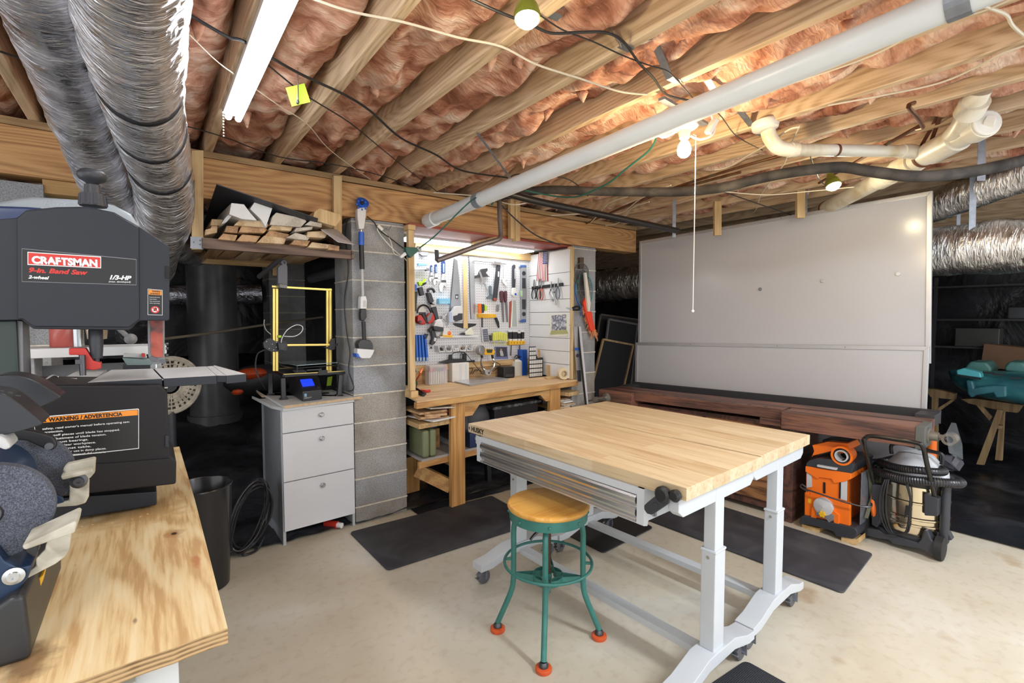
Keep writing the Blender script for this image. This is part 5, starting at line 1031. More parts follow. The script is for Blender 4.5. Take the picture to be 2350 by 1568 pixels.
# ================================================================ 3D printer
ZC = .9085
gold = flat('gold_anodised', (.62,.47,.14), .28, .9, .03); prk = flat('printer_black', (.018,.018,.022), .4)
PG = Plane((0,3.46,0), 3)
t = thing('desktop_printer', PG.hit(700,860), 'gold and black 3D printer standing on the white cabinet', '3D printer')
for x0 in (626, 749):
    for d in (0, 1):
        xa = x0+d*(7 if x0 < 700 else 7); b = MB().ppx(PG, [(xa,662),(xa+5.5,662),(xa+5.5,852),(xa,852)], -.02, .0); o = b.obj('upright', gold, t, bevel=.002)
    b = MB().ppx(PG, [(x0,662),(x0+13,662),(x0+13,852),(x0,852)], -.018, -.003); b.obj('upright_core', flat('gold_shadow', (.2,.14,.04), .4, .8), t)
b = MB().ppx(PG, [(624,655),(762,663),(762,668),(624,660)], -.02, .003); b.obj('top_bar', gold, t, bevel=.002)
b = MB().ppx(PG, [(640,790),(770,789),(770,794),(640,795)], .0, .015); b.obj('gantry_bar', gold, t, bevel=.002)
b = MB().ppx(PG, [(604,787),(612,778),(622,776),(632,784),(654,783),(660,788),(659,804),(650,806),(630,808),(618,806),(606,798)], .0, .03); g = b.obj('extruder_carriage', prk, t, bevel=.001)
b = MB()
for x, y in ((612,784),(625,790),(634,786),(618,800),(628,803),(640,792),(634,797)): b.ball(PG.hit(x,y,.031), .0035, 6)
b.obj('screw', steel, g)
b = MB().ppx(PG, [(638,788),(658,787),(658,806),(640,804)], .03, .06); b.obj('hot_end_fan', prk, g, bevel=.003); MB().lathe(PG.hit(648,797,.0605), PG.n, [(0,.014),(.001,.014),(.001,.0)], 20).obj('fan_disc', dgrey, g)
b = MB().ppx(PG, [(757,788),(762,778),(769,776),(770,790),(776,789),(776,794),(770,796),(769,802),(762,804),(742,797),(757,796)], .0, .02); b.obj('roller_plate', prk, t, bevel=.002)
b = MB().tube([PG.hit(645,788,.04), PG.hit(648,775,.05), PG.hit(660,757,.06), PG.hit(680,746,.06), PG.hit(694,750,.05), PG.hit(692,762,.05), PG.hit(676,772,.05), PG.hit(652,772,.05)], .003, 8, 6); b.obj('filament_tube', white, t)
b = MB().tube([PG.hit(621,767,.0), PG.hit(611,758,-.05), PG.hit(606,745,-.08), PG.hit(607,734,-.1)], .003, 8, 6); b.obj('tube_end', lgrey, t)
b = MB().ppx(PG, [(639,770),(646,770),(646,775),(639,775)], .0, .02).obj('green_clip', lime, t)
cz = 1.4
b = MB().ppx(PG, [(638,614),(644,608),(657,607),(660,612),(660,654),(638,651)], .02, .05); h = b.obj('spool_arm', flat('arm_grey', (.11,.115,.14), .4), t, bevel=.003)
MB().lathe(PG.hit(652,603,.05), PG.n, [(-.06,.017),(0,.017),(0,.009),(-.01,.008)], 20).obj('spool_roller', flat('arm_grey', (.11,.115,.14), .4), h)
MB().ppx(PG, [(642,652),(659,654),(659,662),(643,660)], -.02, .055).obj('arm_clamp', mgrey, h)
# base frame and bed
f0, f1, f2, f3 = az(652,863,1.055), az(796,855,1.055), az(762,842,1.055), az(627,850,1.055)
def loop(b, P, w, h):
    for i in range(4): b.beam(P[i], P[(i+1) % 4], w, h)
    return b
loop(MB(), [Vector(p) for p in (f0,f1,f2,f3)], .02, .018).obj('base_frame', prk, t, bevel=.002)
loop(MB(), [Vector(p)+Vector((0,0,.011)) for p in (f0,f1,f2,f3)], .007, .005).obj('frame_trim', gold, t)
b0 = [az(656,838,1.12), az(747,839,1.12), az(778,832,1.12), az(690,829,1.12)]
b0 = [az(640,832,1.13), az(682,840,1.13), az(776,833,1.13), az(745,828,1.13)]
MB().prism([Vector(p) for p in b0], (0,0,.004)).obj('glass_bed', flat('bed_glass', (.3,.4,.42), .08, .2), t)
MB().prism([Vector(p)-Vector((0,0,.018)) for p in b0], (0,0,.004)).obj('bed_plate', prk, t)
b = MB()
for p in b0: b.cyl(Vector(p)-Vector((0,0,.045)), Vector(p), .005, n=8); b.lathe(Vector(p)-Vector((0,0,.04)), (0,0,1), [(0,.012),(.008,.012)], 12)
c = sum((Vector(p) for p in b0), Vector())/4; b.rbox(c-Vector((0,0,.04)), (.1,.22,.01)); b.rbox((Vector(f0)+Vector(f1))/2+Vector((.04,0,.01)), (.06,.04,.035)); b.obj('bed_carriage', prk, t)
for px, tx in (((651,917),(648,868)),((778,908),(786,860)),((621,906),(622,856)),((752,893),(756,850))):
    q = az(px[0], px[1], ZC); T_ = az(tx[0], tx[1], 1.05); T_.x = T_.x*.5+q.x*.5; T_.y = T_.y*.5+q.y*.5
    b = MB().beam(q+Vector((0,0,.002)), T_, .03, .026); b.rbox(q+Vector((0,0,.005)), (.05,.04,.01)); b.obj('leg', prk, t, bevel=.004)
# control box
q0, q1, q2, q3 = az(695,922,ZC), az(739,917,ZC), az(722,898,ZC), az(664,903,ZC)
b = MB(); T0 = [Vector(p)+Vector((0,0,.115)) for p in (q2, q3)]; up0, up1 = Vector(q0)+Vector((0,0,.065)), Vector(q1)+Vector((0,0,.065)); m0 = Vector(q0).lerp(Vector(q3),.35)+Vector((0,0,.135)); m1 = Vector(q1).lerp(Vector(q2),.35)+Vector((0,0,.135))
b.v = [Vector(q0), Vector(q1), Vector(q2), Vector(q3), up0, up1, m1, m0, Vector(q2)+Vector((0,0,.135)), Vector(q3)+Vector((0,0,.135))]
b.f = [(0,3,2,1),(0,1,5,4),(4,5,6,7),(7,6,8,9),(3,9,8,2),(0,4,7,9,3),(1,2,8,6,5)]
cb = thing('printer_control_box', q0, 'black printer control box with a blue screen', 'control box'); b.obj('case', prk, cb, bevel=.004)
n = (up1-up0).cross(m0-up0).normalized(); n = n if n.y < 0 else -n; uu = (up1-up0); vv = (m0-up0)
def onf(a, c, o=0): return up0+uu*a+vv*c+n*o
MB().prism([onf(.1,.35,.006), onf(.72,.35,.006), onf(.72,.85,.006), onf(.1,.85,.006)], -n*.01).obj('screen', emis('lcd_blue', (.01,.04,.75), .5), cb)
MB().lathe(onf(.87,.2), n, [(0,.011),(.012,.01),(.012,0)], 18).obj('dial', dsteel, cb)
nf = Vector((uu.y, -uu.x, 0)).normalized()
MB().prism([Vector(q0)+uu*a+Vector((0,0,z))+nf*.0008 for a, z in ((.08,.03),(.2,.03),(.2,.05),(.08,.05))], nf*.0008).obj('maker_mark', flat('mark_blue', (.2,.4,.6), .5), cb)
text('lettering', 'CREALITY', Vector(q0)+uu*.06+Vector((0,0,.018))+nf*.001, uu, (0,0,1), .011, lgrey, cb, .0002, .01)
b = MB().tube([az(650,902,ZC+.005), az(618,900,ZC+.005), PG.hit(598,875,-.05), PG.hit(587,845,-.05), PG.hit(590,815,-.03), PG.hit(603,805,.0), PG.hit(612,803,.01)], .005, 8, 8); one(b, 'ribbon_cable', dgrey, 'black ribbon cable looping at the left of the printer', 'cable')
MB_g = MB().ppx(Plane((0,3.72,0),0), [(752,866),(763,864),(760,885),(750,886)], 0, .01); one(MB_g, 'green_card', lime, 'small green card behind the printer leg', 'card')
b = MB().prism([az(746,903,ZC)+Vector((.03*math.cos(a),.03*math.sin(a),0)) for a in [k*.6283 for k in range(10)]], (0,0,.003)); one(b, 'coaster', black, 'small black disc under the printer', 'disc')
# ================================================================ waste bin, hose, pole trimmer
q = az(474,1137,.555); gbin = flat('glossy_black_bin', (.02,.02,.022), .22)
t = thing('waste_bin', (.20,3.02,0), 'tall glossy black bin behind the plywood bench', 'bin')
MB().lathe((.195,3.04,.003), (0,0,1), [(0,.11),(.0,.125),(.54,.15),(.547,.153),(.552,.15),(.545,.146),(.03,.12),(.03,0)], 56, caps=False).obj('bin_body', gbin, t)
H_ = Plane((0,3.3,0), 8)
t = thing('hose_coil', H_.hit(575,1275), 'coiled black hose leaning against the drawer cabinet side', 'hose'); rr = random.Random(11)
for k in range(9):
    P = []; ox, oy, tl = rr.uniform(-6,8), rr.uniform(-8,6), rr.uniform(.0,.09)
    for j in range(22):
        a = 2*math.pi*j/22; w_, h_ = 30+rr.uniform(-1,1)+k*1.6, 86-k*2.2; x = 572+ox+w_*math.cos(a)+.32*h_*math.sin(a)*1.0; y = 1190+oy-h_*math.sin(a); P.append(H_.hit(x, min(1272,y), .02+tl+.02*math.sin(2*a+k)))
    for p in P: p.z = max(p.z, .012)
    MB().tube(P, .0062, 8, 3, closed=True).obj('hose_loop', flat('hose_black', (.02,.02,.024), .3), t)
P = [H_.hit(606,1232,.05), H_.hit(590,1262,.08), az(560,1274,.015), az(538,1268,.02)]; o = MB().tube(P, .007, 8, 6).obj('hose_end', flat('hose_black', (.02,.02,.024), .3), t)
MB().cyl(az(543,1270,.02), az(531,1266,.022), .012, n=16).obj('hose_fitting', steel, t)
T_ = Plane((0,3.314,0), 0)
t = thing('pole_pruner', T_.hit(832,640), 'blue white and black battery pole tool hanging on the block pier', 'pole tool')
def seg(x0, y0, x1, y1, r0, r1, m, nm, off=.045, n=18): return MB().cyl(T_.hit(x0,y0,off), T_.hit(x1,y1,off), r0, r1, n).obj(nm, m, t)
blp = flat('tool_blue', (.02,.12,.6), .35)
b = MB().lathe(T_.hit(830,471,.03), T_.n+Vector((0,0,.7)), [(0,.03),(.01,.042),(.03,.042),(.034,.03),(.034,0)], 24)
for k in range(8):
    a = 2*math.pi*k/8; b.rbox(T_.hit(830,471,.065)+Vector((.033*math.cos(a),0,.03*math.sin(a))), (.012,.012,.012), (0,-a,0))
hd_ = b.obj('cutting_head', blp, t); MB().ball(T_.hit(831,466,.08), .012, 10).obj('head_nut', black, hd_)
b = MB().ppx(T_, [(820,478),(842,474),(840,500),(836,526),(824,526),(820,498)], .02, .07); b.obj('head_housing', white, t, bevel=.008)
seg(829,524,829,535,.008,.008,steel,'head_rod'); seg(829,533,829,563,.019,.019,blp,'blue_sleeve'); seg(829,563,831,618,.0165,.0165,black,'foam_grip'); seg(831,616,833,680,.0095,.0095,lgrey,'shaft')
b = MB().ppx(T_, [(828,680),(840,679),(843,690),(842,709),(827,709)], .015, .07); b.obj('handle_housing', white, t, bevel=.006); b = MB().ppx(T_, [(834,690),(840,690),(840,705),(834,705)], .07, .073); b.obj('trigger_panel', lgrey, t)
b = MB().ppx(T_, [(829,709),(841,709),(842,728),(836,738),(828,735),(827,722)], .02, .065); b.obj('rear_grip', black, t, bevel=.006); seg(834,738,836,784,.014,.014,black,'grip_shaft')
b = MB().ppx(T_, [(826,782),(834,779),(850,781),(856,790),(857,804),(824,804),(822,790)], .01, .08); b.obj('battery_mount', dgrey, t, bevel=.006)
b = MB().ppx(T_, [(820,800),(860,803),(857,812),(850,823),(830,823),(820,815)], .01, .085); b.obj('battery', white, t, bevel=.006); b = MB().ppx(T_, [(817,812),(823,812),(826,822),(819,820)], .01, .088); b.obj('battery_latch', blp, t, bevel=.002)
b = MB().tube([Vector((1.118, 3.5, 2.12))]+[Plane((0,3.30,0),0).hit(x,y,.0) if x > 806 else ax(x,y,1.115) for x,y in ((797,500),(792,540),(799,620),(790,690),(795,760),(803,810),(800,850),(812,890))]+[az(800,898,.93)], .0035, 7, 6); one(b, 'power_cable', dgrey, 'thin dark cord running down the left face of block pier', 'cable')
# power tap, plugs and cord on the pier
TP = Plane((0,3.2,0), 0)
t = thing('power_tap', TP.hit(942,578), 'dark green triangular outlet tap hanging beside the block pier', 'power outlet')
b = MB().ppx(TP, [(931,567),(956,568),(962,575),(943,592),(933,580)], -.02, .025); b.obj('tap_body', grc, t, bevel=.004)
MB().ppx(TP, [(918,588),(930,578),(934,585),(922,593)], -.01, .015).obj('adapter', white, t, bevel=.003)
b = MB().lathe(TP.hit(960,572,-.03), (.2,-1,.1), [(0,.022),(.012,.02),(.012,0)], 20); b.obj('round_plug', lgrey, t)
tp = lambda x, y, o=.01: Plane((0,3.29,0),0).hit(x, y, o)
cab_ = 'cords on the block pier'
for P, m, r_, l in (([tp(842,497),tp(858,510),tp(870,528),tp(893,545),tp(930,573)], blkc, .0045, 'black cord from the pole tool to the green outlet tap'),
                 ([tp(866,520),tp(870,535),tp(900,570),tp(925,590)], offw, .0035, 'white cord looping left below the small white plug'),
                 ([tp(878,530),tp(895,550),tp(905,582),tp(925,590),tp(938,605),tp(950,618)], offw, .003, 'white cord running to the adapter, right one of two')):
    o = one(MB().tube(P, r_, 7, 6), 'power_cable', m, l, 'cable', cab_)
b = MB().rbox(tp(872,523,.015), (.045,.02,.022), (0,.7,0)); one(b, 'white_plug', offw, 'small white plug on the upper face of the block pier', 'plug', bevel=.003)
b = MB().tube([tp(884,524), tp(892,528), tp(898,519)], .003, 6); one(b, 'bent_nail', dsteel, 'bent black hook at the top of the block pier', 'hook')
# ================================================================ behind the girder on the left
piec = layered('grey_sheathed_pier', (.07,.07,.075), (.1,.1,.105), (.13,.13,.135), 3, .35, bmp=.1)
one(MB().lathe((.5,5.5,.42), (0,0,1), [(0,.235),(.1,.235),(.1,.21),(1.98,.21)], 48), 'round_pier', piec, 'dark grey round pier standing behind the band saw', 'pier')
one(MB().tube([ay(345,782,4.4), ay(480,765,4.7), ay(600,747,5.0), ay(740,728,5.5)], .011, 8, 5), 'wood_pole', flat('dusty_pole', (.22,.19,.14), .8), 'long thin dusty pole slanting across the dark crawl space', 'pole')
t = thing('floor_fan', ay(420,905,3.7), 'dirty round slatted fan grille behind the band saw table', 'fan'); FN = Plane((0,3.7,0), 25); fc = FN.hit(388,884); dw = flat('dirty_white', (.36,.33,.27), .6, 0, .3, 20)
b = MB()
for r_ in (.06,.085,.11,.135,.165,.175): 
    b.tube([fc+FN.u*r_*math.cos(a)+FN.v*r_*math.sin(a)+FN.n*.02 for a in [2*math.pi*k/40 for k in range(40)]], .006 if r_ < .15 else .012, 6, closed=True)
for k in range(28): a = 2*math.pi*k/28; b.beam(fc+(FN.u*math.cos(a)+FN.v*math.sin(a))*.055+FN.n*.02, fc+(FN.u*math.cos(a)+FN.v*math.sin(a))*.172+FN.n*.02, .006, .02)
b.obj('grille', dw, t); b = MB().lathe(fc-FN.n*.12, FN.n, [(0,.13),(.0,.18),(.1,.184),(.1,.174),(.01,.12)], 40, caps=False); b.obj('shroud', dw, t); MB().cyl(fc-FN.n*.06, fc+FN.n*.01, .045).obj('hub', dgrey, t)
MB().box(fc.x-.18, fc.x+.18, 3.6, 3.84, .0, .12).obj('stand', dgrey, t, bevel=.01); MB().cyl((fc.x, 3.74, .1), (fc.x, 3.74, fc.z-.17), .03).obj('stem', dgrey, t)
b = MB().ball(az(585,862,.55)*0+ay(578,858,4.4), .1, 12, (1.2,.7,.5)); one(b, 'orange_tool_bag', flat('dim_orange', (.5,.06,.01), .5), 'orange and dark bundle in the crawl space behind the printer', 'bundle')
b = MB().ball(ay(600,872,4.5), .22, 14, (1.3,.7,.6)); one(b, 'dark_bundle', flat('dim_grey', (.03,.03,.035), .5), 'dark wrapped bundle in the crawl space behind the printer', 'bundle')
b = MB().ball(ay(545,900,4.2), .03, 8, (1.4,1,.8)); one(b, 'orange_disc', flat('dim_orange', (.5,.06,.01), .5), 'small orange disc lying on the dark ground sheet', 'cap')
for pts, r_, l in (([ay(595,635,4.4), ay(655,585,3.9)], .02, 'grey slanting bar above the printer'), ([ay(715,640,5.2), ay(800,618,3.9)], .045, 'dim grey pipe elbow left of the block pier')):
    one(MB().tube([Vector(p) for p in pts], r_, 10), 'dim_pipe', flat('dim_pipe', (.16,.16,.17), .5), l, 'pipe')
one(MB().prism([az(408,1052,.0), az(440,1055,.0), az(470,1020,.0), az(432,1017,.0)], (0,0,.02)).xf(Matrix.Translation((0,0,.02))), 'dark_board', dgrey, 'dark square board lying on the left ground sheet', 'board')
# ================================================================ tool niche: panels, roof, lamp
def peg_mat():
    m, nt, b = base('perforated_board', .45, 0, (.7,.71,.74)); tc = nn(nt, 'ShaderNodeTexCoord'); mp = nn(nt, 'ShaderNodeMapping'); mp.inputs['Scale'].default_value = (1/.0238,)*3; nt.links.new(tc.outputs['Object'], mp.inputs[0])
    fr_ = nn(nt, 'ShaderNodeVectorMath', operation='FRACTION'); nt.links.new(mp.outputs[0], fr_.inputs[0]); sb = nn(nt, 'ShaderNodeVectorMath', operation='SUBTRACT'); sb.inputs[1].default_value = (.5,.5,.5); nt.links.new(fr_.outputs[0], sb.inputs[0])
    ml = nn(nt, 'ShaderNodeVectorMath', operation='MULTIPLY'); ml.inputs[1].default_value = (1,0,1); nt.links.new(sb.outputs[0], ml.inputs[0]); ln = nn(nt, 'ShaderNodeVectorMath', operation='LENGTH'); nt.links.new(ml.outputs[0], ln.inputs[0])
    r = ramp(nt, [(.125, (.1,.1,.11)), (.15, (.7,.71,.74))]); nt.links.new(ln.outputs['Value'], r.inputs[0]); nt.links.new(r.outputs[0], b.inputs['Base Color']); return m
PY = 3.85
one(MB().box(1.845, 3.13, PY, PY+.006, 1.0, 2.075), 'pegboard', peg_mat(), 'white perforated tool board behind the wooden bench', 'pegboard')
struct(MB().box(1.85, 3.2, PY+.02, PY+.04, .86, 2.13).obj('trim_1', pine))
one(MB().box(1.845, 3.12, PY-.03, PY, 2.03, 2.10), 'top_cleat', pine, 'pine strip along the top of the tool board', 'board', bevel=.002)
one(MB().box(1.80, 3.10, PY-.028, PY-.001, .985, 1.035), 'bottom_cleat', pine, 'pine strip along the bottom of the tool board', 'board', bevel=.002)
one(MB().box(1.80, 3.12, PY-.006, PY+.004, .872, .982), 'rear_board', wood('osb_panel', (.55,.36,.18), (.36,.21,.09), 0, 3), 'brown board strip behind the bench items', 'board')
# right shiplap wall
SX = 3.12; t = thing('shiplap_panel', (SX+.03,3.5,.87), 'white shiplap side wall of the tool niche', 'wall panel')
for k in range(10):
    z1 = 1.997-.1235*k; z0 = z1-.1195; MB().box(SX, SX+.014, 3.262, PY+.002, max(.9,z0), z1+(.09 if k == 0 else 0)).obj('board', flat('shiplap_white', (.7,.7,.7), .45, 0, .02), t, bevel=.002)
MB().box(SX+.0145, SX+.055, 3.255, 3.30, .875, 2.11).obj('end_stud', pinez, t, bevel=.002)
MB().box(SX+.0145, SX+.02, 3.3, PY, .9, 2.09).obj('backing', flat('backing_grey', (.3,.3,.3), .8), t)
one(MB().box(1.492, 1.536, 3.2, 3.24, .925, 2.075), 'corner_post', pinez, 'pale pine post at the left edge of tool niche', 'post', bevel=.002)
b = MB().box(1.486,1.542,3.17,3.28,.872,.924); one(b, 'post_block', pine, 'pine block under the left niche post', 'block', bevel=.002)
b = MB().box(1.486,1.542,3.19,3.27,2.076,2.112); one(b, 'post_block', pine, 'pine block on top of the left niche post', 'block', bevel=.002)
redp = flat('oxide_red_board', (.33,.075,.05), .45, 0, .1)
one(MB().prism([(1.515,3.235,2.114),(3.33,3.345,2.114),(3.33,3.60,2.114),(1.515,3.60,2.114)], (0,0,.02)), 'niche_roof', redp, 'red painted board roofing the tool niche', 'board', bevel=.002)
one(MB().box(1.54, 3.2, 3.605, PY+.02, 2.118, 2.134), 'niche_ceiling', white, 'white board above the niche lamp', 'board')
t = thing('niche_light', (2.3,3.66,2.1), 'bright white strip lamp under the red niche roof', 'light fixture')
MB().box(1.66, 3.0, 3.61, 3.80, 2.098, 2.117).obj('housing', white, t)
MB().box(1.67, 2.99, 3.617, 3.79, 2.088, 2.098).obj('diffuser', emis('led_glow', (.93,.97,1), LED_W), t)
b = MB().ppx(Plane((0,3.235,0),0), [(1172,457),(1184,458),(1184,548),(1172,547)], -.04, .0).ppx(Plane((0,3.235,0),0), [(1184,458),(1194,459),(1194,553),(1184,553)], -.04, .02); t = one(b, 'roof_hanger', pinez, 'pale pine post dropping to the red niche roof', 'post', bevel=.002)
b = MB().box(2.27,2.31,3.25,3.62,2.085,2.112); one(b, 'roof_batten', pine, 'short pine batten under the red niche roof', 'board', bevel=.002)
ip = flat('weathered_iron', (.16,.14,.14), .45, .6)
b = MB().tube([ad(1146,462,3.15), ad(1147,500,3.12), ad(1149,533,3.1), ad(1148,545,3.08), ad(1138,552,3.05), ad(1100,563,3.0), ad(1040,585,2.9), ad(1003,598,2.85)], .0155, 14, 4); t = one(b, 'bent_pipe', ip, 'bent iron pipe reaching in front of the tool board', 'pipe')
b = MB().ppx(Plane(ad(1002,598,2.85), -37), [(997,573),(1006,574),(1006,596),(1002,601),(998,598)], -.03, 0); one(b, 'pipe_end_plate', black, 'black pointed plate behind the end of the bent iron pipe', 'plate')
# ---------------------------------------------------------------- wooden bench
wbm_ = wood('bench_top_wood', (.68,.47,.26), (.54,.34,.17), 0, 1.2); wbf = wood('bench_frame_wood', (.6,.33,.11), (.42,.2,.06), 2, 1.1, knots=1.3); wbx = wood('bench_rail_wood', (.6,.35,.13), (.42,.21,.07), 0, 1.1, knots=1.5)
t = thing('tool_bench', (2.35,3.4,0), 'long wooden workbench under the lit tool board', 'workbench')
def tb(x, y): return Vector((x, 3.055+(x-1.47)*.098+y, 0))
def tbox(b, x0, x1, y0, y1, z0, z1):
    P = [tb(x0,y0), tb(x1,y0), tb(x1,y1), tb(x0,y1)]; b.quadbox([p+Vector((0,0,z0)) for p in P]+[p+Vector((0,0,z1)) for p in P]); return b
b = MB(); P = [tb(1.475,0), tb(3.21,0), Vector((3.21,3.30,0)), Vector((3.12,3.30,0)), Vector((3.12,3.845,0)), Vector((1.63,3.845,0)), Vector((1.52,3.29,0)), Vector((1.49,3.1,0))]
b.prism([p+Vector((0,0,.858)) for p in P], (0,0,.014)); b.obj('bench_top', wbm_, t, bevel=.001)
tbox(MB(), 1.475, 3.21, .003, .05, .815, .857).obj('front_edge', wbx, t, bevel=.002)
tbox(MB(), 1.795, 1.925, .055, .095, 0, .814).obj('leg', wbf, t, bevel=.003); tbox(MB(), 1.87, 1.91, .096, .6, .28, .33).obj('leg_brace', wbx, t)
tbox(MB(), 2.88, 3.02, .055, .095, 0, .814).obj('leg', wbf, t, bevel=.003)
for x in (1.83, 2.94): tbox(MB(), x, x+.09, .70, .74, 0, .814).obj('leg', wbf, t, bevel=.003)
b = MB(); A0 = [(1.925,.814),(2.88,.814),(2.88,.70),(2.83,.70),(2.76,.765),(2.07,.765),(2.0,.69),(1.925,.69)]; b.prism([tb(x, .06)+Vector((0,0,z)) for x, z in A0], (0,.035,0)); b.obj('apron', wbx, t, bevel=.002)
tbox(MB(), 1.56, 2.86, .10, .69, .40, .417).obj('lower_shelf', flat('shelf_grey', (.35,.34,.33), .6), t); tbox(MB(), 1.54, 2.86, .10, .13, .355, .40).obj('shelf_rail', wbx, t)
tbox(MB(), 1.53, 1.83, .08, .45, .65, .685).obj('side_shelf', piney, t); tbox(MB(), 3.02, 3.19, .08, .4, .585, .61).obj('side_shelf', piney, t)
tbox(MB(), 1.6, 1.72, .45, .49, .05, .34).obj('rear_support', wbf, t); tbox(MB(), 1.62, 1.83, .3, .34, .418, .57).obj('divider', wbx, t)
b = MB().beam(tb(1.62,.3)+Vector((0,0,.28)), tb(1.83,.12)+Vector((0,0,.15)), .04, .1); b.obj('diagonal_brace', wbx, t)
# things on and below the bench
def onb(x, y, z=.8725): return az(x, y, z)
t = thing('green_case', tb(1.63,.22)+Vector((0,0,.418)), 'olive green hard case standing on the lower shelf', 'case')
oliv = flat('olive_case', (.17,.19,.1), .45)
MB().box(1.575,1.632,3.17,3.42,.42,.625).obj('case_half', oliv, t, bevel=.02, seg=4); MB().box(1.634,1.69,3.17,3.42,.42,.625).obj('case_half', oliv, t, bevel=.02, seg=4)
rr = random.Random(5)
def scrapstack(x0, x1, z0, n, labs, grp, nm='scrap_offcut'):
    z = z0
    for k in range(n):
        h = rr.uniform(.006,.016); a = rr.uniform(-.25,.25); L = rr.uniform(.24,.34); c = tb((x0+x1)/2+rr.uniform(-.03,.03), .2+rr.uniform(-.02,.03))+Vector((0,0,z+h/2))
        m = rr.choice(scrw+[white, piney]); one(MB().rbox(c, (rr.uniform(.6,1)*(x1-x0), L, h), (0,0,a)), nm, m, labs[k], 'offcut', grp, bevel=.001); z += h+.0008
scrapstack(1.55,1.78,.6858,6,['bottom pale offcut on the left shelf of the wooden bench','thin board second from the bottom of the left offcut pile','third offcut up in the left bench pile','fourth offcut up in the left bench pile','second offcut from the top of the left bench pile','top offcut of the pile on the left bench shelf'],'offcuts on the left bench shelf')
one(MB().rbox(tb(1.70,.13)+Vector((0,0,.79)), (.22,.2,.01), (0,.08,.1)), 'scrap_offcut', scrw[2], 'thin offcut wedged right under the bench top at left', 'offcut')
one(MB().ball(tb(1.77,.12)+Vector((0,0,.745)), .03, 8, (1.2,1,.8)), 'red_rag', flat('brick_rag', (.35,.09,.05), .8), 'crumpled red and white rag by the left bench leg', 'rag')
scrapstack(3.03,3.19,.611,7,['lowest offcut of the pile right of the bench leg','second lowest offcut of the right bench pile','third offcut up in the right bench pile','middle offcut of the right bench pile','third offcut from the top of the right bench pile','second offcut from the top of the right bench pile','top offcut of the right bench pile'],'offcuts at the right end of the bench')
one(MB().rbox(tb(3.12,.15)+Vector((0,0,.745)), (.17,.3,.035), (0,.0,.2)), 'wood_offcut', pinez, 'thick pale wood piece above the right offcut pile', 'offcut', bevel=.002)
t = thing('equipment_bag', tb(2.1,.3)+Vector((0,0,.363)), 'grey and black rounded bag under the bench', 'bag')
MB().ball(tb(2.18,.34)+Vector((0,0,.60)), .18, 24, (.9,.8,1)).obj('bag_body', flat('bag_grey', (.06,.06,.065), .6), t); MB().lathe(tb(2.18,.28)+Vector((0,0,.60)), (.3,-1,.1), [(0,.18),(.03,.185),(.06,.17)], 32, caps=False).obj('bag_rim', flat('bag_rim_grey', (.15,.15,.16), .4), t)
MB().box(2.2,2.28,3.2,3.24,.42,.62).obj('blue_strap', blue, t, bevel=.004)
t = thing('black_tool_box', tb(2.5,.4)+Vector((0,0,.363)), 'black box with dusty lid under the bench', 'box')
tbox(MB(), 2.3, 2.82, .16, .6, .419, .68).obj('box_body', black, t, bevel=.006); tbox(MB(), 2.27, 2.85, .14, .62, .68, .705).obj('box_lid', layered('dusty_lid', (.01,.01,.011), (.03,.03,.032), (.13,.13,.13), 18, .6), t, bevel=.006)
t = thing('blue_case', (2.13,3.25,.363), 'dark blue case on the lower bench shelf', 'case'); tbox(MB(), 2.0, 2.16, .1, .3, .419, .54).obj('case_body', flat('navy_case', (.015,.03,.09), .4), t, bevel=.008); tbox(MB(), 2.05, 2.09, .09, .1, .48, .5).obj('case_latch', lgrey, t)
one(tbox(MB(), 1.70, 1.85, .35, .5, .45, .60), 'blue_bag', flat('shiny_blue', (.02,.05,.16), .25), 'shiny dark blue bundle behind the green case', 'bundle', bevel=.03, seg=4)
one(MB().beam((2.32,3.42,.005),(2.3,3.42,.354),.04,.05), 'floor_jack_post', black, 'black post under the wooden bench', 'post')
# laptop
t = thing('laptop', onb(1100,877), 'closed silver laptop lying on the wooden bench', 'laptop')
L = [onb(1043,879), onb(1078,887), onb(1167,873), onb(1125,866)]
al = flat('laptop_aluminium', (.6,.61,.64), .3, .6, .02)
MB().prism(L, (0,0,.008)).obj('base', al, t, bevel=.002); MB().prism([p+Vector((0,0,.0095)) for p in L], (0,0,.006)).obj('lid', al, t, bevel=.002)
c = (L[0]+L[1]+L[2]+L[3])/4+Vector((0,0,.0157)); b = MB()
for k in range(3): b.rbox(c+Vector((.02*(k-1),.004*(k-1),0)), (.013,.012,.0004), (0,0,.2))
b.obj('maker_mark', mgrey, t)
# white box, marker box
def ubox(x0, x1, yb, yt, dy, m, nm, parent=None, zb=.873, **k):
    """box whose front face spans the photo columns x0-x1 with its foot at row yb; top at row yt"""
    p, q = onb(x0, yb, zb), onb(x1, yb, zb); Y = (p.y+q.y)/2; top = ay((x0+x1)/2, yt, Y).z
    return MB().box(ay(x0,yb,Y).x, ay(x1,yb,Y).x, Y, Y+dy, zb, top), (ay(x0,yb,Y).x, ay(x1,yb,Y).x, Y, top)
b, g = ubox(1038, 1077, 876, 833, .13, None, ''); t = thing('white_storage_box', ((g[0]+g[1])/2, g[2]+.05, .873), 'white ribbed plastic box beside the laptop', 'box'); b.obj('box_body', offw, t, bevel=.006)
b = MB()
for u in (.42,.5,.76,.84): x = g[0]+(g[1]-g[0])*u; b.box(x, x+.006, g[2]-.004, g[2], .89, g[3]-.012)
b.obj('rib', white, t, bevel=.0015)
def clear(name, c, a=.75):
    m, nt, b = base(name, .15, 0, c); b.inputs['Alpha'].default_value = 1-a; MT[name] = m; return m
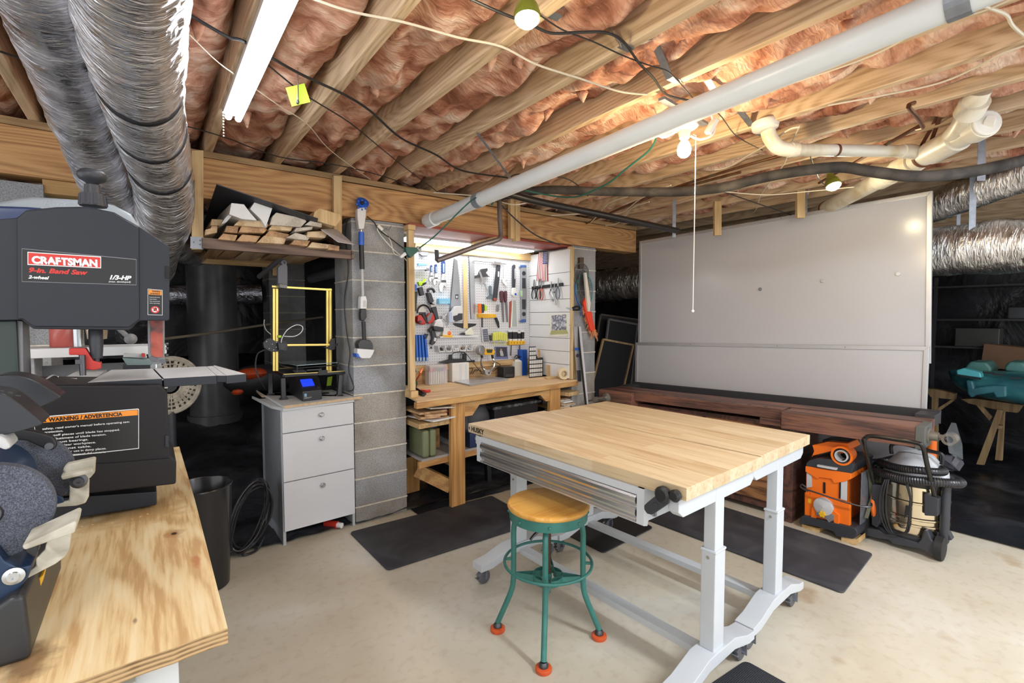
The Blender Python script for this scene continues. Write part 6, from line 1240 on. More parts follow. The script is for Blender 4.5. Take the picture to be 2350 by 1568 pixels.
b, g = ubox(986, 1028, 883, 838, .09, None, ''); t = thing('marker_case', ((g[0]+g[1])/2, g[2], .873), 'clear plastic case full of coloured markers', 'marker case'); b.obj('case_shell', clear('clear_plastic', (.8,.82,.85), .6), t, bevel=.008)
cols = [(.5,.05,.15),(.7,.12,.05),(.5,.03,.05),(.3,.1,.3),(.03,.3,.2),(.02,.25,.4),(.3,.05,.4),(.6,.05,.35)]
for k, c in enumerate(cols):
    x = g[0]+.012+(g[1]-g[0]-.024)*k/7; y = g[2]+.03; m = flat('marker_%s' % 'abcdefgh'[k], c, .5)
    mk = MB().cyl((x,y,.878),(x,y,.878+(g[3]-.873)*.62),.0065,n=10).obj('marker', offw, t); MB().cyl((x,y,.878+(g[3]-.873)*.62),(x,y,.873+(g[3]-.873)*.86),.0072,n=10).obj('marker_cap', m, mk)
b, g = ubox(1156, 1182, 868, 842, .11, None, ''); t = thing('pencil_sharpener', ((g[0]+g[1])/2, g[2], .873), 'black electric pencil sharpener on the bench', 'sharpener'); b.obj('body', black, t, bevel=.012, seg=3); MB().lathe(((g[0]+g[1])/2+.02, g[2], .873+(g[3]-.873)*.7), (0,-1,0), [(0,.008),(.003,.008),(.003,.003),(-.004,.003)], 14).obj('pencil_hole', dgrey, t); MB().box(g[0]+.02, g[1]-.02, g[2]-.003, g[2]+.01, .885, .91).obj('shavings_tray', dgrey, t, bevel=.002)
b, g = ubox(1182, 1198, 863, 830, .07, None, ''); t = thing('white_carton', ((g[0]+g[1])/2, g[2], .873), 'white carton between the sharpener and blue folder', 'carton'); b.obj('carton_body', offw, t, bevel=.002); xm = (g[0]+g[1])/2; MB().prism([(g[0],g[2],g[3]),(g[1],g[2],g[3]),(xm+.015,g[2]+.035,g[3]+.03),(xm-.015,g[2]+.035,g[3]+.03)], (0,.004,0)).obj('gable', offw, t)
b, g = ubox(1199, 1210, 862, 803, .2, None, ''); t = one(b, 'blue_folder', blue, 'tall blue folder leaning at the board corner', 'folder', bevel=.002)
b, g = ubox(1214, 1246, 866, 795, .22, None, ''); x0, x1, Y, zt = g; t = thing('file_holder', ((x0+x1)/2, Y, .873), 'black magazine holder with rows of white square holes', 'file holder')
prof = [(x0,.873),(x1,.873),(x1,zt-.115),(x0+(x1-x0)*.62,zt-.115),(x0+(x1-x0)*.5,zt-.07),(x0+(x1-x0)*.48,zt),(x0,zt)]
MB().prism([(x, Y, z) for x, z in prof], (0,.002,0)).obj('front_panel', black, t)
MB().box(x1-.002, x1, Y, Y+.092, .873, zt-.115).obj('side_panel', dgrey, t)
wi = flat('holder_paper', (.6,.6,.6), .6); b = MB(); nx = 6; zc = (zt-.873)/7.2
for r_ in range(7):
    for c_ in range(nx):
        if r_ >= 4 and c_ > 2: continue
        xx = x0+.006+(x1-x0-.012)*c_/nx; w_ = (x1-x0)/nx-.006; z = .882+r_*zc; b.box(xx, xx+w_, Y-.0012, Y, z, z+zc-.01)
b.obj('hole_grid', wi, t, bevel=.0)
for k, (xa, m, h) in enumerate(((.52, lgrey, .02),(.78, pine, .03),(.9, redp, .025))): one(MB().box(x0+(x1-x0)*xa, x0+(x1-x0)*(xa+.14), Y+.012+k*.02, Y+.018+k*.02, .878, zt-.01-.02*k), 'file_card', m, ('grey card standing in the black magazine holder','tan card in the black magazine holder','reddish card at the right of the black magazine holder')[k], 'card', 'cards in the magazine holder')
b, g = ubox(1262, 1276, 865, 838, .05, None, ''); one(b, 'wood_cube', pinez, 'pale wood cube between file holder and tape roll', 'wood block', bevel=.001)
b, g = ubox(1256, 1284, 869, 864, .06, None, ''); one(b.xf(Matrix.Translation((0,-.02,0))), 'wood_strip', pinez, 'small pale wood strip in front of the wood cube', 'wood block', bevel=.001)
q = onb(1297, 871); R0 = (q.z-ad(1297,839,q.y).z); zc = .873+.056; t = thing('tape_roll', (q.x, q.y, .873), 'pale roll of masking tape standing at the bench corner', 'tape')
b = MB().lathe((q.x-.01, q.y+.03, zc), (-.35,-1,0), [(0,.03),(0,.055),(.05,.055),(.05,.03)], 32, caps=False); b.obj('tape', flat('masking_tape', (.68,.56,.36), .6), t); MB().lathe((q.x-.01, q.y+.03, zc), (-.35,-1,0), [(.0,.022),(0,.031),(.05,.031),(.05,.022)], 28, caps=False).obj('core', flat('card_core', (.45,.33,.2), .7), t); MB().lathe((q.x-.01, q.y+.03, zc), (-.35,-1,0), [(.02,0),(.02,.022),(.03,.022),(.03,0)], 20, caps=False).obj('core_fill', pinez, t)
# pliers and clutter at the left end
t = thing('hand_pliers', onb(960,900), 'black handled pliers lying at the left end of the bench', 'pliers')
b = MB().tube([onb(950,890,.885), onb(962,897,.88), onb(975,905,.88)], .011, 8, 4); b.tube([onb(948,896,.882), onb(960,902,.88), onb(972,908,.88)], .011, 8, 4); b.obj('handle', black, t); MB().tube([onb(952,885,.9), onb(948,872,.93), onb(950,862,.95)], .01, 8, 3).obj('jaw', steel, t)
t = thing('red_clamp', onb(975,899), 'small red plastic clamp end on the bench at left', 'clamp'); MB().tube([onb(966,897,.885), onb(978,898,.885), onb(986,897,.885)], .011, 10, 4).obj('grip', red, t)
one(MB().tube([onb(955,875,.9), ay(963,860,3.35), ay(970,846,3.4)], .008, 8, 4), 'orange_snips', orange, 'orange handled snips leaning at the left corner', 'snips'); one(MB().tube([onb(950,868,.9), ay(954,856,3.4), ay(952,848,3.42)], .012, 8, 3), 'ring_wrench', chrome, 'shiny wrench end behind the left post', 'wrench')
one(MB().ball(onb(952,880,.9), .025, 8, (1,1,1.4)), 'green_tool_grip', flat('dark_green', (.02,.08,.03), .5), 'dark green grip among the pliers', 'tool grip')
one(MB().rbox(onb(1001,899,.8745), (.06,.018,.002), (0,0,.1)), 'wood_sliver', pine, 'thin wood sliver lying on the bench top', 'sliver')
# power strip and cords
PP = Plane((0,PY,0), 0); P_ = PP.hit
t = thing('power_strip', P_(1040,830,.03), 'black power strip on the lower cleat with cords', 'power strip')
b = MB().ppx(PP, [(1010,833),(1024,828),(1040,824),(1071,824),(1071,831),(1030,834)], .0, .05); b.obj('strip_body', black, t, bevel=.003)
MB().ppx(PP, [(1065,812),(1071,812),(1071,824),(1065,824)], .02, .05).obj('plug', black, t, bevel=.002); MB().ppx(PP, [(1034,815),(1038,814),(1039,824),(1033,824)], .02, .05).obj('plug', black, t, bevel=.002)
for k, (P, l) in enumerate((([P_(1036,818,.04),P_(1042,810,.05),P_(1055,808,.05),P_(1068,811,.05),P_(1080,825,.06),P_(1092,840,.1),P_(1105,856,.12),onb(1115,860,.88)], 'black cord arching from the power strip to the bench'),
    ([P_(1068,814,.05),P_(1062,808,.05),P_(1056,818,.04),P_(1058,828,.05)], 'short black cord loop on the power strip'),
    ([onb(1077,845,.93),P_(1085,846,.1),onb(1080,862,.9),onb(1095,863,.876),onb(1110,855,.9),onb(1125,862,.88),onb(1145,866,.876)], 'black cord tangled behind the laptop'),
    ([onb(1082,866,.876),P_(1090,850,.12),P_(1105,852,.12),onb(1120,862,.88),P_(1140,845,.1),P_(1148,838,.08),P_(1138,832,.06),P_(1130,836,.06)], 'black cord coiled beside the lamp arms'),
    ([P_(1128,840,.06),P_(1142,842,.06),P_(1150,855,.1),onb(1160,864,.876)], 'black cord reaching the pencil sharpener'),
    ([onb(1090,862,.876),P_(1100,846,.12),onb(1108,864,.88),onb(1130,866,.876)], 'lowest black cord loop on the bench'))): one(MB().tube(P, .0032, 7, 7), 'power_cable', black, l, 'cable', 'black cords on the wooden bench')
one(MB().ppx(PP, [(1073,829),(1090,827),(1090,831),(1073,832)], .0, .03), 'black_bar', black, 'small black bar at the lower edge of the tool board', 'bar')
# clamp lamp / vise lamp
t = thing('desk_lamp', onb(1121,860), 'yellow and silver arm lamp in front of the tool board', 'lamp')
q = P_(1102,804,.16); b = MB().lathe(q+PP.n*-.04, Vector((.35,-1,0)), [(0,.03),(.01,.045),(.03,.047),(.05,.045),(.055,.037),(.045,.033),(.04,.0)], 30); b.obj('lamp_head', flat('lamp_grey', (.33,.34,.35), .3, .5), t)
MB().ppx(PP, [(1110,803),(1116,801),(1134,802),(1137,808),(1133,815),(1112,815)], .06, .14).obj('yellow_body', yellow, t, bevel=.005); MB().ppx(PP, [(1117,802),(1131,802),(1129,810),(1119,810)], .14, .146).obj('dark_insert', flat('insert_olive', (.04,.05,.02), .5), t)
MB().tube([P_(1105,814,.1), P_(1106,822,.1)], .012, 8).obj('black_joint', black, t); MB().tube([P_(1129,813,.1), P_(1131,823,.1)], .012, 8).obj('black_joint', black, t)
MB().tube([P_(1105,822,.1),P_(1104,835,.12),P_(1110,848,.16),P_(1119,852,.2)], .009, 8, 5).obj('arm', steel, t); MB().tube([P_(1131,823,.1),P_(1135,833,.12),P_(1132,845,.16),P_(1124,852,.2)], .009, 8, 5).obj('arm', steel, t)
b = MB().ppx(PP, [(1113,850),(1129,849),(1127,860),(1121,863),(1115,860)], .16, .2); b.obj('clamp_foot', steel, t, bevel=.003); MB().lathe(P_(1122,856,.201), PP.n, [(0,.008),(.003,.008),(.003,0)], 12).obj('foot_bolt', black, t)
# ---------------------------------------------------------------- tools on the pegboard
def cA(*L): return [(940+x/11.2, 560+y/11.2) for x, y in L]
def cB(*L): return [(940+x/11.2, 690+y/11.2) for x, y in L]
def cC(*L): return [(1080+x/13.06, 580+y/13.06) for x, y in L]
def cD(*L): return [(1080+x/11.2, 690+y/11.2) for x, y in L]
def at(nm, x, y, lab, cat, grp=None): return thing(nm, P_(x, y, .01), lab, cat, grp)
def pp(px, o0, o1, nm, m, parent=None, bev=.0012): return MB().ppx(PP, px, o0, o1).obj(nm, m, parent, bevel=bev)
navy = flat('wrench_blue', (.03,.06,.22), .35); hl = flat('wrench_highlight', (.35,.5,.8), .3)
def wrench(top, s, lab, w_=.5):
    x, y = top; t = at('adjustable_wrench', x, y+30*s, lab, 'wrench', 'blue handled adjustable wrenches'); k = s
    pp([(x-4*k,y+3*k),(x-1*k,y),(x+3*k,y+1*k),(x+4*k,y+8*k),(x+3.6*k,y+30*k),(x-3.4*k,y+30*k)], .004, .018, 'handle', navy, t, .003)
    pp([(x-1.4*k,y+9*k),(x+1.8*k,y+9*k),(x+1.6*k,y+28*k),(x-1.2*k,y+28*k)], .018, .019, 'handle_inlay', hl, t, 0)
    pp([(x-2.6*k,y+30*k),(x+2.8*k,y+30*k),(x+3.6*k,y+42*k),(x+9*k,y+55*k),(x+5*k,y+60*k),(x+1*k,y+55*k),(x-3*k,y+70*k),(x-8*k,y+68*k),(x-10*k,y+56*k),(x-5*k,y+46*k)], .006, .016, 'head', steel, t, .0015)
    pp([(x-4*k,y+44*k),(x+5*k,y+44*k),(x+6*k,y+49*k),(x-5*k,y+49*k)], .016, .02, 'adjuster', dsteel, t, .001)
wrench((990.5,608), .56, 'smallest blue handled adjustable wrench on the tool board'); wrench((1001,606), .7, 'middle sized blue handled adjustable wrench on the tool board'); wrench((1018,595.5), 1.08, 'largest blue handled adjustable wrench on the tool board')
t = at('hand_saw', 1050, 650, 'large hand saw hanging blade up on the tool board', 'saw')
pp(cA((1140,360),(1230,420),(1270,800),(1320,1568))+cB((1320,180),(1100,280),(1040,280)), .006, .009, 'blade', flat('saw_blade', (.3,.31,.33), .3, .8), t, 0)
pp(cA((1140,360),(1150,420),(1100,1100),(1060,1568))+cB((1060,280),(1030,280))+cA((1040,1568),(1085,1000)), .009, .011, 'toothed_edge', dsteel, t, 0); pp(cA((1175,1300),(1255,1300),(1250,1420),(1175,1410)), .009, .0095, 'blade_mark', black, t, 0); pp(cA((1190,1330),(1240,1330),(1235,1395),(1190,1390)), .0095, .0098, 'mark_centre', lgrey, t, 0)
t = at('power_pack', 1050, 725, 'white and black tool grip at the foot of the hand saw', 'tool')
pp(cB((1015,300),(1090,290),(1180,150),(1350,140),(1375,300),(1375,520),(1180,545),(1020,565)), .01, .05, 'shell', white, t, .004); pp(cB((1130,400),(1240,370),(1260,330),(1365,330),(1365,490),(1190,540),(1135,500)), .05, .058, 'grip_inset', dgrey, t, .002); pp(cB((1020,300),(1090,290),(1100,560),(1020,560)), .05, .056, 'pale_side', flat('pale_blue_side', (.45,.55,.75), .4), t, .001)
t = at('t_square', 1067, 690, 'wooden T square with black head on the tool board', 'T square')
pp(cA((1370,390),(1480,400),(1490,1568))+cB((1500,715),(1385,715))+cA((1390,1568)), .012, .015, 'wooden_blade', wood('ruler_wood', (.72,.52,.25), (.6,.4,.17), 2, 1), t, .0005); pp(cB((1120,590),(1180,580),(1380,585),(1500,585),(1720,595),(1700,640),(1560,690),(1500,718),(1380,718),(1300,690),(1170,645)), .004, .012, 'black_head', black, t, .001)
t = at('steel_rule', 1083, 660, 'long steel rule hanging beside the T square', 'ruler')
pp(cA((1525,310),(1660,330),(1690,1568))+cB((1680,470),(1580,475))+cA((1565,1568)), .004, .007, 'rule', flat('rule_steel', (.42,.43,.45), .35, .6), t, .0005); pp(cA((1520,310),(1530,310),(1570,1568))+cB((1585,475),(1570,475))+cA((1553,1568)), .007, .009, 'dark_edge', dsteel, t, 0)
t = at('claw_hammer', 1140, 650, 'long dark handled hammer on the tool board', 'hammer')
pp(cC((810,380),(905,375),(870,800),(800,1400),(785,1460),(690,1440),(700,1360),(740,900)), .008, .03, 'handle', dgrey, t, .004); pp(cC((820,560),(860,570),(850,730),(815,720)), .03, .031, 'handle_stripe', white, t, 0); pp(cC((690,1350),(790,1370),(780,1462),(690,1430)), .03, .034, 'red_end', redp, t, .002)
pp(cC((680,270),(720,240),(810,270),(920,270),(920,370),(810,370),(690,320)), .01, .04, 'head', chrome, t, .003); pp(cC((920,310),(1080,330),(1085,360),(920,345)), .015, .028, 'claw', steel, t, .001)
t = at('steel_rod', 1110, 600, 'thin steel rod lying sideways beside the hammer head', 'rod'); MB().cyl(P_(1088,598.5,.02), P_(1133,602.5,.02), .006, n=10).obj('rod', steel, t)
t = at('corner_clamp', 1108, 630, 'black and silver angle clamp on the tool board', 'clamp')
pp(cC((160,690),(260,650),(270,580),(330,490),(510,465),(520,530),(460,600),(520,680),(590,720),(400,725),(160,760)), .006, .03, 'body', dsteel, t, .002); pp(cC((265,560),(300,570),(350,700),(560,1240),(545,1300),(500,1200),(290,700)), .03, .036, 'arm', steel, t, .001); pp(cC((330,860),(370,840),(500,990),(440,970),(380,900),(330,1080),(320,1060)), .036, .042, 'wing_nut', steel, t, .001)
t = at('paint_scraper', 1126, 675, 'grey scraper with wide blade on the tool board', 'scraper'); pp(cC((560,1000),(600,985),(640,1010),(635,1240),(570,1240)), .006, .02, 'handle', flat('grey_blue', (.13,.17,.2), .4), t, .002); pp(cC((570,1240),(640,1240),(700,1340),(710,1385),(480,1385),(480,1330),(540,1310)), .006, .014, 'blade', flat('grey_blue', (.13,.17,.2), .4), t, .001)
t = at('white_plier', 1160, 640, 'white hanging hook tool right of the hammer', 'tool'); pp(cC((990,450),(1020,440),(1040,700),(1100,760),(1040,850),(1110,990),(1060,1000),(960,880),(950,800),(1000,760)), .006, .016, 'body', offw, t, .002)
for nm, x0, lab in (('file', 945, 'left file of the two with dark red handles'), ('file', 1060, 'right file of the two with dark red handles')):
    s_ = 0 if x0 < 1000 else 1; t = at('file', 1080+x0/13.06, 690, lab, 'file', 'files with dark red handles')
    pp(cC((x0-45,1180),(x0-20,1140),(x0+35,1145),(x0+45,1250),(x0+40,1470),(x0+10,1500),(x0-15,1480),(x0-40,1300)), .006, .03, 'handle', flat('file_grip', (.1,.03,.04), .4), t, .004); X0 = 805 if not s_ else 905
    pp(cD((X0,40),(X0+45,40),(X0+62,555),(X0+35,560)), .01, .018, 'blade', flat('file_steel', (.22,.2,.22), .45, .6), t, 0)
t = at('pull_saw', 1180, 680, 'dark handled pull saw with broad grey blade', 'saw')
pp(cC((1270,390),(1310,350),(1350,380),(1355,800),(1345,1050),(1270,1040)), .01, .03, 'handle', dgrey, t, .004); pp(cC((1320,480),(1336,480),(1336,790),(1320,790)), .03, .031, 'handle_stripe', white, t, 0); pp(cC((1265,1060),(1345,1050),(1400,1180),(1390,1300),(1300,1320),(1250,1270)), .01, .036, 'white_collar', offw, t, .005); MB().lathe(P_(1183,675.5,.036), PP.n, [(0,.012),(.003,.012),(.003,0)], 16).obj('blue_button', blue, t)
pp(cD((1075,0),(1180,0),(1215,690),(1030,690)), .004, .012, 'blade', offw, t, .001); pp(cD((1090,0),(1165,0),(1195,670),(1065,670)), .012, .013, 'blade_face', flat('green_grey_blade', (.38,.42,.4), .4), t, 0); pp(cD((1000,40),(1050,0),(1050,400),(1020,700),(990,700)), .002, .006, 'brown_edge', redp, t, 0)
t = at('spirit_level', 1201, 670, 'grey spirit level with blue ends at right of the tool board', 'level')
pp(cC((1485,400),(1500,370),(1670,375),(1680,440),(1690,1568))+cD((1430,560),(1280,560),(1275,510),(1320,480))+cC((1530,1568),(1530,450),(1490,440)), .004, .03, 'body', flat('level_grey', (.36,.38,.4), .35, .4), t, .002)
for P in (cC((1485,400),(1500,370),(1670,375),(1682,440),(1490,440)), cD((1275,515),(1325,480),(1430,480),(1430,565),(1280,565))): pp(P, .03, .034, 'blue_end', flat('end_blue', (.05,.12,.35), .4), t, .002)
for P in (cC((1545,760),(1650,765),(1655,1075),(1545,1070)), cC((1540,1400),(1655,1400),(1660,1568))+cD((1415,230),(1325,225))): pp(P, .03, .031, 'hand_slot', dgrey, t, 0); 
for x, y in ((1202,627.5),(1202,721)): MB().lathe(P_(x, y, .03), PP.n, [(0,.022),(.004,.022),(.004,.014),(.001,.013),(.001,0)], 20).obj('vial', dgrey, t)
pp(cC((1500,1130),(1560,1140),(1560,1310),(1500,1320)), .03, .036, 'green_vial', flat('vial_green', (.4,.65,.35), .3), t, .002)
t = at('hook_tool', 985, 700, 'long black and grey hooked hand tool', 'hand tool'); P = cA((480,1240),(470,1180),(530,1150),(600,1170),(640,1250)); MB().tube([P_(x, y, .05) for x, y in P], .012, 10, 5).obj('hook', dgrey, t)
pp(cA((455,1250),(560,1250),(640,1480),(530,1530)), .02, .07, 'upper_grip', dgrey, t, .008); pp(cA((520,1540),(640,1490),(670,1568))+cB((690,150),(560,180),(530,60)), .02, .06, 'grey_collar', lgrey, t, .004); pp(cB((560,180),(690,150),(770,500),(735,550),(690,500)), .02, .05, 'lower_grip', dgrey, t, .006)
t = at('blue_box', 1020, 691, 'light blue paper box behind the hooked tool', 'box'); pp(cA((755,1405),(1045,1405),(1045,1568))+cB((1040,80),(765,90)), .004, .05, 'box_body', flat('sky_blue_card', (.25,.6,.85), .5), t, .002)
S_ = P_(1010, 697, .0506); q = P_(1030, 697.5, .0506); text('lettering', 'UNICA', S_, q-S_, (0,0,1), .026, flat('pale_blue_ink', (.5,.8,.95), .5), t, .0003, .02)
t = at('ear_defenders', 978, 725, 'red and black ear defenders hanging on the tool board', 'ear defenders')
MB().tube([P_(x, y, .05) for x, y in cB((200,330),(215,220),(300,130),(390,120),(490,190),(560,320))], .008, 8, 6).obj('headband', black, t)
for P, m in ((cB((210,420),(250,370),(330,380),(450,520),(440,590),(360,630),(240,600),(200,520)), red), (cB((450,430),(560,310),(620,320),(670,480),(590,580),(500,610),(460,560)), red)): c_ = pp(P, .02, .08, 'ear_cup', m, t, .012)
pp(cB((340,330),(380,340),(500,550),(470,590),(420,560),(320,380)), .03, .085, 'cushion', black, t, .006); pp(cB((450,430),(560,310),(600,320),(540,500),(470,560)), .08, .088, 'cushion', mgrey, t, .003); MB().lathe(P_(963.5,739,.08), PP.n, [(0,.014),(.006,.012),(.006,0)], 14).obj('pivot', dgrey, t)
t = at('white_drill', 998, 748, 'white and dark cordless drill hanging nose down', 'drill')
pp(cB((620,660),(680,520),(770,480),(820,490),(870,600),(890,700),(760,680)), .02, .08, 'housing', white, t, .008); pp(cB((610,670),(700,660),(880,700),(880,790),(770,800),(640,760)), .02, .085, 'grip', dgrey, t, .006); pp(cB((520,740),(620,650),(680,660),(560,800),(520,820)), .02, .06, 'chuck_grip', black, t, .004); pp(cB((420,850),(500,860),(430,990),(395,980)), .02, .05, 'nose', black, t, .004)
t = at('battery_tool', 998, 778, 'grey battery hand tool with dark tip', 'tool'); pp(cB((580,760),(660,770),(690,900),(720,970),(660,1100),(600,1150),(550,1120),(600,960),(570,820)), .01, .05, 'body', dgrey, t, .004); pp(cB((640,950),(700,970),(670,1050),(620,1040)), .05, .052, 'label', white, t, 0); pp(cB((550,1190),(580,1180),(575,1240),(550,1240)), .01, .02, 'tip', black, t, .001)
t = at('metal_bracket', 1024, 735, 'silver wire bracket between drill and hand saw', 'bracket'); MB().tube([P_(x, y, .03) for x, y in cB((820,500),(900,420),(960,320),(900,430),(860,480),(980,560),(960,640),(890,690),(880,560))], .004, 7, 3).obj('wire', steel, t); pp(cB((840,400),(890,380),(950,380),(900,460),(850,470)), .02, .05, 'block', lgrey, t, .002)
t = at('lime_tool', 970, 648, 'lime and black pistol grip tool at upper left of the tool board', 'tool'); pp(cA((225,970),(340,970),(390,900),(440,890),(340,1060),(250,1080)), .02, .05, 'lime_body', lime, t, .004); pp(cA((340,1010),(450,980),(420,1040),(330,1080)), .02, .055, 'black_nose', black, t, .003); pp(cA((230,1130),(340,1100),(390,1310),(290,1340)), .02, .06, 'grip', dgrey, t, .006)
t = at('blue_bottle', 954, 670, 'blue topped black bottle at the left edge of the tool board', 'bottle'); pp(cA((115,1030),(190,1040),(190,1200),(115,1210)), .01, .05, 'blue_top', blue, t, .004); pp(cA((120,1215),(210,1230),(185,1568))+cB((180,270),(125,270)), .01, .045, 'black_body', black, t, .004)
t = at('staple_gun', 968, 600, 'white and blue staple gun with cards at upper left', 'staple gun'); pp(cA((230,490),(430,500),(470,560),(225,560)), .02, .05, 'blue_body', flat('pale_blue', (.25,.5,.75), .4), t, .003); pp(cA((120,600),(430,610),(440,660),(130,670)), .02, .05, 'white_magazine', white, t, .004); pp(cA((440,620),(515,630),(510,690),(420,700)), .02, .045, 'grey_end', mgrey, t, .002); pp(cA((250,250),(320,200),(480,220),(470,320),(340,320)), .02, .05, 'grey_handle', mgrey, t, .004); pp(cA((300,262),(440,262),(440,285),(300,285)), .05, .052, 'handle_label', white, t, 0)
t = at('sandpaper_pack', 955, 725, 'white packet behind the ear defenders', 'packet'); pp(cB((190,110),(440,120),(430,300),(200,560),(140,600),(130,290)), .004, .018, 'packet', offw, t, .002); pp(cB((235,300),(415,300),(415,400),(235,400)), .018, .019, 'print', dgrey, t, 0)
for k, x0 in enumerate((945+9, 945+15.5, 945+22, 945+29)):
    t = at('bar_clamp', x0+1, 800, ('leftmost of the four long blue clamps','second from left of the four long blue clamps','third from left of the four long blue clamps','rightmost and most slanted of the four long blue clamps')[k], 'clamp', 'long blue clamps at the lower left of the tool board'); sl = k*.9
    pp([(x0,769),(x0+4.6,769),(x0+7+sl,822),(x0+1.5+sl,822)], .01, .045, 'blue_bar', flat('clamp_blue', (.01,.13,.62), .3), t, .004); pp([(x0+1.5+sl,820),(x0+7+sl,820),(x0+7.2+sl,829),(x0+1.5+sl,829)], .012, .05, 'foot', flat('foot_blue', (.1,.3,.7), .3), t, .002); pp([(x0+3+sl,821),(x0+6+sl,821),(x0+6+sl,828),(x0+3+sl,828)], .05, .052, 'label', lgrey, t, 0)
# bins
for k in range(5):
    x0 = 1005.5+k*16; y0 = 795-k*.6; t = at('parts_bin', x0+7, 800, ('leftmost','second','middle','fourth','rightmost')[k]+' small white parts bin in the row of five', 'bin', 'white parts bins on the tool board')
    pp([(x0,y0),(x0+2,y0+1),(x0+4,y0+11),(x0+15,y0+11),(x0+16,y0-1),(x0+16.8,y0-1),(x0+16,y0+13),(x0+3,y0+13)], .004, .075, 'bin_body', white, t, .001); MB().ppx(PP, [(x0+2,y0+1),(x0+16,y0),(x0+15,y0+11),(x0+4,y0+11)], .004, .008).obj('bin_back', offw, t)
    c = P_(x0+9, y0+6, .04); b = MB(); r3 = random.Random(k)
    for j in range(6): b.rbox(c+Vector((r3.uniform(-.018,.018), r3.uniform(-.02,.01), r3.uniform(-.012,.006))), (.016,.01,.01), (r3.random()*3, r3.random()*3, 0))
    tag(b.obj('bin_contents', (dgrey, mgrey, white, flat('brown_bits', (.2,.13,.08), .6), lgrey)[k], t), None, None, None, 'stuff')
t = at('small_parts_shelf', 1050, 771, 'narrow white ledge holding small items on the tool board', 'ledge'); pp([(1010,772),(1098,770),(1098,774),(1010,776)], .0, .06, 'ledge', white, t, .001)
t = at('chalk_holder', 1028, 765, 'white and orange triangular tool holder', 'holder'); pp(cB((880,700),(990,700),(1110,830),(1110,900),(860,900),(850,880)), .01, .04, 'white_body', white, t, .003); pp(cB((850,890),(1110,890),(1110,960),(860,950)), .0, .06, 'yellow_tray', yellow, t, .003); MB().lathe(P_(1031,765,.041), PP.n, [(0,.018),(.005,.018),(.008,.01),(.008,0)], 18).obj('orange_disc', orange, t)
t = at('white_scoop', 1078, 762, 'cream plastic scoop with black clip on the ledge', 'scoop'); pp(cB((1440,830),(1600,700),(1640,800),(1640,880),(1440,880)), .01, .05, 'scoop', flat('cream', (.75,.75,.62), .45), t, .003); pp(cB((1310,870),(1390,825),(1450,840),(1430,885)), .01, .04, 'black_clip', black, t, .002)
t = at('tool_rack', 1120, 725, 'yellow plastic rack with knife and brushes', 'rack'); pp(cD((210,340),(640,350),(680,400),(640,440),(460,450),(230,450)), .0, .045, 'rack', yellow, t, .003)
for nm, P, m, l, c_ in (('tape_dispenser', cD((215,80),(280,80),(290,330),(215,330)), orange, 'orange handled tool in the yellow rack', 'tool'), ('dark_grip', cD((290,90),(355,95),(350,310),(290,330)), dgrey, 'dark grip standing in the yellow rack', 'tool'), ('lime_marker', cD((365,110),(430,140),(425,265),(365,260)), lime, 'lime green marker in the yellow rack', 'marker'), ('hooked_knife', cD((640,450),(680,430),(735,560),(745,700),(735,710),(700,600)), black, 'black hooked knife hanging under the yellow rack', 'knife'), ('small_knife', cD((700,110),(740,100),(735,260),(710,290),(695,270)), mgrey, 'small grey clip knife above the yellow rack', 'knife'), ('long_awl', cD((305,440),(322,440),(320,690),(308,690)), dsteel, 'thin dark awl hanging below the yellow rack', 'awl')):
    one(MB().ppx(PP, P, .012 if nm == 'small_knife' or nm == 'hooked_knife' else .046, .035 if nm in ('small_knife','hooked_knife') else .07), nm, m, l, c_, bevel=.002)
t = at('stud_finder', 1113, 770, 'blue grey measuring device in a white frame', 'meter'); pp(cD((300,710),(440,690),(490,1060),(330,1080)), .01, .035, 'frame', white, t, .003); pp(cD((315,740),(435,730),(475,1050),(345,1060)), .035, .04, 'face', flat('slate_face', (.1,.11,.17), .4), t, .001); pp(cD((490,890),(545,890),(548,1030),(500,1030)), .01, .03, 'side_clip', dgrey, t, .002)
b = MB()
for r_ in range(5):
    for c_ in range(3): x, y = cD((340+c_*35+r_*7, 780+r_*58))[0]; b.rbox(P_(x, y, .0405), (.006,.001,.01))
b.obj('printed_marks', lgrey, t)
yg = flat('lime_yellow', (.72,.72,.14), .35); labs = ['first','second','third','fourth','fifth','sixth','seventh','eighth']
for k in range(8):
    x = 1134+k*4.1; y = 762+abs(k-3)*.8; one(MB().ppx(PP, [(x-1.5,y+1),(x,y-1),(x+1.5,y+1),(x+1.7,y+18),(x-1.7,y+18)], .03, .05).ppx(PP, [(x-.5,y+18),(x+.5,y+18),(x+.5,y+30),(x-.5,y+30)], .036, .042), 'screwdriver', yg, labs[k]+' from left of the yellow handled screwdrivers', 'screwdriver', 'yellow handled screwdrivers', bevel=.002)
t = at('wire_rack', 1150, 788, 'clear wire rack holding the yellow screwdrivers', 'rack'); pp([(1128,783),(1166,783),(1166,785),(1128,785)], .0, .06, 'rail', flat('clear_grey', (.5,.52,.48), .3), t, 0)
t = at('screwdriver_rack', 1188, 787, 'orange rack at the right holding black screwdrivers', 'rack'); pp(cD((1000,1035),(1410,1035),(1410,1130),(1000,1145)), .0, .05, 'rack', yellow, t, .003)
b = MB()
for k in range(5): x, y = cD((1050+k*75, 1085))[0]; b.rbox(P_(x, y, .0505), (.006,.002,.018))
b.obj('rack_slot', flat('brown_slot', (.3,.12,.01), .5), t)
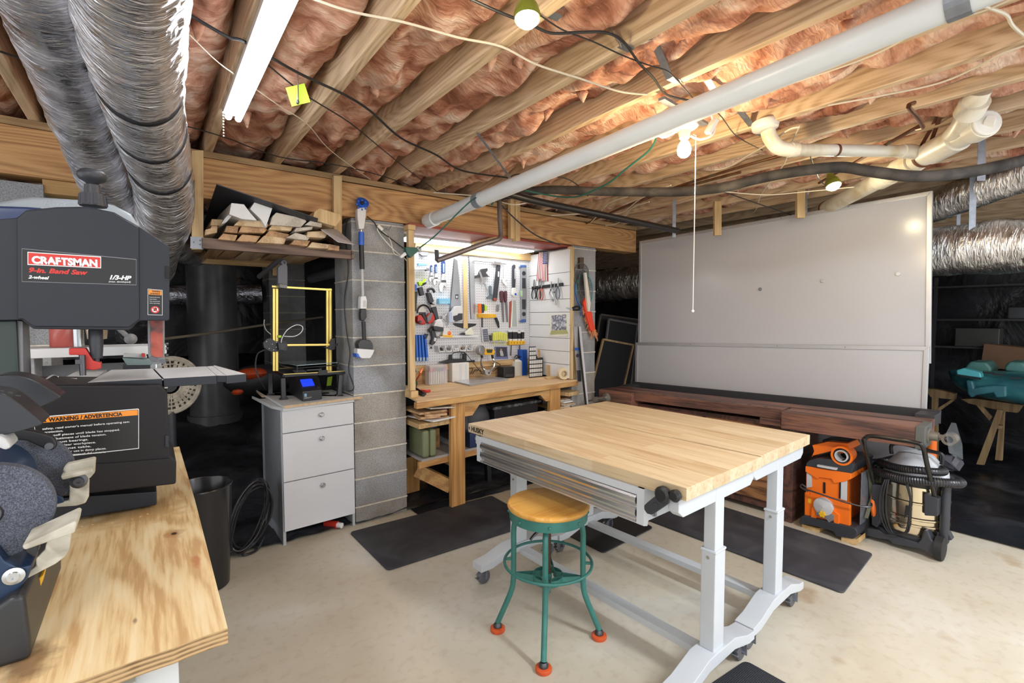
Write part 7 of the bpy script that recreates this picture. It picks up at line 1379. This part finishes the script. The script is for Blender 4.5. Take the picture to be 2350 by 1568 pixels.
for k, x0 in enumerate((1035, 1120, 1175, 1255, 1350)):
    t = at('black_screwdriver', 1080+x0/11.2, 768, labs[k]+' from left of the black and white screwdrivers', 'screwdriver', 'black screwdrivers in the orange rack'); yo = 30 if k == 3 else 0
    pp(cD((x0-35,810+yo),(x0+35,810+yo),(x0+30,980),(x0-30,980)), .015, .042, 'grip', black, t, .003); pp(cD((x0-38,770+yo),(x0+35,765+yo),(x0+36,812+yo),(x0-36,812+yo)), .015, .042, 'white_cap', white, t, .003); pp(cD((x0-28,990),(x0+28,990),(x0+30,1034),(x0-30,1034)), .015, .042, 'white_collar', offw, t, .002)
    if k in (0, 3): pp(cD((x0+10,1150),(x0+24,1150),(x0+8,1420),(x0-6,1420)), .02, .028, 'shaft', dsteel, t, 0)
t = at('photo_card', 1151, 810, 'framed picture of a person in white, below the screwdrivers', 'picture'); pp(cD((615,1185),(945,1185),(970,1500),(630,1510)), .002, .008, 'frame', flat('slate_blue', (.2,.22,.42), .4), t, .001); pp(cD((650,1200),(925,1200),(940,1440),(660,1450)), .008, .009, 'print', flat('print_dark', (.05,.05,.07), .4), t, 0)
pp(cD((750,1290),(820,1290),(850,1400),(840,1430),(770,1420)), .009, .0095, 'pale_figure', lgrey, t, 0); MB().lathe(P_(1150,803,.0091), PP.n, [(0,.011),(.0006,.011)], 14).obj('figure_head', flat('muted_skin', (.45,.3,.26), .6), t); pp(cD((670,1470),(945,1460),(945,1478),(670,1490)), .008, .009, 'caption_bar', flat('caption_blue', (.12,.14,.35), .4), t, 0)
t = at('safety_glasses', 1188, 820, 'black safety glasses resting at the right end of the lower cleat', 'glasses'); MB().tube([P_(x, y, .05) for x, y in cD((1120,1480),(1170,1410),(1230,1440),(1310,1450),(1320,1420),(1250,1460),(1160,1490))], .005, 7, 4).obj('frame', black, t)
# ---------------------------------------------------------------- side wall items
SPn = Plane((SX,0,0), -90); Sh = SPn.hit
t = thing('flag', Sh(1243,610,.01), 'small stars and stripes flag hanging on the shiplap wall', 'flag')
fb = MB(); fr_ = flat('flag_red', (.32,.03,.05), .7); fw_ = flat('flag_cream', (.7,.66,.6), .7); fbl = flat('flag_blue', (.03,.04,.18), .7)
Q = [(1236,580),(1256,577),(1257,645),(1231,645)]
def fuv(u, v, o=.012): a = (Q[0][0]*(1-u)+Q[1][0]*u, Q[0][1]*(1-u)+Q[1][1]*u); c = (Q[3][0]*(1-u)+Q[2][0]*u, Q[3][1]*(1-u)+Q[2][1]*u); return Sh(a[0]*(1-v)+c[0]*v, a[1]*(1-v)+c[1]*v, o+.006*math.sin(u*9+v*3))
def strip(u0, u1, v0, v1, o, nm, m, n=8):
    b = MB()
    for i in range(n+1): v = v0+(v1-v0)*i/n; b.v += [fuv(u0,v,o), fuv(u1,v,o)]
    for i in range(n): b.f.append((2*i, 2*i+1, 2*i+3, 2*i+2))
    m0 = len(b.v); b.v += [p-SPn.n*.0006 for p in b.v[:m0]]
    for i in range(n): b.f.append((m0+2*i+2, m0+2*i+3, m0+2*i+1, m0+2*i))
    return b.obj(nm, m, t, smooth=180)
for k in range(13): strip(k/13, (k+1)/13, 0, 1, .012, 'stripe', fr_ if k % 2 == 0 else fw_)
b = MB()
for j in range(7):
    n0 = len(b.v)
    for i in range(9): b.v += [fuv(.5+j/14, .42*i/8, .0145), fuv(.5+(j+1)/14, .42*i/8, .0145)]
    for i in range(8): b.f.append((n0+2*i, n0+2*i+1, n0+2*i+3, n0+2*i+2))
can = b.obj('canton', fbl, t, smooth=180)
b = MB()
for r_ in range(7):
    for c_ in range(5): q = fuv(.56+c_*.095+(.045 if r_ % 2 else 0)*.8, .04+r_*.053, .0155); b.rbox(q, (.001,.006,.006), (.78,0,0))
b.obj('stars', fw_, can)
t = thing('magnetic_bar', Sh(1255,655,.01), 'black magnetic bar holding pliers on the shiplap wall', 'tool bar'); MB().ppx(SPn, [(1220,658),(1291,649),(1291,656),(1220,665)], 0, .012).obj('bar', black, t, bevel=.001)
def plier(x, y0, y1, m, lab, w_=4.5, sl=0, jaw=steel):
    t = thing('pliers', Sh(x, y0+16, .02), lab, 'pliers', 'pliers on the magnetic bar'); ym = y0+(y1-y0)*.42
    MB().ppx(SPn, [(x-1.2,ym),(x-.6,y0),(x+.6,y0),(x+1.4,ym)], .013, .026).obj('jaw', jaw, t, bevel=.001); MB().lathe(Sh(x, ym, .026), SPn.n, [(0,.008),(.003,.008),(.003,0)], 12).obj('pivot', dsteel, t)
    for s_ in (-1, 1): MB().tube([Sh(x, ym, .02), Sh(x+s_*w_*.8, ym+(y1-ym)*.35, .02), Sh(x+s_*w_+sl, ym+(y1-ym)*.75, .02), Sh(x+s_*w_*.6+sl, y1, .02)], .0055, 8, 5).obj('handle', m, t)
plier(1225, 642, 686, black, 'long nosed pliers with black handles, leftmost on the bar'); plier(1236, 640, 687, black, 'second pair of pliers with black handles'); plier(1242, 640, 688, flat('coral_grip', (.6,.12,.09), .4), 'pliers with coral red handles on the bar')
plier(1264, 646, 692, steel, 'locking pliers of bare steel on the bar', 3.5, 3); plier(1272, 650, 700, lgrey, 'narrow grey tool beside the locking pliers', 2, 4); plier(1280, 638, 685, flat('slate_grip', (.12,.15,.22), .4), 'big dark blue handled pliers at the right end of the bar', 4.5)
t = thing('wall_calendar', Sh(1283,750,.01), 'curled picture sheet pinned low on the shiplap wall', 'picture')
MB().ppx(SPn, [(1261,722),(1303,720),(1306,765),(1300,772),(1260,772),(1263,766)], .001, .004).obj('sheet', flat('sheet_cream', (.72,.7,.58), .6), t); MB().ppx(SPn, [(1265,724),(1299,722),(1300,757),(1266,759)], .004, .0055).obj('print', layered('photo_print', (.05,.05,.07), (.25,.27,.33), (.65,.66,.68), 42, .4, bmp=0), t); MB().ppx(SPn, [(1265,759),(1300,757),(1304,766),(1262,768)], .004, .006).obj('printed_floor', flat('print_olive', (.4,.4,.17), .5), t)
# ---------------------------------------------------------------- right pier items
RP = Plane((0,3.314,0), 0); Rh = RP.hit
E_ = lambda x, y: (1300+x/4.13, 560+y/4.13)
t = thing('pier_hook', Rh(1335,605,.02), 'brown metal hook plate high on the right block pier', 'hook'); MB().ppx(RP, [(1331,591),(1340,591),(1340,617),(1331,617)], .0, .03).obj('plate', flat('brown_steel', (.12,.08,.05), .5, .3), t, bevel=.001)
def racket(cx, cy, rx, ry, m, lab, nm='strainer', off=.03, tilt=0.0, mesh=True, r_=.0045):
    t = thing(nm, Rh(cx, cy, off), lab, 'hanging hoop', 'hoops hanging on the right pier'); P = [Rh(cx+rx*math.cos(a)-tilt*ry*math.sin(a), cy+ry*math.sin(a), off) for a in [2*math.pi*k/28 for k in range(28)]]
    MB().tube(P, r_, 7, closed=True).obj('rim', m, t)
    if mesh:
        b = MB()
        for k in range(-5, 6):
            u = k/6; h = math.sqrt(1-u*u); b.tube([Rh(cx+rx*u, cy-ry*h, off), Rh(cx+rx*u, cy+ry*h, off)], .0012, 4)
        for k in range(-9, 10): u = k/10; h = math.sqrt(1-u*u); b.tube([Rh(cx-rx*h, cy+ry*u, off), Rh(cx+rx*h, cy+ry*u, off)], .0012, 4)
        b.obj('mesh', dsteel, t)
    return t
racket(1334, 629, 17, 25, flat('wire_rim', (.22,.22,.2), .4, .6), 'round wire strainer behind the teal hoop'); racket(1341, 668, 19, 38, flat('teal_rim', (.02,.3,.32), .3), 'teal rimmed oval net hoop', 'net_hoop', .045); racket(1338, 650, 10, 30, flat('dark_rim', (.1,.1,.09), .5), 'narrow dark wire hoop between the two larger ones', 'wire_hoop', .055)
b = MB().tube([Rh(*E_(x, y), .06) for x, y in ((75,380),(85,470),(110,560),(135,600),(140,680))], .0065, 8, 5); one(b, 'blue_tube', flat('deep_blue', (.01,.07,.3), .4), 'blue curved tube hanging beside the teal hoop', 'tube')
t = thing('hand_brush', Rh(1350,720,.06), 'orange bristled red brush with white handle on the right pier', 'brush')
MB().ppx(RP, [E_(175,272),E_(192,270),E_(232,560),E_(222,645),E_(210,640),E_(195,520)], .07, .095).obj('handle', flat('cream_handle', (.75,.7,.6), .4), t, bevel=.004)
MB().ppx(RP, [E_(160,560),E_(180,510),E_(195,515),E_(215,640),E_(240,640),E_(270,810),E_(250,832),E_(228,815)], .05, .072).obj('head', flat('signal_red', (.8,.06,.02), .35), t, bevel=.003)
b = MB(); r3 = random.Random(2)
for k in range(230):
    u = r3.random(); s_ = r3.choice((-1, 1, 1)); bx, by = 170+u*85, 540+u*280; q = E_(bx, by); ex, ey = (bx+s_*r3.uniform(15,45)*(1-.2*u)+12*u, by+r3.uniform(30,100)+20*u); e = E_(ex, ey); p0, p1 = Rh(q[0], q[1], .05), Rh(e[0], e[1], r3.uniform(.01,.06)); b.beam(p0, p1, .004, .003)
tag(b.obj('bristles', flat('orange_bristle', (.75,.3,.12), .7), t), None, None, None, 'stuff')
t = thing('small_clamp', Rh(1322,706,.05), 'small grey and black clamp on the edge of the pier', 'clamp'); MB().tube([Rh(*E_(x, y), .06) for x, y in ((0,605),(30,615),(55,620))], .007, 8).obj('bar', lgrey, t); MB().tube([Rh(*E_(x, y), .06) for x, y in ((55,612),(90,595),(125,600),(115,625),(60,625))], .01, 8, 3).obj('head', black, t)
def lean(p0, p1, w_, d, nm, m, lab, cat): return None
t = thing('long_level', Rh(1322,880,.05), 'long silver level leaning on the right pier', 'level')
top, bot = Rh(*E_(82,782), .06), Rh(*E_(125,1310), .10); MB().beam(top, bot, .05, .02, (0,-1,0)).obj('body', flat('level_silver', (.42,.42,.44), .3, .6), t, bevel=.002)
MB().ppx(RP, [E_(82,985),E_(115,985),E_(118,1005),E_(84,1010)], .095, .1).obj('blue_mark', blue, t); MB().lathe(Rh(*E_(103,1058), .093), RP.n, [(0,.018),(.006,.018),(.006,0)], 16).obj('vial', dgrey, t); MB().ppx(RP, [E_(105,1200),E_(135,1198),E_(140,1300),E_(115,1305)], .1, .112).obj('dark_end', dgrey, t)
one(MB().beam(Rh(*E_(120,785), .05), az(1352,938,.4)*0+Rh(*E_(190,1520), .2), .03, .02, (0,-1,0)), 'straight_edge', flat('bright_edge', (.7,.7,.72), .3, .5), 'long white straight edge leaning right of the level', 'straight edge'); one(MB().beam(Rh(*E_(104,785), .06), Rh(*E_(184,1530), .21), .012, .016, (0,-1,0)), 'black_strip', black, 'thin black strip leaning between level and straight edge', 'strip')
one(MB().beam(Rh(*E_(70,860), .03), Rh(*E_(78,1270), .05), .02, .014, (0,-1,0)), 'wood_lath', pinez, 'thin wood lath standing behind the long level', 'lath')
# ================================================================ dark store area to the right
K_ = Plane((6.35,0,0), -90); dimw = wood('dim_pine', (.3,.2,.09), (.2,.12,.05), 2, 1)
def kp(px, o0, o1): return MB().ppx(K_, px, o0, o1)
t = thing('kayak', (6.2,.4,.72), 'turquoise kayak resting on wooden sawhorses at the right', 'kayak')
teal = layered('kayak_plastic', (.015,.08,.1), (.03,.15,.18), (.05,.22,.23), 3, .35, bmp=0); lteal = flat('kayak_deck', (.07,.2,.18), .45)
st = [(1.17,.02,.02,.93,.0),(1.13,.12,.07,.90,.0),(1.05,.2,.11,.87,.0),(.9,.27,.14,.855,.0),(.7,.31,.16,.85,0),(.4,.34,.17,.845,0),(.0,.36,.175,.845,0),(-.6,.37,.18,.845,0),(-1.4,.34,.17,.85,0)]
b = MB(); n = 28
for y, rx, rz, zc, _ in st:
    for i in range(n):
        a = 2*math.pi*i/n; c, s_ = math.cos(a), math.sin(a); px_ = math.copysign(abs(c)**.75, c)*rx; pz = math.copysign(abs(s_)**(.6 if s_ > 0 else .9), s_)*rz*(.75 if s_ > 0 else 1.0); b.v.append(Vector((6.2+px_, y, zc+pz)))
for k in range(len(st)-1):
    for i in range(n): j = (i+1) % n; b.f.append((k*n+i, k*n+j, (k+1)*n+j, (k+1)*n+i))
b.f.append(tuple(range(n))); b.f.append(tuple((len(st)-1)*n+i for i in range(n))[::-1]); b.obj('hull', teal, t, smooth=50)
b = MB().ppx(Plane((5.88,0,0),-90), [(2215,872),(2232,874),(2236,890),(2282,884),(2310,886),(2310,912),(2285,914),(2278,902),(2240,908),(2228,914),(2220,905)], -.25, .0); b.obj('keel_block', teal, t, bevel=.015, seg=3)
b = MB().ppx(Plane((5.87,0,0),-90), [(2194,850),(2210,845),(2250,855),(2252,868),(2196,860)], -.1, .02); b.obj('side_handle', flat('bright_teal', (.1,.5,.55), .3), t, bevel=.01, seg=3); MB().ppx(Plane((5.87,0,0),-90), [(2194,859),(2250,868),(2250,872),(2196,863)], .0, .022).obj('handle_grip', black, t)
for x0, x1 in ((2215,2275),(2305,2360)): kp([(x0,842),(x0+10,830),(x1-12,832),(x1,845),(x1,858),(x0,852)], -.2, .15).obj('seat_pad', lteal, t, bevel=.02, seg=3)
b = MB(); 
for x, y in ((2268,856),(2292,860),(2332,868)): b.rbox(Plane((5.86,0,0),-90).hit(x, y), (.02,.07,.012))
b.obj('deck_fitting', black, t)
SH = Plane((6.3,0,0), -90)
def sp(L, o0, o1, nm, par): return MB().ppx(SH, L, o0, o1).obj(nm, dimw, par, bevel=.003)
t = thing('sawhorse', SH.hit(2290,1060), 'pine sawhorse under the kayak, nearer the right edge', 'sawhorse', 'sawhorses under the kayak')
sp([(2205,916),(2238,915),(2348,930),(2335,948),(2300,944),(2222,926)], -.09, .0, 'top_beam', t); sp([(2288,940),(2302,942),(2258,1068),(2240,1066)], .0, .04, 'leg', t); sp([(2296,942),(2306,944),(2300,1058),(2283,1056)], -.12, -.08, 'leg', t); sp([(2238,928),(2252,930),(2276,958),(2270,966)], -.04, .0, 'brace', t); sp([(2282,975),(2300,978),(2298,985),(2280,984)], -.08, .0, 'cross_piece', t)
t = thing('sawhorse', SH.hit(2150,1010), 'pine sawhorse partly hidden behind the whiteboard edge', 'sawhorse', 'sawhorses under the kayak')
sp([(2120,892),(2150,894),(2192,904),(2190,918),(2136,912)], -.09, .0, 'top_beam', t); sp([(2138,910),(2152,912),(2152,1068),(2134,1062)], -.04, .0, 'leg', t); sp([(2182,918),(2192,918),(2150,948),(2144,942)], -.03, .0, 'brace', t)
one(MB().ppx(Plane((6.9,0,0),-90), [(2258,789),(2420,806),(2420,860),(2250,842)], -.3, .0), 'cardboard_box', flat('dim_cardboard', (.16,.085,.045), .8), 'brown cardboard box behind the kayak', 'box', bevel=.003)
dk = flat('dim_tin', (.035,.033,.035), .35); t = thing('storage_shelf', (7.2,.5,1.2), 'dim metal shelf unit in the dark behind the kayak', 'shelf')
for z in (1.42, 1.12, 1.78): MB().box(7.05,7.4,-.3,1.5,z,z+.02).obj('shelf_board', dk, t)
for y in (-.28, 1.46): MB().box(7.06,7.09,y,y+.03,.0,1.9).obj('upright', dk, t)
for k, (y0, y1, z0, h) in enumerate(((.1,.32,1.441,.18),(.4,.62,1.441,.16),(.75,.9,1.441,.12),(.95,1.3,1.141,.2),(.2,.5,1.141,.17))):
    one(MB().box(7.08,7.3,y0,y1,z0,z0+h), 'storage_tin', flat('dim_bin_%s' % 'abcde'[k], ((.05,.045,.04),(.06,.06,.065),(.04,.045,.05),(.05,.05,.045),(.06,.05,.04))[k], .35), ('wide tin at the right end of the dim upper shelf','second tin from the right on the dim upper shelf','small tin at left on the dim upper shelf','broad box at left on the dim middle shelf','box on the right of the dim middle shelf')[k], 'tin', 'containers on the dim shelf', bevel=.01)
one(MB().ball(ax(2139,1018,5.2), .045, 10, (.8,1,1)), 'orange_float', orange, 'small orange ball shape beside the lower whiteboard corner', 'ball') if False else None
one(MB().lathe(Vector((ax(2139,1018,5.0).x, ax(2139,1018,5.0).y, 0.0)), (0,0,1), [(0,.09),(.02,.09),(.03,.04),(ax(2139,1010,5.0).z,.03)], 20), 'orange_cone', orange, 'orange marker showing past the lower whiteboard corner', 'cone')
b = MB().ball(az(2178,1085,.0)+Vector((0,0,.07)), .08, 12, (.8,.9,.9)); r3 = random.Random(9)
for i in range(len(b.v)): b.v[i] = b.v[i]+Vector((r3.uniform(-.02,.02), r3.uniform(-.03,.03), r3.uniform(-.0,.045)))
one(b, 'crumpled_bag', flat('grey_plastic_bag', (.14,.13,.16), .3), 'crumpled grey plastic bag on the black ground sheet', 'bag', smooth=0)
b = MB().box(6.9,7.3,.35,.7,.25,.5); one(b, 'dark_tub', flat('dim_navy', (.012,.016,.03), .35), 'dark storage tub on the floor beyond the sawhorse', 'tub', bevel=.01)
# framed screens leaning in the dark left of the whiteboard
FS = Plane((0,3.9,0), 0); fw2 = wood('frame_wood', (.4,.26,.13), (.28,.17,.08), 2, 1)
def frm(P, o, lab, mt=None, w_=.022):
    q = [FS.hit(x, y, o) for x, y in P]; t = thing('framed_screen', (q[2]+q[3])/2, lab, 'screen', 'framed screens leaning behind the bench'); b = MB()
    for i in range(4): b.beam(q[i], q[(i+1) % 4], w_, .02, (0,-1,0))
    b.obj('frame', mt or fw2, t); MB().prism([p+Vector((0,.006,0)) for p in q], (0,.003,0)).obj('screen_mesh', black, t)
frm([(1384,779),(1453,792),(1415,960),(1345,940)], .12, 'front framed screen leaning left of the old bench')
frm([(1397,733),(1462,745),(1440,950),(1372,935)], .04, 'middle framed screen, taller than the front one', flat('grey_frame', (.12,.11,.11), .6))
frm([(1378,722),(1470,735),(1440,960),(1340,940)], -.04, 'rear framed screen in the dark gap beside the whiteboard', flat('dark_frame', (.06,.045,.035), .6))
b = MB().prism([bp(-.05,-.1,.8), bp(.12,-.1,.84), bp(.13,-.13,.72), bp(.0,-.15,.66), bp(-.07,-.12,.7)], (.0,-.02,.0)); one(b, 'clear_bag', clear('thin_clear_plastic', (.2,.22,.23), .75), 'clear plastic bag hanging on the vise at the bench end', 'bag')
